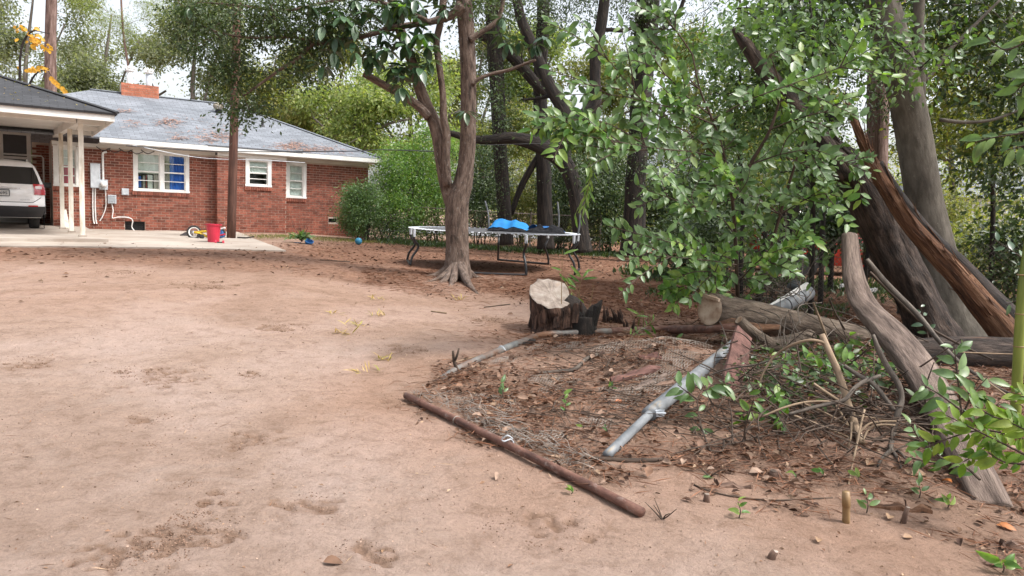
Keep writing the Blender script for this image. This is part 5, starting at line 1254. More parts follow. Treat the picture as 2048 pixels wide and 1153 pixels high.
for i, (px, Y, ty, hw_, lf, lab, n) in enumerate(far):
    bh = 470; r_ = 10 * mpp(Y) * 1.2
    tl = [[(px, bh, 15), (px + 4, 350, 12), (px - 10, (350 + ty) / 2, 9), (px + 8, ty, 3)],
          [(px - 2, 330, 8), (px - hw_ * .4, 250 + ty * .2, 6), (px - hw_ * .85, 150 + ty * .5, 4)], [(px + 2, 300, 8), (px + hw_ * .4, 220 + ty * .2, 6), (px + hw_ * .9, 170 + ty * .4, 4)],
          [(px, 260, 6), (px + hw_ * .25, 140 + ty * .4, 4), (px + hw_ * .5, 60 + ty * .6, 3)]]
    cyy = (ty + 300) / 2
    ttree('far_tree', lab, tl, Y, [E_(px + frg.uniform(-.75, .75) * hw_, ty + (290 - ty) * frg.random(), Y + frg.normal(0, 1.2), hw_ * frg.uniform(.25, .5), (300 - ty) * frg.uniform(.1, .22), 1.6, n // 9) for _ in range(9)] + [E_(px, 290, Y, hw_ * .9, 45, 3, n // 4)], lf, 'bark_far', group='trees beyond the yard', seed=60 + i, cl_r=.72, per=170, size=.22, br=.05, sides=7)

# shrubs and undergrowth
def shrub(name, label, px, py, Y, rx, ry, n, leaf, cl_r=.3, per=60, size=.07, seed=1, dep=None, stems=4, six=False, group=None, barkm='bark_dark', r=.025):
    base = P3(px, py, Y); base[2] = float(height(base[0], base[1]))
    top = P3(px, py - 2 * ry, Y); rng = np.random.default_rng(seed); tr = []
    for k in range(stems):
        e = P3(px + rng.uniform(-.6, .6) * rx, py - ry * rng.uniform(1.1, 1.9), Y + rng.uniform(-.3, .3)); s0 = base + np.array([rng.normal(0, .12), rng.normal(0, .12), -.05])
        m_ = (s0 + e) / 2 + rng.normal(0, .12, 3); tr.append((np.array([s0, m_, e]), np.array([r, r * .7, r * .3])))
    return tree(name, label, 'shrub', base, tr, [E_(px, py - ry, Y, rx, ry, dep or rx * mpp(Y), n)], MT[leaf], MT[barkm], group=group, cl_r=cl_r, per=per, size=size, seed=seed, sides=6, six=six, zmin=base[2] + .05)
shrub('bush', 'rounded dark glossy bush against the end of the brick house', 722, 484, 23.3, 44, 60, 110, 'lf_glossy', .24, 90, .075, 101)
shrub('bush', 'tall bright green bush just right of the dark rounded bush', 800, 482, 25.2, 62, 106, 150, 'lf_bright', .34, 100, .09, 102)
shrub('bush', 'low sprawling dark undergrowth bush at the foot of the tall bright bush', 770, 488, 24.0, 60, 38, 40, 'lf_dark', .28, 70, .07, 103)
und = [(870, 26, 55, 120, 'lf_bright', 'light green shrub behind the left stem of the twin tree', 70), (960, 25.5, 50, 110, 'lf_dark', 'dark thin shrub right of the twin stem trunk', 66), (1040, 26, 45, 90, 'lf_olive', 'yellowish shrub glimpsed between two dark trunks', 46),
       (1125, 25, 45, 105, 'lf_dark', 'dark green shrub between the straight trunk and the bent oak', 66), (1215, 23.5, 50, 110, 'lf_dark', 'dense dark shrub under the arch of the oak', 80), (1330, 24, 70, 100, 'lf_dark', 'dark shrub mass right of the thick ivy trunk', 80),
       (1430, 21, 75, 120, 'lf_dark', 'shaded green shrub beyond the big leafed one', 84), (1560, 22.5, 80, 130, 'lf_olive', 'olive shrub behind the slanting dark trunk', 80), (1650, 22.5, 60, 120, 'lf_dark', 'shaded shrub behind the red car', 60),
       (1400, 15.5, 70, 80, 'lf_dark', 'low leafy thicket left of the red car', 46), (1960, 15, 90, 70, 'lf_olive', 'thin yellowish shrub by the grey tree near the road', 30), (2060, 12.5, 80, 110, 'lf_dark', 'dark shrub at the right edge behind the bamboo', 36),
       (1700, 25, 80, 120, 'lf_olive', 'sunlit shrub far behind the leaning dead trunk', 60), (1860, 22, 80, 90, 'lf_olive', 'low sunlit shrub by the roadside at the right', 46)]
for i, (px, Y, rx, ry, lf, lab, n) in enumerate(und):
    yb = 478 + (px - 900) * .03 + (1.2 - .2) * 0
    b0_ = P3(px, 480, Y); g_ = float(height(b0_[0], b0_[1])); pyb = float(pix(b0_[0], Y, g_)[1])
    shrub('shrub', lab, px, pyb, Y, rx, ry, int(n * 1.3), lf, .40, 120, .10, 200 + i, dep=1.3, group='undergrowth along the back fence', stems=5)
# mid canopy masses at the right (leafy small trees)
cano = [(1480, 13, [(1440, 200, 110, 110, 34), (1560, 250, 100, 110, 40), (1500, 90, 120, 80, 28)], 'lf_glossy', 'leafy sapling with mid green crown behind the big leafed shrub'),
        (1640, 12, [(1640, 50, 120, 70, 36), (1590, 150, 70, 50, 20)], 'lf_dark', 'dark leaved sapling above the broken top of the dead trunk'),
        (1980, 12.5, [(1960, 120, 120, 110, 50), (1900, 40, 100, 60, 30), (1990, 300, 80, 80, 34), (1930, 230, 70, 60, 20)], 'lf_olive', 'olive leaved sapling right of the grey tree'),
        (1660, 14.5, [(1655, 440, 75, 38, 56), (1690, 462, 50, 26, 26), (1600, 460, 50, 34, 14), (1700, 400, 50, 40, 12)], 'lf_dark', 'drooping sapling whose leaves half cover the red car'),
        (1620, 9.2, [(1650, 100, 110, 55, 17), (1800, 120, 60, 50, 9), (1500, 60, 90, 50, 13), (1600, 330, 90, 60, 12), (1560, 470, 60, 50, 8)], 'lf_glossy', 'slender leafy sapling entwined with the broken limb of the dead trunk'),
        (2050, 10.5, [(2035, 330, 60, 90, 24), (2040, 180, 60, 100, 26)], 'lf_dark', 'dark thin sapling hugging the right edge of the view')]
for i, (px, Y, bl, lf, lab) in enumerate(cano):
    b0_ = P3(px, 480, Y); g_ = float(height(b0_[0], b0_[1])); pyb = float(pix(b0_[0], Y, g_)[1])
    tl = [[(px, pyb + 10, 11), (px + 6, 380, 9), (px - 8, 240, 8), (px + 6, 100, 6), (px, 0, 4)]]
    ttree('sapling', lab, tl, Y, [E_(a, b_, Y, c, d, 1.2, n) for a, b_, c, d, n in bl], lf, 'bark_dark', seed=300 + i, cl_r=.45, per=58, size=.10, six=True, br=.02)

# far wood that closes the view between the individual trees, out to the sides of the frame as well
rng = np.random.default_rng(77)
P_, A_, U2, S2 = [], [], [], []
def wood(n, az0, az1, d0, d1, h0, h1, per):
    az = rng.uniform(az0, az1, n); d = rng.uniform(d0, d1, n)
    X, Y = np.sin(az) * d, np.cos(az) * d
    hh = h0 + (h1 - h0) * rng.random(n) ** 1.6
    C = np.stack([X, Y, hh], 1); k = n * per
    p = np.repeat(C, per, 0) + rng.normal(0, .75, (k, 3)); return p, unit(rng.normal(size=(k, 3)) + np.array([0, 0, -.3])), unit(rng.normal(0, .7, (k, 3)) + np.array([0, 0, 1])), rng.uniform(.14, .3, k)
for args, lf, nm in (((420, -.10, .60, 52, 66, .3, 6.5, 46), 'lf_yellowgreen', 'far_wood'), ((300, -.75, -.10, 56, 70, .3, 9, 46), 'lf_far', 'far_wood'), ((520, .04, .62, 30, 42, .3, 3.0, 46), 'lf_olive', 'far_undergrowth')):
    p, a, u_, s_ = wood(*args); o = leaf_cloud(nm, p, a, u_, s_, MT[lf]); o['kind'] = 'stuff'

# beyond the fence: road, pale house, red car
rd = MB(); v = []; f = []
for i in range(30):
    x = -6 + 3 * i; v += [(x, 33.0 + .10 * x, float(height(x, 33.)) + .03), (x, 39.0 + .10 * x, float(height(x, 39.)) + .03)]
for i in range(29): f.append((2 * i, 2 * i + 2, 2 * i + 3, 2 * i + 1))
rd.add(v, f).build('road', MT['asphalt'], kind='structure')
nh = thing('pale_house', 'pale grey house across the road glimpsed through the leaves', 'house', (14, 47, 0))
b = MB(); b.box((14, 50, 1.9), (14, 7, 3.6)); b.build('wall', MT['pale_wall'], nh)
b = MB(); b.add([(6.4, 46, 3.7), (21.6, 46, 3.7), (21.6, 54, 3.7), (6.4, 54, 3.7), (9, 50, 6), (19, 50, 6)], [(0, 1, 5, 4), (1, 2, 5), (2, 3, 4, 5), (3, 0, 4), (3, 2, 1, 0)]); b.build('roof', MT['shingle'], nh)
for xx in (9.5, 13, 18): b = MB(); b.box((xx, 46.48, 2.2), (1.2, .06, 1.3)); wo = b.build('window', MT['car_glass'], nh); b = MB(); b.box((xx, 46.46, 1.5), (1.4, .1, .08)); b.build('sill', MT['white_paint'], wo)
nh2 = thing('pale_house', 'white house far off to the right beyond the road', 'house', (32, 48, 0))
b = MB(); b.box((32, 52, 1.8), (12, 7, 3.4)); b.build('wall', MT['pale_wall'], nh2)
b = MB(); b.add([(25.4, 48, 3.5), (38.6, 48, 3.5), (38.6, 56, 3.5), (25.4, 56, 3.5), (28, 52, 5.6), (36, 52, 5.6)], [(0, 1, 5, 4), (1, 2, 5), (2, 3, 4, 5), (3, 0, 4), (3, 2, 1, 0)]); b.build('roof', MT['shingle'], nh2)
oc = gp(1700, 19.6)
make_car('red_car', 'bright red car parked beyond the fence mostly hidden by leaves', oc + np.array([-2.6, -.6, 0]), norm([.12, -1, 0]), norm([1, .12, 0]), MT['orange_car'], full=False, L=4.5, W=1.8, HT=1.6)
# ------------------------------------------------------------------ fallen gate: pipes and crumpled mesh
a, b_ = G(812, 799, .03), G(1283, 1037, .03)
t = thing('rusty_pipe', 'long straight rust brown steel pipe lying on bare dirt in the foreground', 'pipe', a)
MB().tube([a, a * .66 + b_ * .34 + HZ * .004, a * .33 + b_ * .67 + HZ * .006, b_], .026, 14, sub=6, rough=.015, cap=True).build('pipe', MT['rust'], t, smooth=True)
ax = norm(b_ - a)
for s, m in ((.10, 'rust'), (.30, 'wire')):
    c = a + (b_ - a) * s; ring(c, ax, .029, .004, MT[m], 'wire_tie', t)
c = a + (b_ - a) * .545; sdv = norm(np.cross(ax, HZ))
w_ = MB(); w_.tube([c - sdv * .02 - HZ * .034, c - sdv * .042, c - sdv * .02 + HZ * .04, c + sdv * .03 + HZ * .035, c + sdv * .05 + HZ * .05, c + sdv * .03 + HZ * .08 + ax * .03, c - sdv * .0 + HZ * .06 + ax * .045], .0045, 6, sub=4); w_.build('wire_tie', MT['grey_metal'], t)
r2, rr2 = [], []
for (px, py, wpx, Y) in [(880, 757, 15, None), (912, 741, 17, None), (960, 722, 18, None), (1005, 703, 19, None), (1050, 686, 19, None), (1088, 674, 20, None), (1140, 671, 19, None), (1220, 667, 19, None), (1330, 663, 20, None), (1410, 659, 20, 8.0), (1482, 654, 20, 7.75)]:
    p = G(px, py) if Y is None else P3(px, py, Y)
    rr2.append(wpx * .40 * mpp(p[1])); r2.append(p + HZ * (.018 if Y is None else 0))
r2[0][2] -= .03; r2[1][2] -= .012
tg = MB().tube(r2, rr2, 12, sub=4).build('bent_rail', MT['rust_galv'], smooth=True); tag(tg, 'bent fence rail, half grey half rusty, running from dirt to under the sawn log', 'pipe')
k0_ = 7; q_p = [p + HZ * .001 for p in r2[k0_:]]; MB().tube(q_p, [r * 1.07 for r in rr2[k0_:]], 12, sub=4).build('rusty_length', MT['rust'], tg, smooth=True)
c = G(1002, 704, .02); dr = norm(r2[4] - r2[3]); tb = MB(); tb.tube([c - np.cross(dr, HZ) * .04, c + HZ * .04, c + np.cross(dr, HZ) * .05], .008, 5, sub=3); tb.build('tie', MT['grey_metal'], tg)
pp0, pp1 = G(1214, 917, .02), G(1312, 834, .07); pp2 = G(1296, 846, .06); pp3 = P3(1482, 680, 7.6)
gt = thing('galvanised_post', 'fat grey galvanised post slanting down from under the sawn log to the dirt', 'post', pp0)
MB().tube([pp0, pp0 * .5 + pp1 * .5, pp1], .031, 16, sub=4).build('thin_pipe', MT['galv'], gt, smooth=True)
MB().tube([pp2, pp2 * .66 + pp3 * .34, pp2 * .33 + pp3 * .67, pp3], [.054, .057, .060, .062], 18, sub=5).build('sleeve', MT['galv'], gt, smooth=True)
ring(pp1 * .85 + pp0 * .15, norm(pp1 - pp0), .038, .008, MT['black_metal'], 'clamp', gt)
cb = MB(); cc = pp1 * .85 + pp0 * .15; cb.box(cc + np.array([.055, -.02, .01]), (.06, .03, .05), jit=.1); cb.tube([cc + np.array([.03, -.05, .02]), cc + np.array([.10, -.05, .02])], .008, 6); cb.build('clamp_bolt', MT['grey_metal'], gt)
u0_, u1_ = P3(1528, 634, 8.45), P3(1622, 583, 9.2)
gt2 = thing('gate_post', 'short thick grey capped post with white bar strapped on, poking out behind the log', 'post', u0_)
dv = norm(u1_ - u0_)
MB().lathe(u0_ - dv * .1, [(.09, 0), (.09, np.linalg.norm(u1_ - u0_)), (.085, np.linalg.norm(u1_ - u0_) + .04), (.06, np.linalg.norm(u1_ - u0_) + .08), (.02, np.linalg.norm(u1_ - u0_) + .09)], 22, dv).build('pipe', MT['galv'], gt2, smooth=True)
for s in (.42, .72): ring(u0_ + (u1_ - u0_) * s, dv, .093, .006, MT['black_metal'], 'band', gt2)
sv = norm(np.cross(dv, np.array([0, 1.0, 0.15]))); sv = sv if sv[2] > 0 else -sv
s0_, s1_ = P3(1492, 646, 8.25), P3(1616, 570, 9.1)
tb = MB(); tb.box((s0_ + s1_) / 2, (np.linalg.norm(s1_ - s0_), .03, .075), np.array([norm(s1_ - s0_), norm(np.cross(HZ, norm(s1_ - s0_))), np.cross(norm(s1_ - s0_), norm(np.cross(HZ, norm(s1_ - s0_))))]), jit=.01); tb.build('tension_bar', MT['white_paint'], gt2)
c_ = P3(1588, 571, 9.25); tb = MB(); tb.lathe(c_ - dv * .08, [(.055, 0), (.055, .10), (.06, .105), (.06, .14), (.02, .15)], 14, dv); tb.build('rail_cup', MT['galv'], gt2, smooth=True)
tb = MB(); tb.tube([c_, P3(1600, 585, 9.2), P3(1590, 600, 9.0)], .012, 5); tb.build('bolt', MT['grey_metal'], gt2)

# crumpled mesh of the gate
A1, B1, C1, D1 = G(822, 792), G(1135, 942), G(1470, 700), G(1085, 680)
gm = thing('gate_mesh', 'crumpled chain link mesh of a fallen gate half buried in litter between the pipes', 'wire mesh', (A1 + C1) / 2)
def gpos(s, t_):
    p = (1 - s) * (1 - t_) * A1 + s * (1 - t_) * B1 + s * t_ * C1 + (1 - s) * t_ * D1; p = p.copy()
    p[2] = float(height(p[0], p[1])) - .016 + .05 * vnoise(np.array([p[0] * 3.3]), np.array([p[1] * 3.3]))[0] + .04 * smooth((t_ - .35) / .6) * smooth((s - .3) / .5) * (1 + vnoise(np.array([p[0] * 7]), np.array([p[1] * 7]))[0])
    return p
b = MB(); nn = 74
for k in range(-nn, nn):
    for sg in (0, 1):
        line = []
        for i in range(27):
            t_ = i / 26; s = (k / nn + t_ * .55) if sg == 0 else (k / nn + (1 - t_) * .55)
            if 0 <= s <= 1: line.append(gpos(s, t_))
        if len(line) > 3: b.tube(line, .0016, 3, cap=False)
b.build('chain_link', MT['wire'], gm, kind='stuff')
b = MB(); rng = np.random.default_rng(3)
for k in range(150):
    s = rng.random() ** .9; p = A1 * (1 - s) + B1 * s + np.array([.06, .10, .02]) + rng.normal(0, .05, 3) * np.array([1, 1, .15]); p[2] = height(p[0], p[1]) + abs(rng.normal(.025, .02))
    d = unit((B1 - A1) + rng.normal(0, 1.0, 3) * .8); n0 = p + d * rng.uniform(.1, .3); n0[2] = height(n0[0], n0[1]) + abs(rng.normal(.03, .025))
    mid = (p + n0) / 2 + rng.normal(0, .03, 3); mid[2] = max(mid[2], height(mid[0], mid[1]) + .01)
    b.tube([p, mid, n0], .0022, 3, sub=3, cap=False)
b.build('wire_tangle', MT['wire'], gm, kind='stuff')

# ------------------------------------------------------------------ sawn log on the fallen fence
l0, l1, l2, l3 = P3(1420, 620, 7.95), P3(1530, 636, 8.45), P3(1650, 662, 8.9), P3(1775, 690, 9.25)
lg = thing('sawn_log', 'grey brown log with pale sawn end resting across the fallen fence post', 'log', l2)
MB().tube([l0, l1, l2, l3, P3(1850, 708, 9.4)], [.175, .165, .16, .15, .14], 26, sub=7, rough=.09, rs=2.5, seed=4).build('trunk', MT['bark_log'], lg, smooth=True)
da = norm(l0 - l1)
th = np.linspace(0, 2 * math.pi, 24, endpoint=False); e1 = norm(np.cross(da, HZ)); e2 = np.cross(e1, da)
v = [l0 + da * .015] + [l0 + da * .012 + (e1 * math.cos(x) + e2 * math.sin(x)) * .142 * (1 + .06 * math.sin(3 * x + 1)) for x in th] + [l0 + da * .004 + (e1 * math.cos(x) + e2 * math.sin(x)) * .168 for x in th]
f = [(0, 1 + k, 1 + (k + 1) % 24) for k in range(24)] + [(1 + k, 25 + k, 25 + (k + 1) % 24, 1 + (k + 1) % 24) for k in range(24)]
MB().add(v, f, mi=0).build('cut_end', MT['log_face'], lg)
b = MB(); p0 = l0 + e2 * .15 + da * .05; b.add([p0 + e1 * -.13 - HZ * .02, p0 + e1 * .10 + HZ * .01, p0 - da * .42 + e1 * .12 + HZ * .03, p0 - da * .3 + e1 * -.05 + HZ * .02, p0 + e1 * -.13 - HZ * .05, p0 + e1 * .10 - HZ * .03, p0 - da * .42 + e1 * .12 - HZ * .02, p0 - da * .3 + e1 * -.05 - HZ * .04], [(0, 1, 2, 3), (7, 6, 5, 4), (0, 4, 5, 1), (1, 5, 6, 2), (2, 6, 7, 3), (3, 7, 4, 0)]); b.build('splinter', MT['log_face'], lg)
b = MB(); q0_, q1_ = P3(1452, 645, 7.92), P3(1560, 655, 8.0); b.tube([l0 - da * .02 + HZ * -.13 + np.array([.05, -.08, 0]), q0_, q0_ * .5 + q1_ * .5 - HZ * .04, q1_], [.05, .07, .06, .03], 10, sub=4, rough=.15); b.build('torn_strip', MT['splitwood'], lg, smooth=True)
b = MB(); bp, br_ = pts_at([(1478, 640, 20, 7.75), (1494, 656, 24, 7.78), (1515, 674, 27, 7.85), (1540, 690, 32, 7.95), (1572, 690, 38, 8.1), (1620, 676, 34, 8.3)]); b.tube(bp, br_, 12, sub=4, rough=.08); b.build('branch_stub', MT['bark_log'], lg, smooth=True)
b = MB(); b.lathe(bp[0] + (bp[0] - bp[1]) * .02, [(br_[0] * .9, 0), (.0, .004)], 12, norm(bp[0] - bp[1])); b.build('cut_end', MT['log_face'], lg)
c1 = G(1462, 783); c0 = P3(1490, 664, c1[1] + .75)
b = MB(); dz_ = norm(c1 - c0); sx_ = norm(np.cross(dz_, [0, 1, 0])); n_ = np.cross(sx_, dz_); v = []
for (s, wl, wr) in ((0, -.09, .09), (.3, -.10, .10), (.6, -.095, .115), (.85, -.10, .11), (1, -.08, .115)):
    p = c0 + (c1 - c0) * s; v += [p + sx_ * wl, p + sx_ * wr, p + sx_ * wr + n_ * .03, p + sx_ * wl + n_ * .03]
f = []
for i in range(4):
    for k in range(4): f.append((4 * i + k, 4 * i + (k + 1) % 4, 4 * i + 4 + (k + 1) % 4, 4 * i + 4 + k))
f += [(3, 2, 1, 0), (16, 17, 18, 19)]
tag(b.add(v, f).build('plank', MT['red_plank']), 'reddish weathered plank standing upright beneath the sawn log', 'plank')
l0, l1 = P3(1800, 708, 7.9), P3(2180, 716, 7.9)
b = MB(); b.tube([l0, l0 * .6 + l1 * .4 + HZ * .02, l1], [.15, .18, .18], 20, sub=8, rough=.1, seed=9); tag(b.build('fallen_log', MT['deadwood'], smooth=True), 'thick dark fallen log lying at the right edge behind the bamboo stalk', 'log')

# bare curved trunk leaning over the log
bp, br_ = pts_at([(1699, 470, 34, 8.2), (1703, 520, 42, 7.9), (1712, 572, 52, 7.5), (1732, 615, 62, 7.1), (1775, 660, 78, 6.5), (1822, 715, 86, 5.9), (1862, 775, 86, 5.4), (1898, 840, 86, 4.95), (1932, 905, 88, 4.5), (1962, 965, 90, 4.2), (1990, 1022, 92, 3.98)])
ct_ = thing('bare_fallen_tree', 'long curved barkless grey brown trunk leaning from the log down to the leaf litter', 'fallen trunk', bp[-1])
MB().tube(bp, br_ * .80, 26, sub=8, rough=.20, rs=3.4, seed=2.2, flat=.6, up=(0.3, 1, -.5)).build('trunk', MT['bare_wood'], ct_, smooth=True)
# rotting slanting trunk
WF = .8
bp, br_ = pts_at([(1872, 700, 150, 9.45), (1846, 645, 118, 9.4), (1815, 575, 108, 9.3), (1775, 490, 104, 9.2), (1732, 400, 104, 9.1), (1700, 340, 92, 9.05), (1672, 305, 66, 9.0)])
dt = thing('dead_tree', 'massive dark rotting trunk slanting up left with a broken ragged top', 'dead tree', bp[0])
MB().tube(bp, br_ * .72, 34, sub=10, rough=.30, rs=4.0, seed=5.5).build('trunk', MT['deadwood'], dt, smooth=True)
b = MB(); sp, sr = pts_at([(1690, 350, 56, 8.9), (1655, 300, 38, 8.9), (1610, 240, 32, 8.9), (1565, 185, 30, 8.9), (1520, 130, 28, 8.9), (1490, 88, 22, 8.9), (1466, 58, 8, 8.9)]); b.tube(sp, sr, 16, sub=5, rough=.2, rs=3); b.build('broken_limb', MT['deadwood'], dt, smooth=True)
b = MB(); rng = np.random.default_rng(4)
for k in range(9):
    o_ = bp[-1] + rng.normal(0, .12, 3) * np.array([1.0, .5, .6]); d = norm(bp[-1] - bp[-2]) * rng.uniform(.15, .38) + rng.normal(0, .05, 3); b.tube([o_ - d * .6, o_ + d * .4, o_ + d], [.06, .035, .004], 6, rough=.2)
b.build('splinter', MT['deadwood'], dt)
# split orange trunk
bp, br_ = pts_at([(1690, 190, 12, 8.5), (1705, 235, 22, 8.5), (1725, 285, 30, 8.5), (1748, 335, 42, 8.48), (1778, 385, 48, 8.45), (1815, 440, 54, 8.4), (1862, 495, 62, 8.35), (1910, 545, 72, 8.3), (1960, 605, 84, 8.3), (2010, 665, 100, 8.3), (2040, 720, 110, 8.3)])
st_ = thing('broken_tree', 'broken trunk with raw orange split wood leaning in front of the grey tree', 'broken tree', bp[-1])
br_ = br_ * .66; MB().tube(bp[:], br_ * .92, 18, sub=6, rough=.16, rs=2.4, seed=8).build('trunk', MT['splitwood'], st_, smooth=True)
off = np.array([[.62 * r, .10 * r, .60 * r] for r in br_]); MB().tube(bp[3:] + off[3:], br_[3:] * .66, 14, sub=6, rough=.25, rs=3, seed=3).build('bark_side', MT['charred'], st_, smooth=True)
MB().tube(bp[:5] + np.array([.03, .06, .03]), br_[:5] * .75, 10, sub=5, rough=.2, seed=7).build('bark_tip', MT['deadwood'], st_, smooth=True)

b = MB(); rg = np.random.default_rng(44)
for k in range(60):
    i = rg.integers(2, len(bp) - 2); tn = norm(bp[i - 1] - bp[i]); side_ = norm(np.array([rg.normal(), -abs(rg.normal()) - .2, rg.normal()])); side_ = norm(side_ - tn * (side_ @ tn)); o_ = bp[i] + (bp[i + 1] - bp[i]) * rg.random() + side_ * br_[i] * .92; l_ = rg.uniform(.1, .4)
    b.tube([o_, o_ + tn * l_ * .6 + side_ * .008, o_ + tn * l_ + side_ * rg.uniform(.01, .06)], [rg.uniform(.01, .028), .012, .002], 5, flat=.5)
b.build('splinter', MT['splitwood'], st_, kind='stuff')

# ------------------------------------------------------------------ stump and its dark neighbour
qs = G(1112, 662); ks = thing('tree_stump', 'sawn tree stump with slanted pale top and ragged dark bark beside the bent rail', 'stump', qs)
n = 40; th = np.linspace(0, 2 * math.pi, n, endpoint=False); rngs = np.random.default_rng(14)
R0_ = .265
def srad(x, zf):
    r = R0_ * (1 + .10 * vnoise(np.cos(x) * 1.5 + 2, np.sin(x) * 1.5, zf * 1.2 + 0 * x) + .09 * vnoise(np.cos(x) * 5, np.sin(x) * 5, zf * 3.5 + 0 * x))
    return r * (1 + .22 * (1 - zf) ** 3 - .10 * np.exp(-((zf - .45) / .25) ** 2) * (np.sin(x * 3 + 1) + 1))
def ztop(x, y): return .445 + .55 * (y) - .12 * x
rows = []; K = 14
for i in range(K + 1):
    zf = i / K; r = srad(th, zf * 1.0)
    notch = np.exp(-((np.mod(th - 0.05 + math.pi, 2 * math.pi) - math.pi) / .42) ** 2)
    r2_ = r * (1 - .42 * notch * zf ** 1.5)
    x, y = np.cos(th) * r2_, np.sin(th) * r2_ * .95
    zt = ztop(x, y) * (1 - .35 * notch) + .012 * vnoise(th * 9, th * 0 + 3)
    rows.append(np.stack([qs[0] + x - .07 * zf, qs[1] + y, qs[2] - .04 + (zt + .04) * zf], 1))
v = np.concatenate(rows); f = [(i * n + k, i * n + (k + 1) % n, (i + 1) * n + (k + 1) % n, (i + 1) * n + k) for i in range(K) for k in range(n)]
tt = np.stack([np.tile(np.cos(th) * R0_, K + 1), np.tile(np.sin(th) * R0_, K + 1), np.repeat(np.linspace(0, .5, K + 1), n)], 1)
MB().add(v, f, tt).build('bark', MT['stump_bark'], ks, smooth=True)
topr = rows[-1]; cen = topr.mean(0); inner = cen + (topr - cen) * .94 + HZ * .006
v = np.concatenate([[cen + HZ * .008], cen + (inner - cen) * .5 + HZ * (.004 * rngs.normal(size=(n, 1))), inner, topr + HZ * -.004]); f = [(0, 1 + k, 1 + (k + 1) % n) for k in range(n)]
for a0_, b0_ in ((1, 1 + n), (1 + n, 1 + 2 * n)): f += [(a0_ + k, b0_ + k, b0_ + (k + 1) % n, a0_ + (k + 1) % n) for k in range(n)]
MB().add(v, f).build('cut_top', MT['cut_face'], ks)
b = MB()
for k in range(26):   # plates of loose bark
    x = rngs.uniform(3.0, 6.6); z0_ = rngs.uniform(.0, .25); hh = rngs.uniform(.10, .24); r = float(srad(np.array([x]), .3)[0]) + .012; d = np.array([math.cos(x), math.sin(x) * .95, 0]); s_ = np.array([-math.sin(x), math.cos(x), 0]); w2 = rngs.uniform(.02, .05); c = qs + d * r + HZ * z0_
    b.box(c + HZ * hh / 2 + d * rngs.uniform(0, .02), (w2 * 2, .015, hh), np.array([s_, d, norm(HZ + d * rngs.normal(0, .15))]), jit=.12)
b.build('bark_plate', MT['stump_bark'], ks)
b = MB(); c = P3(1145, 640, qs[1] - .05); b.tube([P3(1132, 598, qs[1]), P3(1150, 615, qs[1] - .03), P3(1172, 655, qs[1] - .12), P3(1180, 672, qs[1] - .15)], [.06, .10, .10, .09], 9, sub=4, rough=.35, rs=6); b.build('rotten_side', MT['charred'], ks, smooth=True)
qd = G(1166, 668); ds = thing('charred_stump', 'small black rotten stump remnant leaning against the big stump', 'stump', qd)
b = MB(); b.tube([qd - HZ * .05, qd + HZ * .10, qd + HZ * .2 + np.array([.0, 0, 0])], [.15, .12, .09], 14, sub=4, rough=.35, rs=7); b.build('wood', MT['charred'], ds, smooth=True)
b = MB()
for (dx, hh, ln) in ((-.07, .30, -.02), (-.02, .27, .0), (.05, .34, .05), (.10, .40, .10), (.02, .22, .0)): b.tube([qd + np.array([dx, 0, .1]), qd + np.array([dx + ln * .5, .01, hh * .8]), qd + np.array([dx + ln, .02, hh])], [.05, .04, .008], 7, rough=.3, rs=8)
b.build('splinter', MT['charred'], ds)
for i, (px, py, h_, w2, lab) in enumerate([(1208, 640, .21, .03, 'tall pointed brown wood spike sticking up right of the small black stump'), (1222, 640, .10, .025, 'low double brown spike just right of the tall pointed one'), (1240, 642, .19, .035, 'broad jagged spike of rotten wood left of the green sprouts'), (1256, 652, .13, .02, 'thin dark curved root stub nearest the green sprouts')]):
    q = G(px, py + 6); b = MB(); rg = np.random.default_rng(i)
    for k in range(3): d = rg.normal(0, .018, 2); b.tube([q + np.array([d[0], d[1], -.03]), q + np.array([d[0] * 1.5, d[1], h_ * .5]), q + np.array([d[0] * 2.2 - .02, d[1], h_ * rg.uniform(.7, 1.05)])], [w2, w2 * .7, .004], 7, rough=.3, rs=9)
    tag(b.build('wood_spike', MT['stump_bark'], smooth=True), lab, 'root stub', 'rotten root stubs by the stump')

# ------------------------------------------------------------------ branches, canes and sticks (each lies or leans on its own)
def stick(name, label, cat, lst, mat, group=None, rough=.08, sides=7, lift=.008):
    P, R_ = [], []
    for it in lst:
        px, py, wp = it[:3]
        p = P3(px, py, it[3]) if len(it) > 3 else G(px, py)
        r = wp * .33 * mpp(p[1]); 
        if len(it) <= 3: p = p + HZ * (r * .6 + lift * .4)
        P.append(p); R_.append(r)
    o = MB().tube(P, R_, sides, sub=5, rough=rough, rs=6).build(name, MT[mat], smooth=True)
    return tag(o, label, cat, group)
GS = 'sticks in the brush heap'
stick('cut_sapling', 'thick straight tan cane standing in the middle of the brush heap', 'stick', [(1722, 892, 26), (1700, 820, 23, 5.2), (1680, 755, 22, 5.35), (1662, 712, 20, 5.45), (1644, 670, 18, 5.55)], 'twig_light', GS, .05, 9)
stick('arched_cane', 'pale thin cane arching from the leaf tuft over to the thick tan cane', 'stick', [(1513, 785, 6, 5.6), (1527, 745, 6, 5.6), (1548, 714, 7, 5.6), (1580, 692, 8, 5.55), (1615, 681, 9, 5.5), (1640, 683, 9, 5.5), (1652, 690, 9, 5.5)], 'twig_light', GS)
stick('long_cane', 'long thin grey cane from the galvanised post to the arched cane', 'stick', [(1400, 760, 4, 5.9), (1450, 740, 4.5, 5.8), (1510, 730, 5, 5.7), (1560, 715, 5, 5.6)], 'twig_grey', GS)
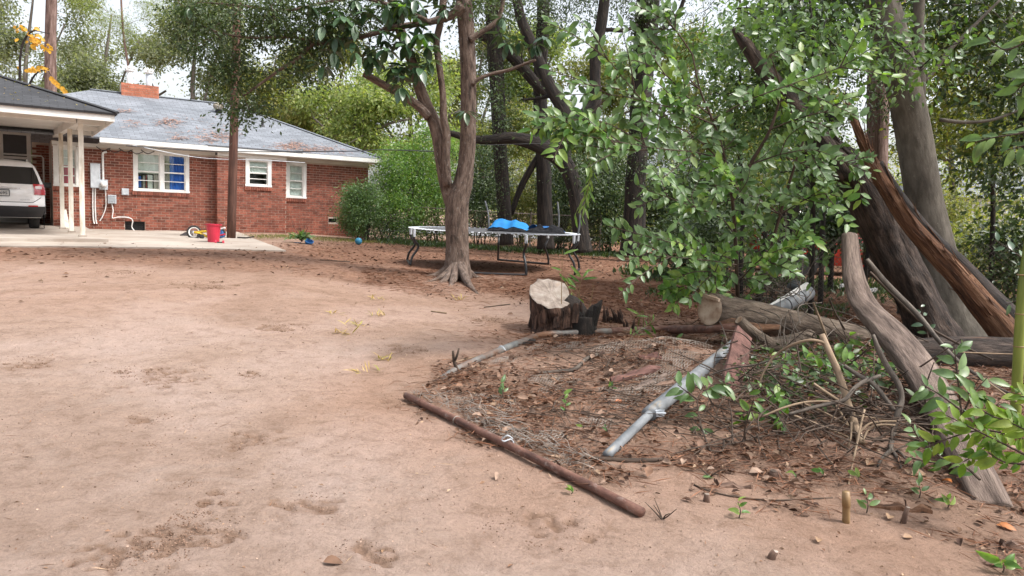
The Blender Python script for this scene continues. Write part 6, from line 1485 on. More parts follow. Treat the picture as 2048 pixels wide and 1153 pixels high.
stick('cane', 'pale cane pointing left at mid height below the leaf cluster', 'stick', [(1525, 834, 7, 5.0), (1570, 815, 7, 5.0), (1620, 804, 7, 5.05), (1682, 804, 6, 5.1)], 'twig_light', GS)
stick('branch', 'knobbly grey branch reaching from the left through the thick tan cane to a forked bough', 'stick', [(1578, 829, 9, 4.95), (1620, 817, 11, 5.0), (1660, 808, 12, 5.05), (1690, 800, 12, 5.05), (1708, 778, 12, 5.1), (1730, 763, 12, 5.2), (1760, 752, 10, 5.3)], 'twig_grey', GS, .15)
stick('cane', 'straight pale cane sloping down right from the shadowed litter', 'stick', [(1588, 832, 7, 4.95), (1640, 851, 7, 4.95), (1702, 878, 6, 4.9)], 'twig_light', GS)
stick('cane', 'thin tan cane just above the lowest sloping one', 'stick', [(1604, 806, 5, 5.1), (1650, 826, 5, 5.05), (1698, 852, 5, 5.0)], 'twig_light', GS)
stick('cane', 'short cut cane with a pale tip ending at the thick tan cane', 'stick', [(1627, 768, 9, 5.2), (1652, 785, 9, 5.15), (1680, 803, 8, 5.1)], 'twig_light', GS)
stick('cane', 'short dark yellow cane propped behind the thick tan cane', 'stick', [(1672, 812, 6, 5.15), (1684, 830, 7, 5.1), (1696, 850, 7, 5.05)], 'twig_light', GS)
stick('forked_bough', 'lichen grey bough curving down to a rooted claw at the litter', 'branch', [(1746, 670, 10, 5.3), (1757, 700, 16, 5.25), (1775, 735, 17, 5.2), (1797, 770, 18, 5.1), (1803, 800, 18, 5.05), (1795, 828, 20, 5.0), (1786, 870, 16, 4.95), (1780, 905, 15), ], 'twig_grey', GS, .14, 9)
stick('bough', 'second grey bough joining the lichen covered one from the upper left', 'branch', [(1688, 732, 12, 5.35), (1715, 750, 13, 5.3), (1745, 768, 14, 5.2), (1768, 795, 14, 5.1), (1788, 822, 14, 5.02)], 'twig_grey', GS, .14)
for k, pts in enumerate([[(1782, 902, 12), (1765, 918, 10), (1755, 935, 7)], [(1782, 902, 12), (1795, 920, 10), (1803, 940, 6)], [(1782, 900, 10), (1800, 908, 8), (1815, 925, 5)]]):
    stick('root_claw', ['left prong of the grey root claw under the lichen bough', 'middle prong of the grey root claw under the lichen bough', 'right prong of the grey root claw under the lichen bough'][k], 'root', pts, 'twig_grey', 'prongs of the root claw', .15)
stick('twig', 'thin pale twig dropping from the heap to the litter at its left', 'stick', [(1659, 932, 5), (1685, 905, 5, 4.75), (1700, 884, 6, 4.8), (1703, 845, 7, 4.9)], 'twig_light', GS)
stick('twig', 'long pale twig slanting down in front of the thick tan cane to the cut bamboo', 'stick', [(1697, 972, 6), (1708, 915, 7, 4.6), (1719, 862, 7, 4.7), (1729, 820, 7, 4.8)], 'twig_light', GS)
stick('twig', 'pale twig curling right across the bough', 'stick', [(1718, 868, 6, 4.75), (1735, 850, 7, 4.8), (1760, 844, 7, 4.8), (1795, 843, 6, 4.8)], 'twig_light', GS)
stick('twig', 'second pale twig curling right just under the first', 'stick', [(1726, 882, 6, 4.7), (1738, 858, 7, 4.75), (1762, 850, 7, 4.75), (1790, 851, 5, 4.75)], 'twig_light', GS)
stick('twig', 'twig running right from the heap under the bare trunk', 'stick', [(1700, 830, 5, 5.0), (1760, 838, 5, 5.0), (1820, 846, 5, 5.0), (1880, 880, 4, 4.6)], 'twig_light', GS)
stick('long_branch', 'long grey branch sloping from the bare trunk top down right across the fallen log', 'branch', [(1733, 520, 16, 8.0), (1775, 570, 17, 7.8), (1835, 630, 16, 7.3), (1880, 685, 13, 6.6), (1925, 730, 11, 6.0), (1985, 770, 9, 5.4), (2045, 800, 8, 5.0)], 'twig_grey', None, .1)
stick('long_branch', 'thinner dark branch beside the long grey one', 'branch', [(1740, 545, 9, 8.1), (1800, 605, 9, 7.8), (1850, 650, 8, 7.4), (1920, 690, 7, 7.0), (1985, 720, 6, 6.6)], 'bark_twig', None, .1)
stick('twig', 'whitish twig crossing level beside the bamboo stalk', 'stick', [(1905, 704, 4, 5.2), (1970, 707, 4, 5.2), (2060, 710, 4, 5.2)], 'twig_light')
stick('cane', 'pale cut cane pointing up left at the right edge leaves', 'stick', [(1962, 755, 7, 4.6), (2000, 782, 6, 4.5), (2050, 815, 6, 4.4)], 'twig_light')
stick('upright_cane', 'brown upright cane leaning on the log behind the leaves', 'stick', [(1655, 680, 8, 8.0), (1640, 640, 7, 8.0), (1626, 605, 6, 8.0)], 'twig_light')
stick('upright_twig', 'thin dark twig leaning on the log right of the branch stub', 'stick', [(1690, 660, 5, 8.1), (1670, 625, 5, 8.1), (1658, 596, 5, 8.1)], 'bark_twig')
stick('ground_stick', 'dark reddish tapering stick lying at the foot of the galvanised post', 'stick', [(1166, 917, 9), (1205, 922, 13), (1270, 926, 15), (1320, 924, 13), (1350, 923, 5)], 'bark_twig')
stick('driftwood', 'twisted grey root lying on the mound below the bent rail', 'root', [(1072, 750, 7), (1115, 746, 10), (1150, 742, 12), (1170, 724, 13), (1195, 712, 10)], 'twig_grey', None, .2)
stick('long_root', 'long thin dark root trailing over the dirt from the small plant to the cut bamboo', 'root', [(1388, 972, 6), (1420, 985, 5), (1470, 996, 5), (1540, 1003, 5), (1600, 1001, 5), (1665, 998, 4)], 'bark_twig')
stick('pale_stick', 'short pale stick on bare dirt between the twin stem tree and stump', 'stick', [(862, 624, 4), (893, 628, 5)], 'twig_light')
stick('forked_twig', 'straw coloured twig lying left of the bent rail near the forked stub', 'stick', [(912, 726, 4), (940, 718, 4), (1000, 707, 4)], 'twig_light')
stick('dark_stick', 'faint dark stick lying flat on the dirt left of the twin stem tree', 'stick', [(640, 521, 3), (700, 525, 3)], 'bark_twig')
stick('dark_stick', 'thin twig on the dirt left of the stump', 'stick', [(968, 616, 3), (1020, 610, 3)], 'bark_twig')
q = G(915, 742)
fs_ = thing('forked_stub', 'tiny forked dark sapling stub poking from dirt beside the bent rail end', 'root stub', q)
b = MB(); b.tube([G(915, 742), P3(908, 722, q[1]), P3(906, 702, q[1])], [.018, .014, .010], 7, sub=3); b.tube([P3(909, 722, q[1]), P3(914, 712, q[1] - .02), P3(918, 697, q[1])], [.013, .011, .008], 6, sub=3); b.build('stem', MT['bark_twig'], fs_, smooth=True)
# cut bamboo stub and small cut stubs in the dirt
q = G(1693, 1045); tp = P3(1692, 984, q[1]); b = MB(); cs = thing('bamboo_stub', 'short upright cut tan bamboo stub in the dirt at the lower right', 'bamboo', q)
b.tube([q - HZ * .03, q * .5 + tp * .5 + HZ * -.002, q * .47 + tp * .53, tp], [.019, .0185, .0215, .0185], 12, sub=2); b.build('culm', MT['bamboo_dry'], cs, smooth=True)
for i, (px, py, h_, r_, tilt, lab) in enumerate([(1413, 1003, .04, .014, (.0, 0), 'small pale cut root stub beside the trailing root'), (1540, 1118, .035, .015, (.02, 0), 'small cut stub in bare dirt at the bottom of the view'), (1805, 1045, .08, .011, (.02, 0), 'dark slim cut stub next to a pale dead leaf'), (1552, 952, .03, .03, (-.01, 0), 'low brown root knob at the edge of the litter')]):
    q = G(px, py); s_ = thing('cut_stub', lab, 'root stub', q, 'small cut stubs in the dirt')
    e = q + np.array([tilt[0], tilt[1], h_]); MB().tube([q - HZ * .03, (q + e) / 2, e], [r_ * 1.5, r_ * 1.1, r_], 10, rough=.15).build('stem', MT['bark_piece'], s_, smooth=True)
    MB().lathe(e + HZ * .0008, [(r_ * .92, 0), (0, .002)], 10).build('cut_end', MT['cut_face'] if i != 3 else MT['bark_twig'], s_)
for i, (px, py, lab) in enumerate([(1325, 1040, 'dead spiky weed just right of the rusty pipe end'), (1420, 955, 'thin dry weed near the fallen green leaf')]):
    q = G(px, py); b = MB(); rg = np.random.default_rng(40 + i)
    for k in range(6): d = rg.normal(0, .05, 2); b.tube([q, q + np.array([d[0] * .5, d[1] * .5, .03]), q + np.array([d[0] * 1.3, d[1] * 1.3, rg.uniform(.03, .09)])], [.004, .003, .0015], 4)
    tag(b.build('dry_weed', MT['bark_twig']), lab, 'weed')

# bamboo stalk at the right edge
b0_ = G(2030, 880); bs = thing('bamboo_stalk', 'green living bamboo stalk rising along the right edge', 'bamboo', b0_)
cul = [P3(2029, 880, b0_[1]), P3(2033, 790, b0_[1]), P3(2044, 600, b0_[1]), P3(2064, 440, b0_[1] + .02), P3(2090, 200, b0_[1] + .05), P3(2170, -150, b0_[1] + .1)]
cul[0][2] = b0_[2] - .05
p, r = spline(cul, [.0335, .033, .032, .030, .027, .022], 6); MB().tube(p, r, 14).build('culm', MT['bamboo'], bs, smooth=True)
for py in (785, 693, 628, 550): 
    c = P3(2033 + (790 - py) * .055, py, b0_[1]); ring(c, norm(cul[2] - cul[1]), .0325, .0045, MT['bamboo_dry'], 'node', bs)

# ------------------------------------------------------------------ leafy plants with single leaves
def sprig(par, lst, n, L, kind, rng, mb=None, w0=.010, t0=.15, ang=.95, whorl=0, jit=.3, two=True, collect=None, hang=0.0):
    P = np.array([P3(x, y, Y) if Y else G(x, y, .01) for x, y, Y in lst]); p, r = spline(P, np.linspace(w0, w0 * .35, len(P)), 5)
    if mb is not None: mb.tube(p, r, 5, cap=False)
    D = np.gradient(p, axis=0); D = unit(D); S = np.linspace(0, 1, len(p))
    for k in range(n):
        s = t0 + (1 - t0) * (k + .5) / n; i = min(len(p) - 1, int(s * (len(p) - 1))); c, d = p[i] + (p[min(i + 1, len(p) - 1)] - p[i]) * rng.random(), D[i]
        nf = norm(np.array([0, -.75, .55]) + rng.normal(0, jit * .9, 3)); sd = norm(np.cross(d, nf)) * (1 if k % 2 else -1)
        if n - k <= whorl: sd = norm(sd * math.cos(k * 2.3) + np.cross(d, sd) * math.sin(k * 2.3))
        a = norm(d * math.cos(ang) + sd * math.sin(ang) + rng.normal(0, jit * .6, 3) - HZ * hang)
        nn_ = norm(nf - a * (nf @ a))
        l_ = L * rng.choice([rng.uniform(.5, .8), rng.uniform(.8, 1.3)], p=[.3, .7])
        if collect is not None: collect.append((c, a, nn_, l_, kind))
        else: put_leaf(par, kind, c, a, nn_, l_)
    return p
rng = np.random.default_rng(99)
big = thing('large_leafed_shrub', 'big overhanging shrub with pale glossy oval leaves right of the trampoline', 'shrub', G(1478, 640))
bmb = MB(); coll = []
main_b = [[(1478, 640, 9.0), (1474, 560, 8.6), (1470, 470, 8.3), (1462, 380, 8.1), (1445, 300, 8.0), (1425, 240, 7.9), (1400, 180, 7.8), (1385, 110, 7.7)],
          [(1500, 640, 9.1), (1530, 540, 8.9), (1560, 430, 8.7), (1590, 330, 8.5), (1620, 250, 8.4), (1660, 180, 8.3)],
          [(1465, 400, 8.1), (1500, 330, 8.0), (1540, 260, 7.9), (1560, 180, 7.9), (1540, 110, 7.8)]]
for l in main_b:
    P = np.array([P3(*x) for x in l]); p, r = spline(P, np.linspace(.026, .007, len(P)), 6); bmb.tube(p, r, 7)
SPR = [([(1470, 470, 8.2), (1440, 435, 7.7), (1390, 415, 7.3), (1335, 395, 7.0), (1275, 373, 6.8)], 22), ([(1470, 520, 8.3), (1420, 505, 7.8), (1360, 490, 7.4), (1290, 472, 7.1), (1216, 452, 6.9)], 24), ([(1472, 530, 8.3), (1420, 522, 7.7), (1340, 514, 7.2), (1248, 512, 6.9)], 20),
       ([(1450, 320, 8.0), (1390, 305, 7.7), (1320, 298, 7.4), (1240, 285, 7.1), (1160, 270, 6.9), (1080, 258, 6.8)], 34), ([(1450, 330, 8.0), (1390, 275, 7.7), (1320, 235, 7.4), (1270, 185, 7.2), (1215, 120, 7.0), (1150, 72, 6.9), (1090, 44, 6.8)], 30),
       ([(1430, 250, 7.9), (1370, 225, 7.6), (1300, 205, 7.3), (1220, 190, 7.1), (1112, 190, 6.9)], 26), ([(1420, 230, 7.9), (1370, 190, 7.6), (1330, 150, 7.4), (1270, 122, 7.2), (1205, 130, 7.1)], 22), ([(1590, 330, 8.5), (1640, 318, 8.2), (1690, 325, 8.0), (1735, 345, 7.9)], 14), ([(1560, 430, 8.6), (1610, 400, 8.2), (1650, 388, 8.0), (1695, 400, 7.9)], 12), ([(1400, 180, 7.8), (1360, 140, 7.6), (1320, 100, 7.5), (1270, 90, 7.4)], 18),
       ([(1300, 300, 7.3), (1240, 300, 7.1), (1180, 292, 7.0), (1120, 285, 6.9)], 18), ([(1290, 290, 7.3), (1220, 250, 7.1), (1150, 240, 6.9), (1100, 268, 6.8)], 20), ([(1530, 540, 8.8), (1560, 500, 8.0), (1590, 480, 7.6), (1622, 458, 7.4)], 16), ([(1480, 560, 8.4), (1520, 520, 7.8), (1560, 500, 7.5), (1605, 490, 7.3)], 14),
       ([(1440, 560, 8.6), (1400, 565, 8.2), (1360, 575, 8.0), (1335, 590, 7.9)], 14), ([(1470, 560, 8.5), (1430, 545, 8.0), (1385, 545, 7.8), (1350, 560, 7.7)], 14), ([(1560, 430, 8.7), (1520, 400, 8.1), (1480, 385, 7.7), (1430, 370, 7.4)], 16), ([(1425, 240, 7.9), (1500, 200, 7.7), (1580, 170, 7.5), (1680, 135, 7.4), (1745, 95, 7.3)], 26),
       ([(1540, 260, 7.9), (1590, 240, 7.7), (1650, 225, 7.5), (1710, 232, 7.4)], 16), ([(1500, 330, 8.0), (1560, 310, 7.7), (1620, 300, 7.5), (1660, 310, 7.4)], 14), ([(1385, 110, 7.7), (1350, 60, 7.5), (1310, 30, 7.4), (1270, 10, 7.3)], 14)]
for l, n_ in SPR: sprig(None, l, int(n_ * 2.0), .128, 'glossy' if rng.random() < .62 else 'bright', rng, bmb, .009, t0=.2, collect=coll)
for l, n_ in list(SPR):
    for q_ in range(3):
        k = rng.integers(1, len(l) - 1); x0, y0, Y0 = l[k]; x1, y1, Y1 = l[k + 1]; dx, dy = x1 - x0, y1 - y0; sg = (1, -1)[q_ % 2]; an = sg * rng.uniform(.35, .8); ca, sa = math.cos(an), math.sin(an); f_ = rng.uniform(1.0, 1.7)
        e = (x0 + (dx * ca - dy * sa) * f_, y0 + (dx * sa + dy * ca) * f_ + 8, Y0 + (Y1 - Y0) * f_ + rng.normal(0, .15))
        sprig(None, [(x0, y0, Y0), ((x0 + e[0]) / 2 + rng.normal(0, 5), (y0 + e[1]) / 2 - 4, (Y0 + e[2]) / 2), e], 13, .118, 'glossy' if rng.random() < .62 else 'bright', rng, bmb, .007, t0=.15, collect=coll)
fill = []
allp = np.concatenate([np.array([P3(*x) for x in l]) for l in main_b] + [np.array([P3(*x) for x in l]) for l, _ in SPR])
for k in range(95):
    cx_, cy2, sx, sy, Y = [(1380, 250, 100, 70, 7.7), (1470, 330, 90, 80, 8.0), (1400, 430, 70, 70, 7.9), (1560, 220, 90, 80, 8.0), (1450, 520, 70, 50, 8.3), (1600, 160, 100, 70, 8.1), (1300, 240, 90, 45, 7.4), (1530, 420, 60, 60, 8.4)][k % 8]
    e = np.array([rng.normal(cx_, sx * .55), rng.normal(cy2, sy * .55)]); pe = P3(e[0], e[1], Y + rng.normal(0, .3)); s0 = allp[np.argmin(((allp - pe) ** 2).sum(1))]
    d = pe - s0
    if np.linalg.norm(d) > 1.0: continue
    if np.linalg.norm(d) < .2: d = norm(d + rng.normal(0, .05, 3)) * .3; pe = s0 + d
    m_ = (s0 + pe) / 2 + rng.normal(0, .04, 3)
    pts = [s0, m_, pe]; pr_ = [tuple(float(z) for z in pix(*q)[:2]) + (q[1],) for q in pts]
    sprig(None, pr_, 11, .125, 'glossy' if rng.random() < .75 else 'bright', rng, bmb, .006, t0=.25, collect=coll, hang=.15)
bmb.build('branch', MT['bark_twig'], big)
coll.sort(key=lambda c: c[0][1] - c[3] * 6)
for c in coll[:300]: put_leaf(big, c[4], *c[:4])
for kd in ('glossy', 'bright'):
    rest_ = [c for c in coll[300:] if c[4] == kd]
    if rest_: leaf_cloud('leaf', np.array([c[0] for c in rest_]), np.array([c[1] for c in rest_]), np.array([c[2] for c in rest_]), np.array([c[3] for c in rest_]), MT['lf_' + kd], big, 'stuff', six=True)

def plant(name, label, sprs, L, kind, seed, cat='plant', w0=.007, group=None, hang=.05, barkm='bark_twig'):
    rg = np.random.default_rng(seed); l0 = sprs[0][0][0]; base = P3(*l0) if l0[2] else G(l0[0], l0[1])
    t = thing(name, label, cat, base, group); mb = MB()
    for it in sprs:
        l, n_ = it[:2]; wh = it[2] if len(it) > 2 else 0
        sprig(t, l, n_, L, it[3] if len(it) > 3 else kind, rg, mb, w0, whorl=wh, hang=hang)
    mb.build('stem', MT[barkm], t); return t
plant('laurel_sprig', 'upright sprig with a whorl of dark oval leaves in front of the fallen log', [([(1925, 850, 4.35), (1918, 780, 4.4), (1912, 725, 4.4), (1908, 690, 4.4)], 15, 6), ([(1925, 830, 4.35), (1945, 790, 4.35), (1975, 755, 4.35)], 8), ([(1920, 820, 4.3), (1880, 790, 4.3), (1845, 770, 4.3)], 9), ([(1930, 860, 4.3), (1965, 830, 4.3), (2000, 805, 4.3)], 8)], .125, 'glossy', 1)
plant('bright_shrub', 'bright yellow green leaves spilling across the bare trunk from the right edge', [([(2090, 900, 3.6), (2020, 870, 3.65), (1955, 862, 3.7), (1890, 880, 3.75), (1848, 898, 3.8)], 34), ([(2100, 860, 3.6), (2040, 845, 3.65), (1990, 835, 3.7), (1950, 812, 3.75)], 23), ([(2090, 930, 3.5), (2040, 905, 3.55), (1990, 880, 3.6), (1930, 850, 3.7), (1890, 830, 3.75)], 27), ([(2095, 830, 3.7), (2060, 800, 3.75), (2030, 790, 3.8)], 13), ([(2090, 880, 3.5), (2050, 860, 3.5), (2010, 840, 3.55)], 17), ([(2000, 880, 3.65), (1960, 905, 3.7), (1925, 925, 3.75)], 13), ([(2060, 930, 3.5), (2010, 925, 3.55), (1975, 905, 3.6)], 15)], .085, 'lime', 2)
plant('dark_shrub', 'darker leaved low shoots under the bright leaves left of the bare trunk', [([(1900, 930, 4.0), (1870, 905, 4.1), (1840, 880, 4.2), (1822, 850, 4.2)], 12), ([(1900, 930, 4.0), (1860, 925, 4.05), (1820, 915, 4.1)], 9), ([(1960, 960, 3.8), (1930, 935, 3.9), (1880, 915, 4.0)], 9)], .085, 'glossy', 3)
plant('leafy_shoot', 'leafy shoot growing in front of the galvanised post with a drooping tuft', [([(1420, 905, None), (1402, 850, 5.1), (1395, 800, 5.2), (1412, 770, 5.3)], 8), ([(1395, 800, 5.2), (1375, 785, 5.2), (1355, 770, 5.2)], 8), ([(1400, 850, 5.1), (1404, 862, 5.05), (1405, 880, 5.0)], 7, 6), ([(1405, 790, 5.25), (1425, 770, 5.3), (1450, 768, 5.3)], 7)], .135, 'glossy', 4, hang=.2)
plant('leafy_shoot', 'spreading leafy shoot below the red plank', [([(1560, 905, None), (1550, 850, 5.2), (1535, 805, 5.3), (1520, 775, 5.3)], 10), ([(1545, 840, 5.2), (1510, 825, 5.2), (1480, 830, 5.2)], 9), ([(1550, 850, 5.2), (1560, 830, 5.15), (1565, 850, 5.1)], 6, 5), ([(1530, 800, 5.3), (1550, 790, 5.3), (1572, 800, 5.3)], 7)], .115, 'bright', 5, hang=.2)
plant('leafy_shoot', 'leafy shoot rising in front of the right part of the sawn log', [([(1720, 790, 6.6), (1705, 740, 6.7), (1690, 700, 6.8), (1700, 672, 6.8)], 14, 5), ([(1700, 730, 6.7), (1730, 705, 6.7), (1755, 690, 6.7)], 9), ([(1705, 745, 6.7), (1680, 725, 6.7), (1665, 700, 6.7)], 8), ([(1712, 760, 6.65), (1740, 745, 6.6), (1765, 725, 6.6)], 8)], .125, 'bright', 6, hang=.15)
plant('leafy_shoot', 'small dark leafy shoot under the branch stub of the log', [([(1590, 830, 6.4), (1585, 770, 6.6), (1570, 730, 6.7), (1555, 705, 6.7)], 9), ([(1585, 765, 6.6), (1610, 730, 6.6), (1625, 710, 6.6)], 8)], .12, 'bright', 7, hang=.2)
plant('leafy_shoot', 'small leafy shoot in deep shade between the red plank and shrub', [([(1490, 770, 7.0), (1485, 735, 7.0), (1500, 710, 7.0)], 6), ([(1380, 760, 7.5), (1362, 700, 7.6), (1352, 680, 7.6)], 5, 2)], .13, 'glossy', 8)
plant('leafy_shoot', 'bright leafy shoot between the thick tan cane and the lichen bough', [([(1660, 850, 5.6), (1650, 790, 5.8), (1640, 740, 5.9), (1632, 712, 5.9)], 10, 4), ([(1650, 790, 5.8), (1600, 770, 5.8), (1575, 752, 5.8)], 8), ([(1645, 760, 5.85), (1680, 730, 5.85), (1705, 720, 5.85)], 8)], .11, 'bright', 21, hang=.2)
plant('leafy_shoot', 'low leafy shoot in shade right of the red plank', [([(1600, 860, 5.7), (1560, 800, 5.9), (1530, 770, 6.0)], 9, 3), ([(1590, 840, 5.7), (1620, 800, 5.8), (1640, 790, 5.8)], 7)], .105, 'glossy', 22, hang=.25)
vt = thing('trailing_vine', 'tangle of thin dry vines draped over the sawn log and plank', 'vine', P3(1530, 650, 8.0)); b = MB(); rg = np.random.default_rng(88)
for k in range(26):
    x0, y0 = rg.uniform(1430, 1760), rg.uniform(600, 660); x1, y1 = x0 + rg.normal(0, 70), y0 + rg.uniform(40, 170); Y0, Y1 = 8.0 + (x0 - 1430) * .0025, rg.uniform(6.6, 7.8)
    b.tube([P3(x0, y0, Y0 - .1), P3((x0 + x1) / 2 + rg.normal(0, 20), (y0 + y1) / 2 - 15, (Y0 + Y1) / 2), P3(x1, y1, Y1)], [.006, .005, .003], 4, sub=5, cap=False)
b.build('stem', MT['twig_grey'], vt, kind='stuff')
plant('low_bush_sprig', 'leafy sprigs hanging between the big shrub and the sawn log end', [([(1470, 610, 8.4), (1420, 585, 8.0), (1375, 575, 7.9), (1340, 598, 7.9)], 14), ([(1480, 600, 8.5), (1440, 570, 8.1), (1400, 555, 8.0)], 12), ([(1490, 605, 8.5), (1500, 585, 8.3), (1510, 570, 8.3)], 8)], .12, 'bright', 9, hang=.25)
plant('edge_branch', 'large leafed branch reaching in from the upper right corner close to the camera', [([(2130, 40, 4.2), (2060, 80, 4.2), (2010, 100, 4.25), (1975, 75, 4.3)], 10), ([(2130, 120, 4.1), (2070, 150, 4.1), (2025, 190, 4.15)], 9), ([(2120, 240, 4.4), (2050, 265, 4.4), (1990, 275, 4.45), (1950, 285, 4.5)], 12), ([(2110, 290, 4.3), (2060, 290, 4.3), (2015, 300, 4.35)], 8)], .115, 'glossy', 10, hang=.25)
plant('edge_branch', 'leafy twig low at the right edge before the split trunk', [([(2110, 640, 5.6), (2060, 600, 5.7), (2010, 610, 5.8)], 7), ([(2100, 560, 5.6), (2050, 520, 5.7), (1990, 480, 5.8)], 8)], .12, 'magnolia', 11, hang=.2)
plant('creeper', 'dark leafy creeper on the foot of the grey tree', [([(1870, 735, None), (1858, 680, 8.6), (1850, 645, 8.7), (1840, 610, 8.8)], 8)], .15, 'magnolia', 12, hang=.3)
# tangle of fine grey twigs behind the log
b = MB(); rg = np.random.default_rng(17)
for k in range(130):
    p = P3(rg.normal(1545, 34), rg.normal(575, 34), 8.9 + rg.normal(0, .25)); e = p + rg.normal(0, .28, 3); m_ = (p + e) / 2 + rg.normal(0, .06, 3); b.tube([p, m_, e], .005, 3, sub=3, cap=False)
b.tube([G(1540, 655), P3(1545, 575, 8.9)], .02, 5)
tag(b.build('twig_tangle', MT['twig_grey']), 'tangle of fine bare grey twigs behind the end of the sawn log', 'brush')
# bamboo spray hanging above the trampoline's right end, and the canes by the stump
hb_ = thing('hanging_vine', 'thin yellow green vine with narrow leaves hanging down over the trampoline end', 'vine', P3(1175, 300, 7.2)); rg = np.random.default_rng(6); mb = MB()
for l in ([(1190, 285, 7.2), (1180, 340, 7.2), (1175, 390, 7.2), (1160, 440, 7.2)], [(1175, 290, 7.2), (1182, 350, 7.25), (1165, 400, 7.2), (1150, 430, 7.2)], [(1185, 300, 7.2), (1188, 330, 7.2), (1178, 370, 7.2), (1168, 420, 7.2)]):
    sprig(hb_, l, 13, .12, 'bambooleaf', rg, mb, .004, t0=.1, ang=.8, jit=.5, hang=.5)
mb.build('stem', MT['bamboo'], hb_)
sh = thing('bamboo_shoot', 'slender bamboo shoots with a few narrow leaves growing behind the stump', 'bamboo', G(1150, 664)); mb = MB()
for l, n_ in (([(1124, 660, 8.5), (1123, 600, 8.5), (1124, 540, 8.5), (1125, 500, 8.5)], 2), ([(1162, 640, 8.9), (1156, 590, 8.9), (1150, 575, 8.9), (1130, 565, 8.9)], 8), ([(1175, 635, 8.9), (1185, 585, 8.9), (1186, 565, 8.9)], 0), ([(1158, 600, 8.9), (1160, 570, 8.9), (1168, 545, 8.9)], 6), ([(1130, 565, 8.8), (1140, 580, 8.8), (1152, 596, 8.8)], 5)):
    sprig(sh, l, n_, .17, 'bambooleaf', rg, mb, .007, t0=.5, ang=.7, jit=.4, hang=.3)
mb.build('cane', MT['bamboo_dry'], sh)
gs_ = thing('bamboo_shoot', 'short green sprouts and bamboo leaves along the bent rail right of the stump', 'bamboo', G(1275, 660)); mb = MB()
for l, n_ in (([(1276, 655, None), (1280, 635, 8.9), (1284, 622, 8.9)], 1), ([(1287, 658, None), (1287, 640, 8.85), (1286, 620, 8.85)], 0), ([(1301, 660, None), (1300, 640, 8.8), (1299, 628, 8.8)], 1), ([(1190, 720, 8.0), (1230, 695, 8.1), (1280, 660, 8.3), (1310, 640, 8.5)], 9), ([(1230, 700, 8.0), (1260, 685, 8.1), (1275, 670, 8.2)], 7)):
    sprig(gs_, l, n_, .15, 'bambooleaf', rg, mb, .007, t0=.3, ang=.8, jit=.4, hang=.2)
mb.build('cane', MT['bamboo'], gs_)

# fine dead twigs and shade loving ground cover in the brush heap
b = MB(); rg = np.random.default_rng(71)
for k in range(420):
    px, py = rg.uniform(1440, 1900), rg.uniform(700, 930)
    if py > 905 + .0 * px or (px < 1560 and py > 900): continue
    p = G(px, py); p[2] += abs(rg.normal(0, .10)); a = rg.uniform(0, 6.28); l_ = rg.uniform(.15, .6); e = p + np.array([math.cos(a) * l_, math.sin(a) * l_, rg.normal(.02, .14)]); e[2] = max(e[2], float(height(e[0], e[1])) + .005)
    m_ = (p + e) / 2 + rg.normal(0, .035, 3); m_[2] = max(m_[2], float(height(m_[0], m_[1])) + .005); b.tube([p, m_, e], [.007, .005, .003], 4, sub=3, cap=False)
for k in range(220):
    px, py = rg.uniform(1100, 1430), rg.uniform(690, 880); p = G(px, py); p[2] += abs(rg.normal(0.01, .03)); a = rg.uniform(0, 6.28); l_ = rg.uniform(.1, .45); e = p + np.array([math.cos(a) * l_, math.sin(a) * l_, 0]); e[2] = float(height(e[0], e[1])) + abs(rg.normal(.01, .03)); b.tube([p, (p + e) / 2 + HZ * .01, e], [.004, .003, .002], 4, cap=False)
tag(b.build('dead_twigs', MT['bark_twig']), kind='stuff')
m = 800; rg = np.random.default_rng(72); Pg = []
while len(Pg) < m:
    px, py = rg.normal(1620, 110), rg.normal(750, 45)
    if 690 < py < 850 and 1440 < px < 1880: q_ = G(px, py); Pg.append(q_ + HZ * rg.uniform(.01, .16))
Pg = np.array(Pg); a = rg.uniform(0, 6.28, m); leaf_cloud('ground_cover', Pg, np.stack([np.cos(a), np.sin(a), rg.normal(0, .4, m)], 1), unit(rg.normal(0, .5, (m, 3)) + np.array([0, -.4, .8])), rg.uniform(.04, .10, m), MT['lf_dark'], None, 'stuff', six=True)

# seedlings
for i, (px, py, hpx, n_, L, lab) in enumerate([(1003, 800, 34, 5, .075, 'leggy seedling on the litter mound below the bent rail'), (1128, 835, 46, 5, .06, 'tall thin seedling in the middle of the fallen gate mesh'), (1164, 862, 16, 1, .055, 'single bright leaf seedling left of the pair near the post foot'), (1212, 872, 22, 2, .06, 'yellow green seedling just above the post foot'), (1142, 992, 14, 4, .05, 'tiny bright seedling touching the lower half of the rusty pipe'),
     (1478, 1040, 36, 6, .065, 'dark green seedling in the dirt below the trailing root'), (1733, 1030, 40, 5, .06, 'bright little seedling just right of the cut bamboo stub'), (1645, 958, 20, 2, .055, 'small two leafed seedling above the cut bamboo'), (1715, 965, 16, 2, .055, 'small seedling behind the cut bamboo stub'), (1838, 1000, 34, 5, .055, 'spindly seedling before the big curled brown leaf'), (1895, 1020, 26, 6, .055, 'low seedling left of the bare trunk foot'), (2005, 1150, 30, 8, .075, 'bright green seedling at the bottom right corner'), (1222, 782, 12, 6, .06, 'low bright tuft of leaves on the mound near the bark slabs'), (1590, 962, 18, 3, .05, 'little seedling at the edge of the shaded litter')]):
    q = G(px, py); plant('seedling', lab, [([(px, py, None), (px + 3, py - hpx * .5, q[1]), (px - 2, py - hpx, q[1])], n_, min(3, n_))], L, 'bright' if i % 3 else 'glossy', 400 + i, w0=.0035, group='seedlings in the dirt')
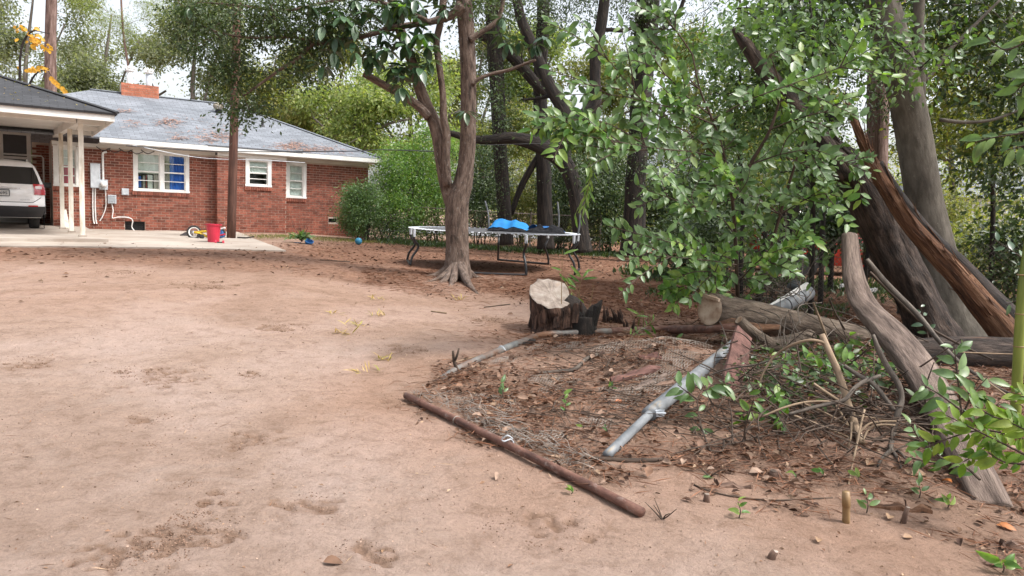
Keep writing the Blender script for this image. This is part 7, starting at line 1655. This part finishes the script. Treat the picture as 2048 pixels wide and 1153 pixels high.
# dry grass tufts
for i, (px, py, n_, lab) in enumerate([(685, 668, 22, 'dry straw tuft on open dirt farthest left of the tufts'), (712, 652, 18, 'small straw tuft right behind the farthest left one'), (765, 720, 26, 'greenish tuft of grass in the open dirt left of the pipe end'), (730, 744, 14, 'tiny straw tuft just below the greenish grass tuft'), (665, 628, 16, 'faint straw tuft up the yard left of the twin stem tree'), (755, 632, 18, 'straw tuft in the dirt between the tree and the pipe'), (918, 600, 18, 'straw tuft directly below the roots of the twin stem tree'), (752, 600, 14, 'low yellowish tuft out in the middle of the yard')]):
    q = G(px, py); t = thing('grass_tuft', lab, 'grass tuft', q, 'dry grass tufts on the dirt'); rg = np.random.default_rng(500 + i)
    for k in range(n_):
        a = rg.uniform(0, 6.28); e = rg.uniform(.15, 1.1); o_ = q + np.array([rg.normal(0, .05), rg.normal(0, .05), -.005])
        put_leaf(t, 'straw', o_, [math.cos(a) * math.cos(e), math.sin(a) * math.cos(e), math.sin(e)], [rg.normal(0, .3), rg.normal(0, .3), 1], rg.uniform(.06, .15), 'blade')

# notable dead leaves, bark pieces
for (px, py, L, kd, az, lab) in [(1838, 952, .12, 'tan', .1, 'large curled brown leaf beside the foot of the bare trunk'), (2010, 1058, .11, 'rust', -.9, 'glossy orange brown leaf below the foot of the bare trunk'), (1415, 957, .075, 'glossy', .1, 'fallen flat green leaf on bare dirt below the brush'), (1778, 1038, .075, 'tan', 1.0, 'pale upright dead leaf by the slim dark stub'), (1636, 1085, .06, 'tan', 1.2, 'pale dry leaf alone on bare dirt low at the right'), (1740, 930, .11, 'tan', .7, 'long folded tan leaf under the brush heap'), (665, 1128, .09, 'dead', .1, 'pinkish brown curled leaf alone at the bottom of the open dirt'), (1240, 806, .10, 'rust', .3, 'big dark rust leaf on the litter mound'), (1990, 1130, .12, 'dead', .2, 'grey brown broken leaf in the bottom right corner'), (1895, 965, .08, 'rust', 2.0, 'small rusty leaf right of the large curled brown one'), (1815, 1078, .06, 'tan', .3, 'yellowish leaf on the dirt edge at lower right'), (1500, 915, .10, 'dead', .2, 'wide dark dead leaf at the rim of the shade')]:
    q = G(px, py, .012 if py > 0 else 0); M_a = [math.cos(az), math.sin(az) * .8, .12]
    o = put_leaf(None, kd, q - np.array(M_a) * L * .5, M_a, [.1, -.35, 1], L, 'dead_leaf' if kd != 'glossy' else 'fallen_leaf'); tag(o, lab, 'leaf')
for i, (px, py, L, W_, az, m, lab) in enumerate([(1270, 752, .50, .13, .45, 'red_plank', 'widest pinkish bark slab on the litter mound'), (1298, 770, .42, .10, .7, 'bare_wood', 'pale splintered bark slab right of the pinkish one'), (1345, 765, .45, .07, .6, 'bark_piece', 'dark fibrous bark strip near the galvanised post'), (1305, 715, .25, .12, .1, 'red_plank', 'small reddish bark piece at the top of the mound'), (1240, 745, .30, .07, .5, 'bark_piece', 'brown bark flake left of the pinkish slab'), (1045, 690, .26, .10, .1, 'charred', 'black rotten bark chunk under the bend of the rail'), (1465, 975, .20, .035, .0, 'bark_piece', 'flat brown bark strip on the dirt above the trailing root'), (1800, 1020, .30, .04, -.15, 'splitwood', 'long orange bark strip in the litter right of the cut bamboo'), (2030, 1095, .16, .06, .2, 'bark_piece', 'grey weathered wood chunk at the lower right edge'), (1610, 575, .5, .05, .2, 'white_plastic', None)]):
    if lab is None: continue
    q = G(px, py); b = MB(); d = np.array([math.cos(az), math.sin(az), .06]); s_ = norm(np.cross(HZ, d)); rg = np.random.default_rng(600 + i); v = []; n_ = 7
    for k in range(n_):
        t_ = k / (n_ - 1) - .5; wv = W_ * .5 * (1 - .5 * abs(2 * t_) ** 3) * rg.uniform(.75, 1.15); c = q + d * L * t_; zz = float(height(c[0], c[1])) + .022 + .012 * rg.normal()
        for sgn in (-1, -.3, .4, 1): p_ = c + s_ * wv * sgn + np.array([rg.normal(0, .006), rg.normal(0, .006), 0]); v.append([p_[0], p_[1], zz - .008 + .22 * W_ * (1 - sgn * sgn) + .005 * rg.normal()])
    v = np.array(v); low = v - HZ * .02; f = []
    for k in range(n_ - 1):
        for j in range(3): a0 = 4 * k + j; f.append((a0, a0 + 4, a0 + 5, a0 + 1))
    nv = len(v); rim = [0, 1, 2, 3] + [4 * k + 3 for k in range(1, n_)] + [4 * (n_ - 1) + j for j in (2, 1, 0)] + [4 * k for k in range(n_ - 2, 0, -1)]
    f += [(a0, b0, b0 + nv, a0 + nv) for a0, b0 in zip(rim, rim[1:] + rim[:1])]
    b.add(np.concatenate([v, low]), f, np.concatenate([(v - q) @ np.array([s_, HZ, norm(d)]).T] * 2)); tag(b.build('bark_slab', MT[m]), lab, 'bark', 'bark pieces in the litter')
for (p0, p1, lab) in (((1682, 572, 11.8), (1722, 564, 12.0), 'white slat lying beyond the sagging fence, longer one'), ((1728, 584, 11.6), (1752, 579, 11.7), 'short white slat just below the longer one beyond the fence'), ((1915, 585, 12), (1935, 582, 12.1), 'small white slat glimpsed right of the grey tree foot')):
    a0, a1 = P3(*p0), P3(*p1); d = norm(a1 - a0); tag(MB().box((a0 + a1) / 2, (np.linalg.norm(a1 - a0), .05, .045), np.array([d, norm(np.cross(HZ, d)), np.cross(d, norm(np.cross(HZ, d)))])).build('white_slat', MT['white_plastic']), lab, 'slat', 'white slats beyond the fence')

# ------------------------------------------------------------------ litter, needles, crumbs
rng = np.random.default_rng(123)
def sample(n, r0, r1, az0=-.75, az1=.85, pw=1.0):
    az = rng.uniform(az0, az1, n); r = r0 + (r1 - r0) * rng.random(n) ** pw
    return np.sin(az) * r, np.cos(az) * r
def scatter(name, n, r0, r1, keep, s0, s1, mat, lift=.004, tilt=.35, wid=.45, fold=.2, six=False, pw=.8, az0=-.75, az1=.85, kind='stuff', up=0.0):
    X, Y = sample(n, r0, r1, az0, az1, pw); la, lb = litter_at(X, Y); k = rng.random(n) < keep(la, lb, X, Y); X, Y = X[k], Y[k]; m = len(X)
    pos = np.stack([X, Y, height(X, Y) + rng.uniform(.2, 1.6, m) * lift], 1); a = rng.uniform(0, 2 * math.pi, m)
    axis = np.stack([np.cos(a), np.sin(a), rng.normal(up, tilt * .5, m)], 1); nr_ = unit(np.stack([rng.normal(0, tilt, m), rng.normal(0, tilt, m), np.ones(m)], 1))
    return leaf_cloud(name, pos, axis, nr_, rng.uniform(s0, s1, m) , MT[mat], None, kind, wid=wid, fold=fold, six=six)
scatter('leaf_litter', 26000, 3.2, 12, lambda a, b, x, y: np.clip(a * .55 + b * .18, 0, 1), .02, .068, 'lf_dead', .012, .5, .45, .35, True, az0=-.12, az1=.8)
scatter('leaf_litter', 9000, 9, 26, lambda a, b, x, y: b * .5 + .02, .05, .11, 'lf_dead', .01, .45, .5, .3, False)
MT['lf_pale'] = leafmat('leaf_pale_dead', [(0.16, 0.09, 0.058), (0.24, 0.15, 0.105), (0.30, 0.21, 0.155), (0.19, 0.10, 0.06)], .75, .08, .3, tcol=(1.2, 1, .8))
scatter('leaf_litter', 2600, 3.2, 12, lambda a, b, x, y: np.clip(a * .6 + b * .2 + .015, 0, 1), .03, .10, 'lf_pale', .02, .6, .5, .4, True, az0=-.12, az1=.8)
scatter('wood_chips', 16000, 2.8, 13, lambda a, b, x, y: np.clip(a * .5 + b * .25 + .02, 0, 1), .010, .04, 'chip', .008, .5, .5, .3, False, az0=-.3, az1=.8)
scatter('pine_needles', 90000, 3.2, 14, lambda a, b, x, y: np.clip(a * .55 + b * .6, 0, 1), .08, .20, 'needle', .018, .22, .035, .0, False, az0=-.2, az1=.8)
scatter('pine_needles', 30000, 10, 26, lambda a, b, x, y: b * .7, .10, .22, 'needle', .012, .2, .04, .0, False)
scatter('soil_crumbs', 20000, 2.4, 9, lambda a, b, x, y: .6 - .4 * a, .003, .013, 'crumb', .002, .9, .9, .5, False, pw=.7)
scatter('pale_fallen_leaves', 900, 12, 26, lambda a, b, x, y: .35 + .5 * b, .04, .09, 'lf_tan', .01, .5, .5, .3, False)
scatter('leaf_specks', 3200, 3, 18, lambda a, b, x, y: .35 - .2 * a, .010, .03, 'lf_tan', .004, .5, .5, .3, False)
scatter('yard_twigs', 900, 3, 14, lambda a, b, x, y: .45 - .3 * a, .03, .12, 'chip', .006, .3, .06, 0, False, kind='stuff')
scatter('wood_chips', 2600, 3, 12, lambda a, b, x, y: .3 - .2 * a, .008, .028, 'chip', .004, .5, .5, .3, False)
# crumbs of dark soil in the scuffed hollows
P_, S2 = [], []
for (c, r) in DIGS:
    m = int(200 * (r / .2) ** 1.2); a = rng.uniform(0, 6.28, m); d = r * np.sqrt(rng.random(m)) * 1.15; P_.append(np.stack([c[0] + d * np.cos(a) * 1.4, c[1] + d * np.sin(a), 0 * a], 1)); S2.append(rng.uniform(.003, .015, m) * (c[1] / 5) ** .5)
P_ = np.concatenate(P_); P_[:, 2] = height(P_[:, 0], P_[:, 1]) - .002; S2 = np.concatenate(S2); m = len(P_)
octv = np.array([[1, 0, 0], [-1, 0, 0], [0, 1, 0], [0, -1, 0], [0, 0, .7], [0, 0, -.7]]); octf = np.array([[0, 2, 4], [2, 1, 4], [1, 3, 4], [3, 0, 4], [2, 0, 5], [1, 2, 5], [3, 1, 5], [0, 3, 5]])
V = P_[:, None] + (octv[None] * rng.uniform(.6, 1.3, (m, 6, 3))) * (S2 * .5)[:, None, None]; F = (octf[None] + (np.arange(m) * 6)[:, None, None]).reshape(-1, 3)
MT['clod'] = leafmat('soil_clod', [(0.13, 0.075, 0.05), (0.22, 0.135, 0.095), (0.3, 0.2, 0.145)], .95, 0, .1)
raw_mesh('soil_clods', V.reshape(-1, 3), F, MT['clod'], kind='stuff')
# pine straw on the house roof
sp_ = (ER, EW)
P_, A_, = [], []
for (px, py, sx, sy, n_) in [(338, 246, 16, 5, 260), (436, 277, 26, 9, 420), (575, 296, 20, 5, 300), (625, 302, 36, 6, 520), (355, 278, 10, 3, 90), (250, 224, 8, 3, 70), (590, 290, 12, 4, 150), (262, 248, 10, 4, 60), (400, 262, 50, 22, 160)]:
    for k in range(int(n_ * .42)):
        u_, w2, z2 = on_roof(rng.normal(px, sx * .8), rng.normal(py, sy * .8))
        if w2 < EW - .05 and w2 > RW: P_.append(H(u_, w2, z2 + rng.uniform(.02, .06))); A_.append(HU * rng.normal(0, 1) + (HN - HZ * .37) * rng.normal(0, 1))
m = len(P_); leaf_cloud('pine_straw', np.array(P_), np.array(A_), unit(np.tile(HZ + HN * .3, (m, 1)) + rng.normal(0, .3, (m, 3))), rng.uniform(.14, .3, m), MT['needle_orange'], None, 'stuff', wid=.10, fold=0)
P_, A_ = [], []
for k in range(240):
    u_, v_ = rng.uniform(-6, -1.4), rng.uniform(3.0, 6.0); d_ = min(ce_v - v_, ce_u - u_)
    if ce_v - v_ < ce_u - u_: P_.append(H(u_, v_, ct + .06 + sl_ * (ce_v - v_))); A_.append(rng.normal(size=3) * np.array([1, 1, .3]))
m = len(P_); leaf_cloud('roof_litter', np.array(P_), np.array(A_), np.tile(HZ, (m, 1)) + rng.normal(0, .3, (m, 3)), rng.uniform(.03, .09, m), MT['lf_straw'], None, 'stuff')
# weeds and grass along the house foot and the fence line
def weeds(name, n, xy, s0, s1, mat, wid=.1):
    X, Y = xy(n); pos = np.stack([X, Y, height(X, Y)], 1); a = rng.uniform(0, 6.28, n); e = rng.uniform(.5, 1.4, n)
    return leaf_cloud(name, pos, np.stack([np.cos(a) * np.cos(e), np.sin(a) * np.cos(e), np.sin(e)], 1), rand_unit(n, rng), rng.uniform(s0, s1, n), MT[mat], None, 'stuff', wid=wid)
def strip(px0, px1, Y0, Y1, sd):
    def f_(n):
        t_ = rng.random(n); Yc = Y0 + (Y1 - Y0) * t_ + rng.normal(0, sd, n); px = px0 + (px1 - px0) * t_ + rng.normal(0, 10, n); return (px - CX) / FPX * Yc, Yc
    return f_
weeds('grass_strip', 2600, strip(500, 780, 20.5, 23.2, .5), .03, .10, 'grass')
weeds('grass_strip', 5000, strip(760, 1300, 23.2, 22.6, .55), .05, .18, 'lf_dark', .25)
weeds('weed_strip', 4200, strip(1250, 2000, 16.5, 14.5, .9), .05, .16, 'lf_dark', .38)
weeds('weed_strip', 1500, strip(1300, 1700, 12.5, 11.5, .5), .03, .10, 'lf_dark', .4)
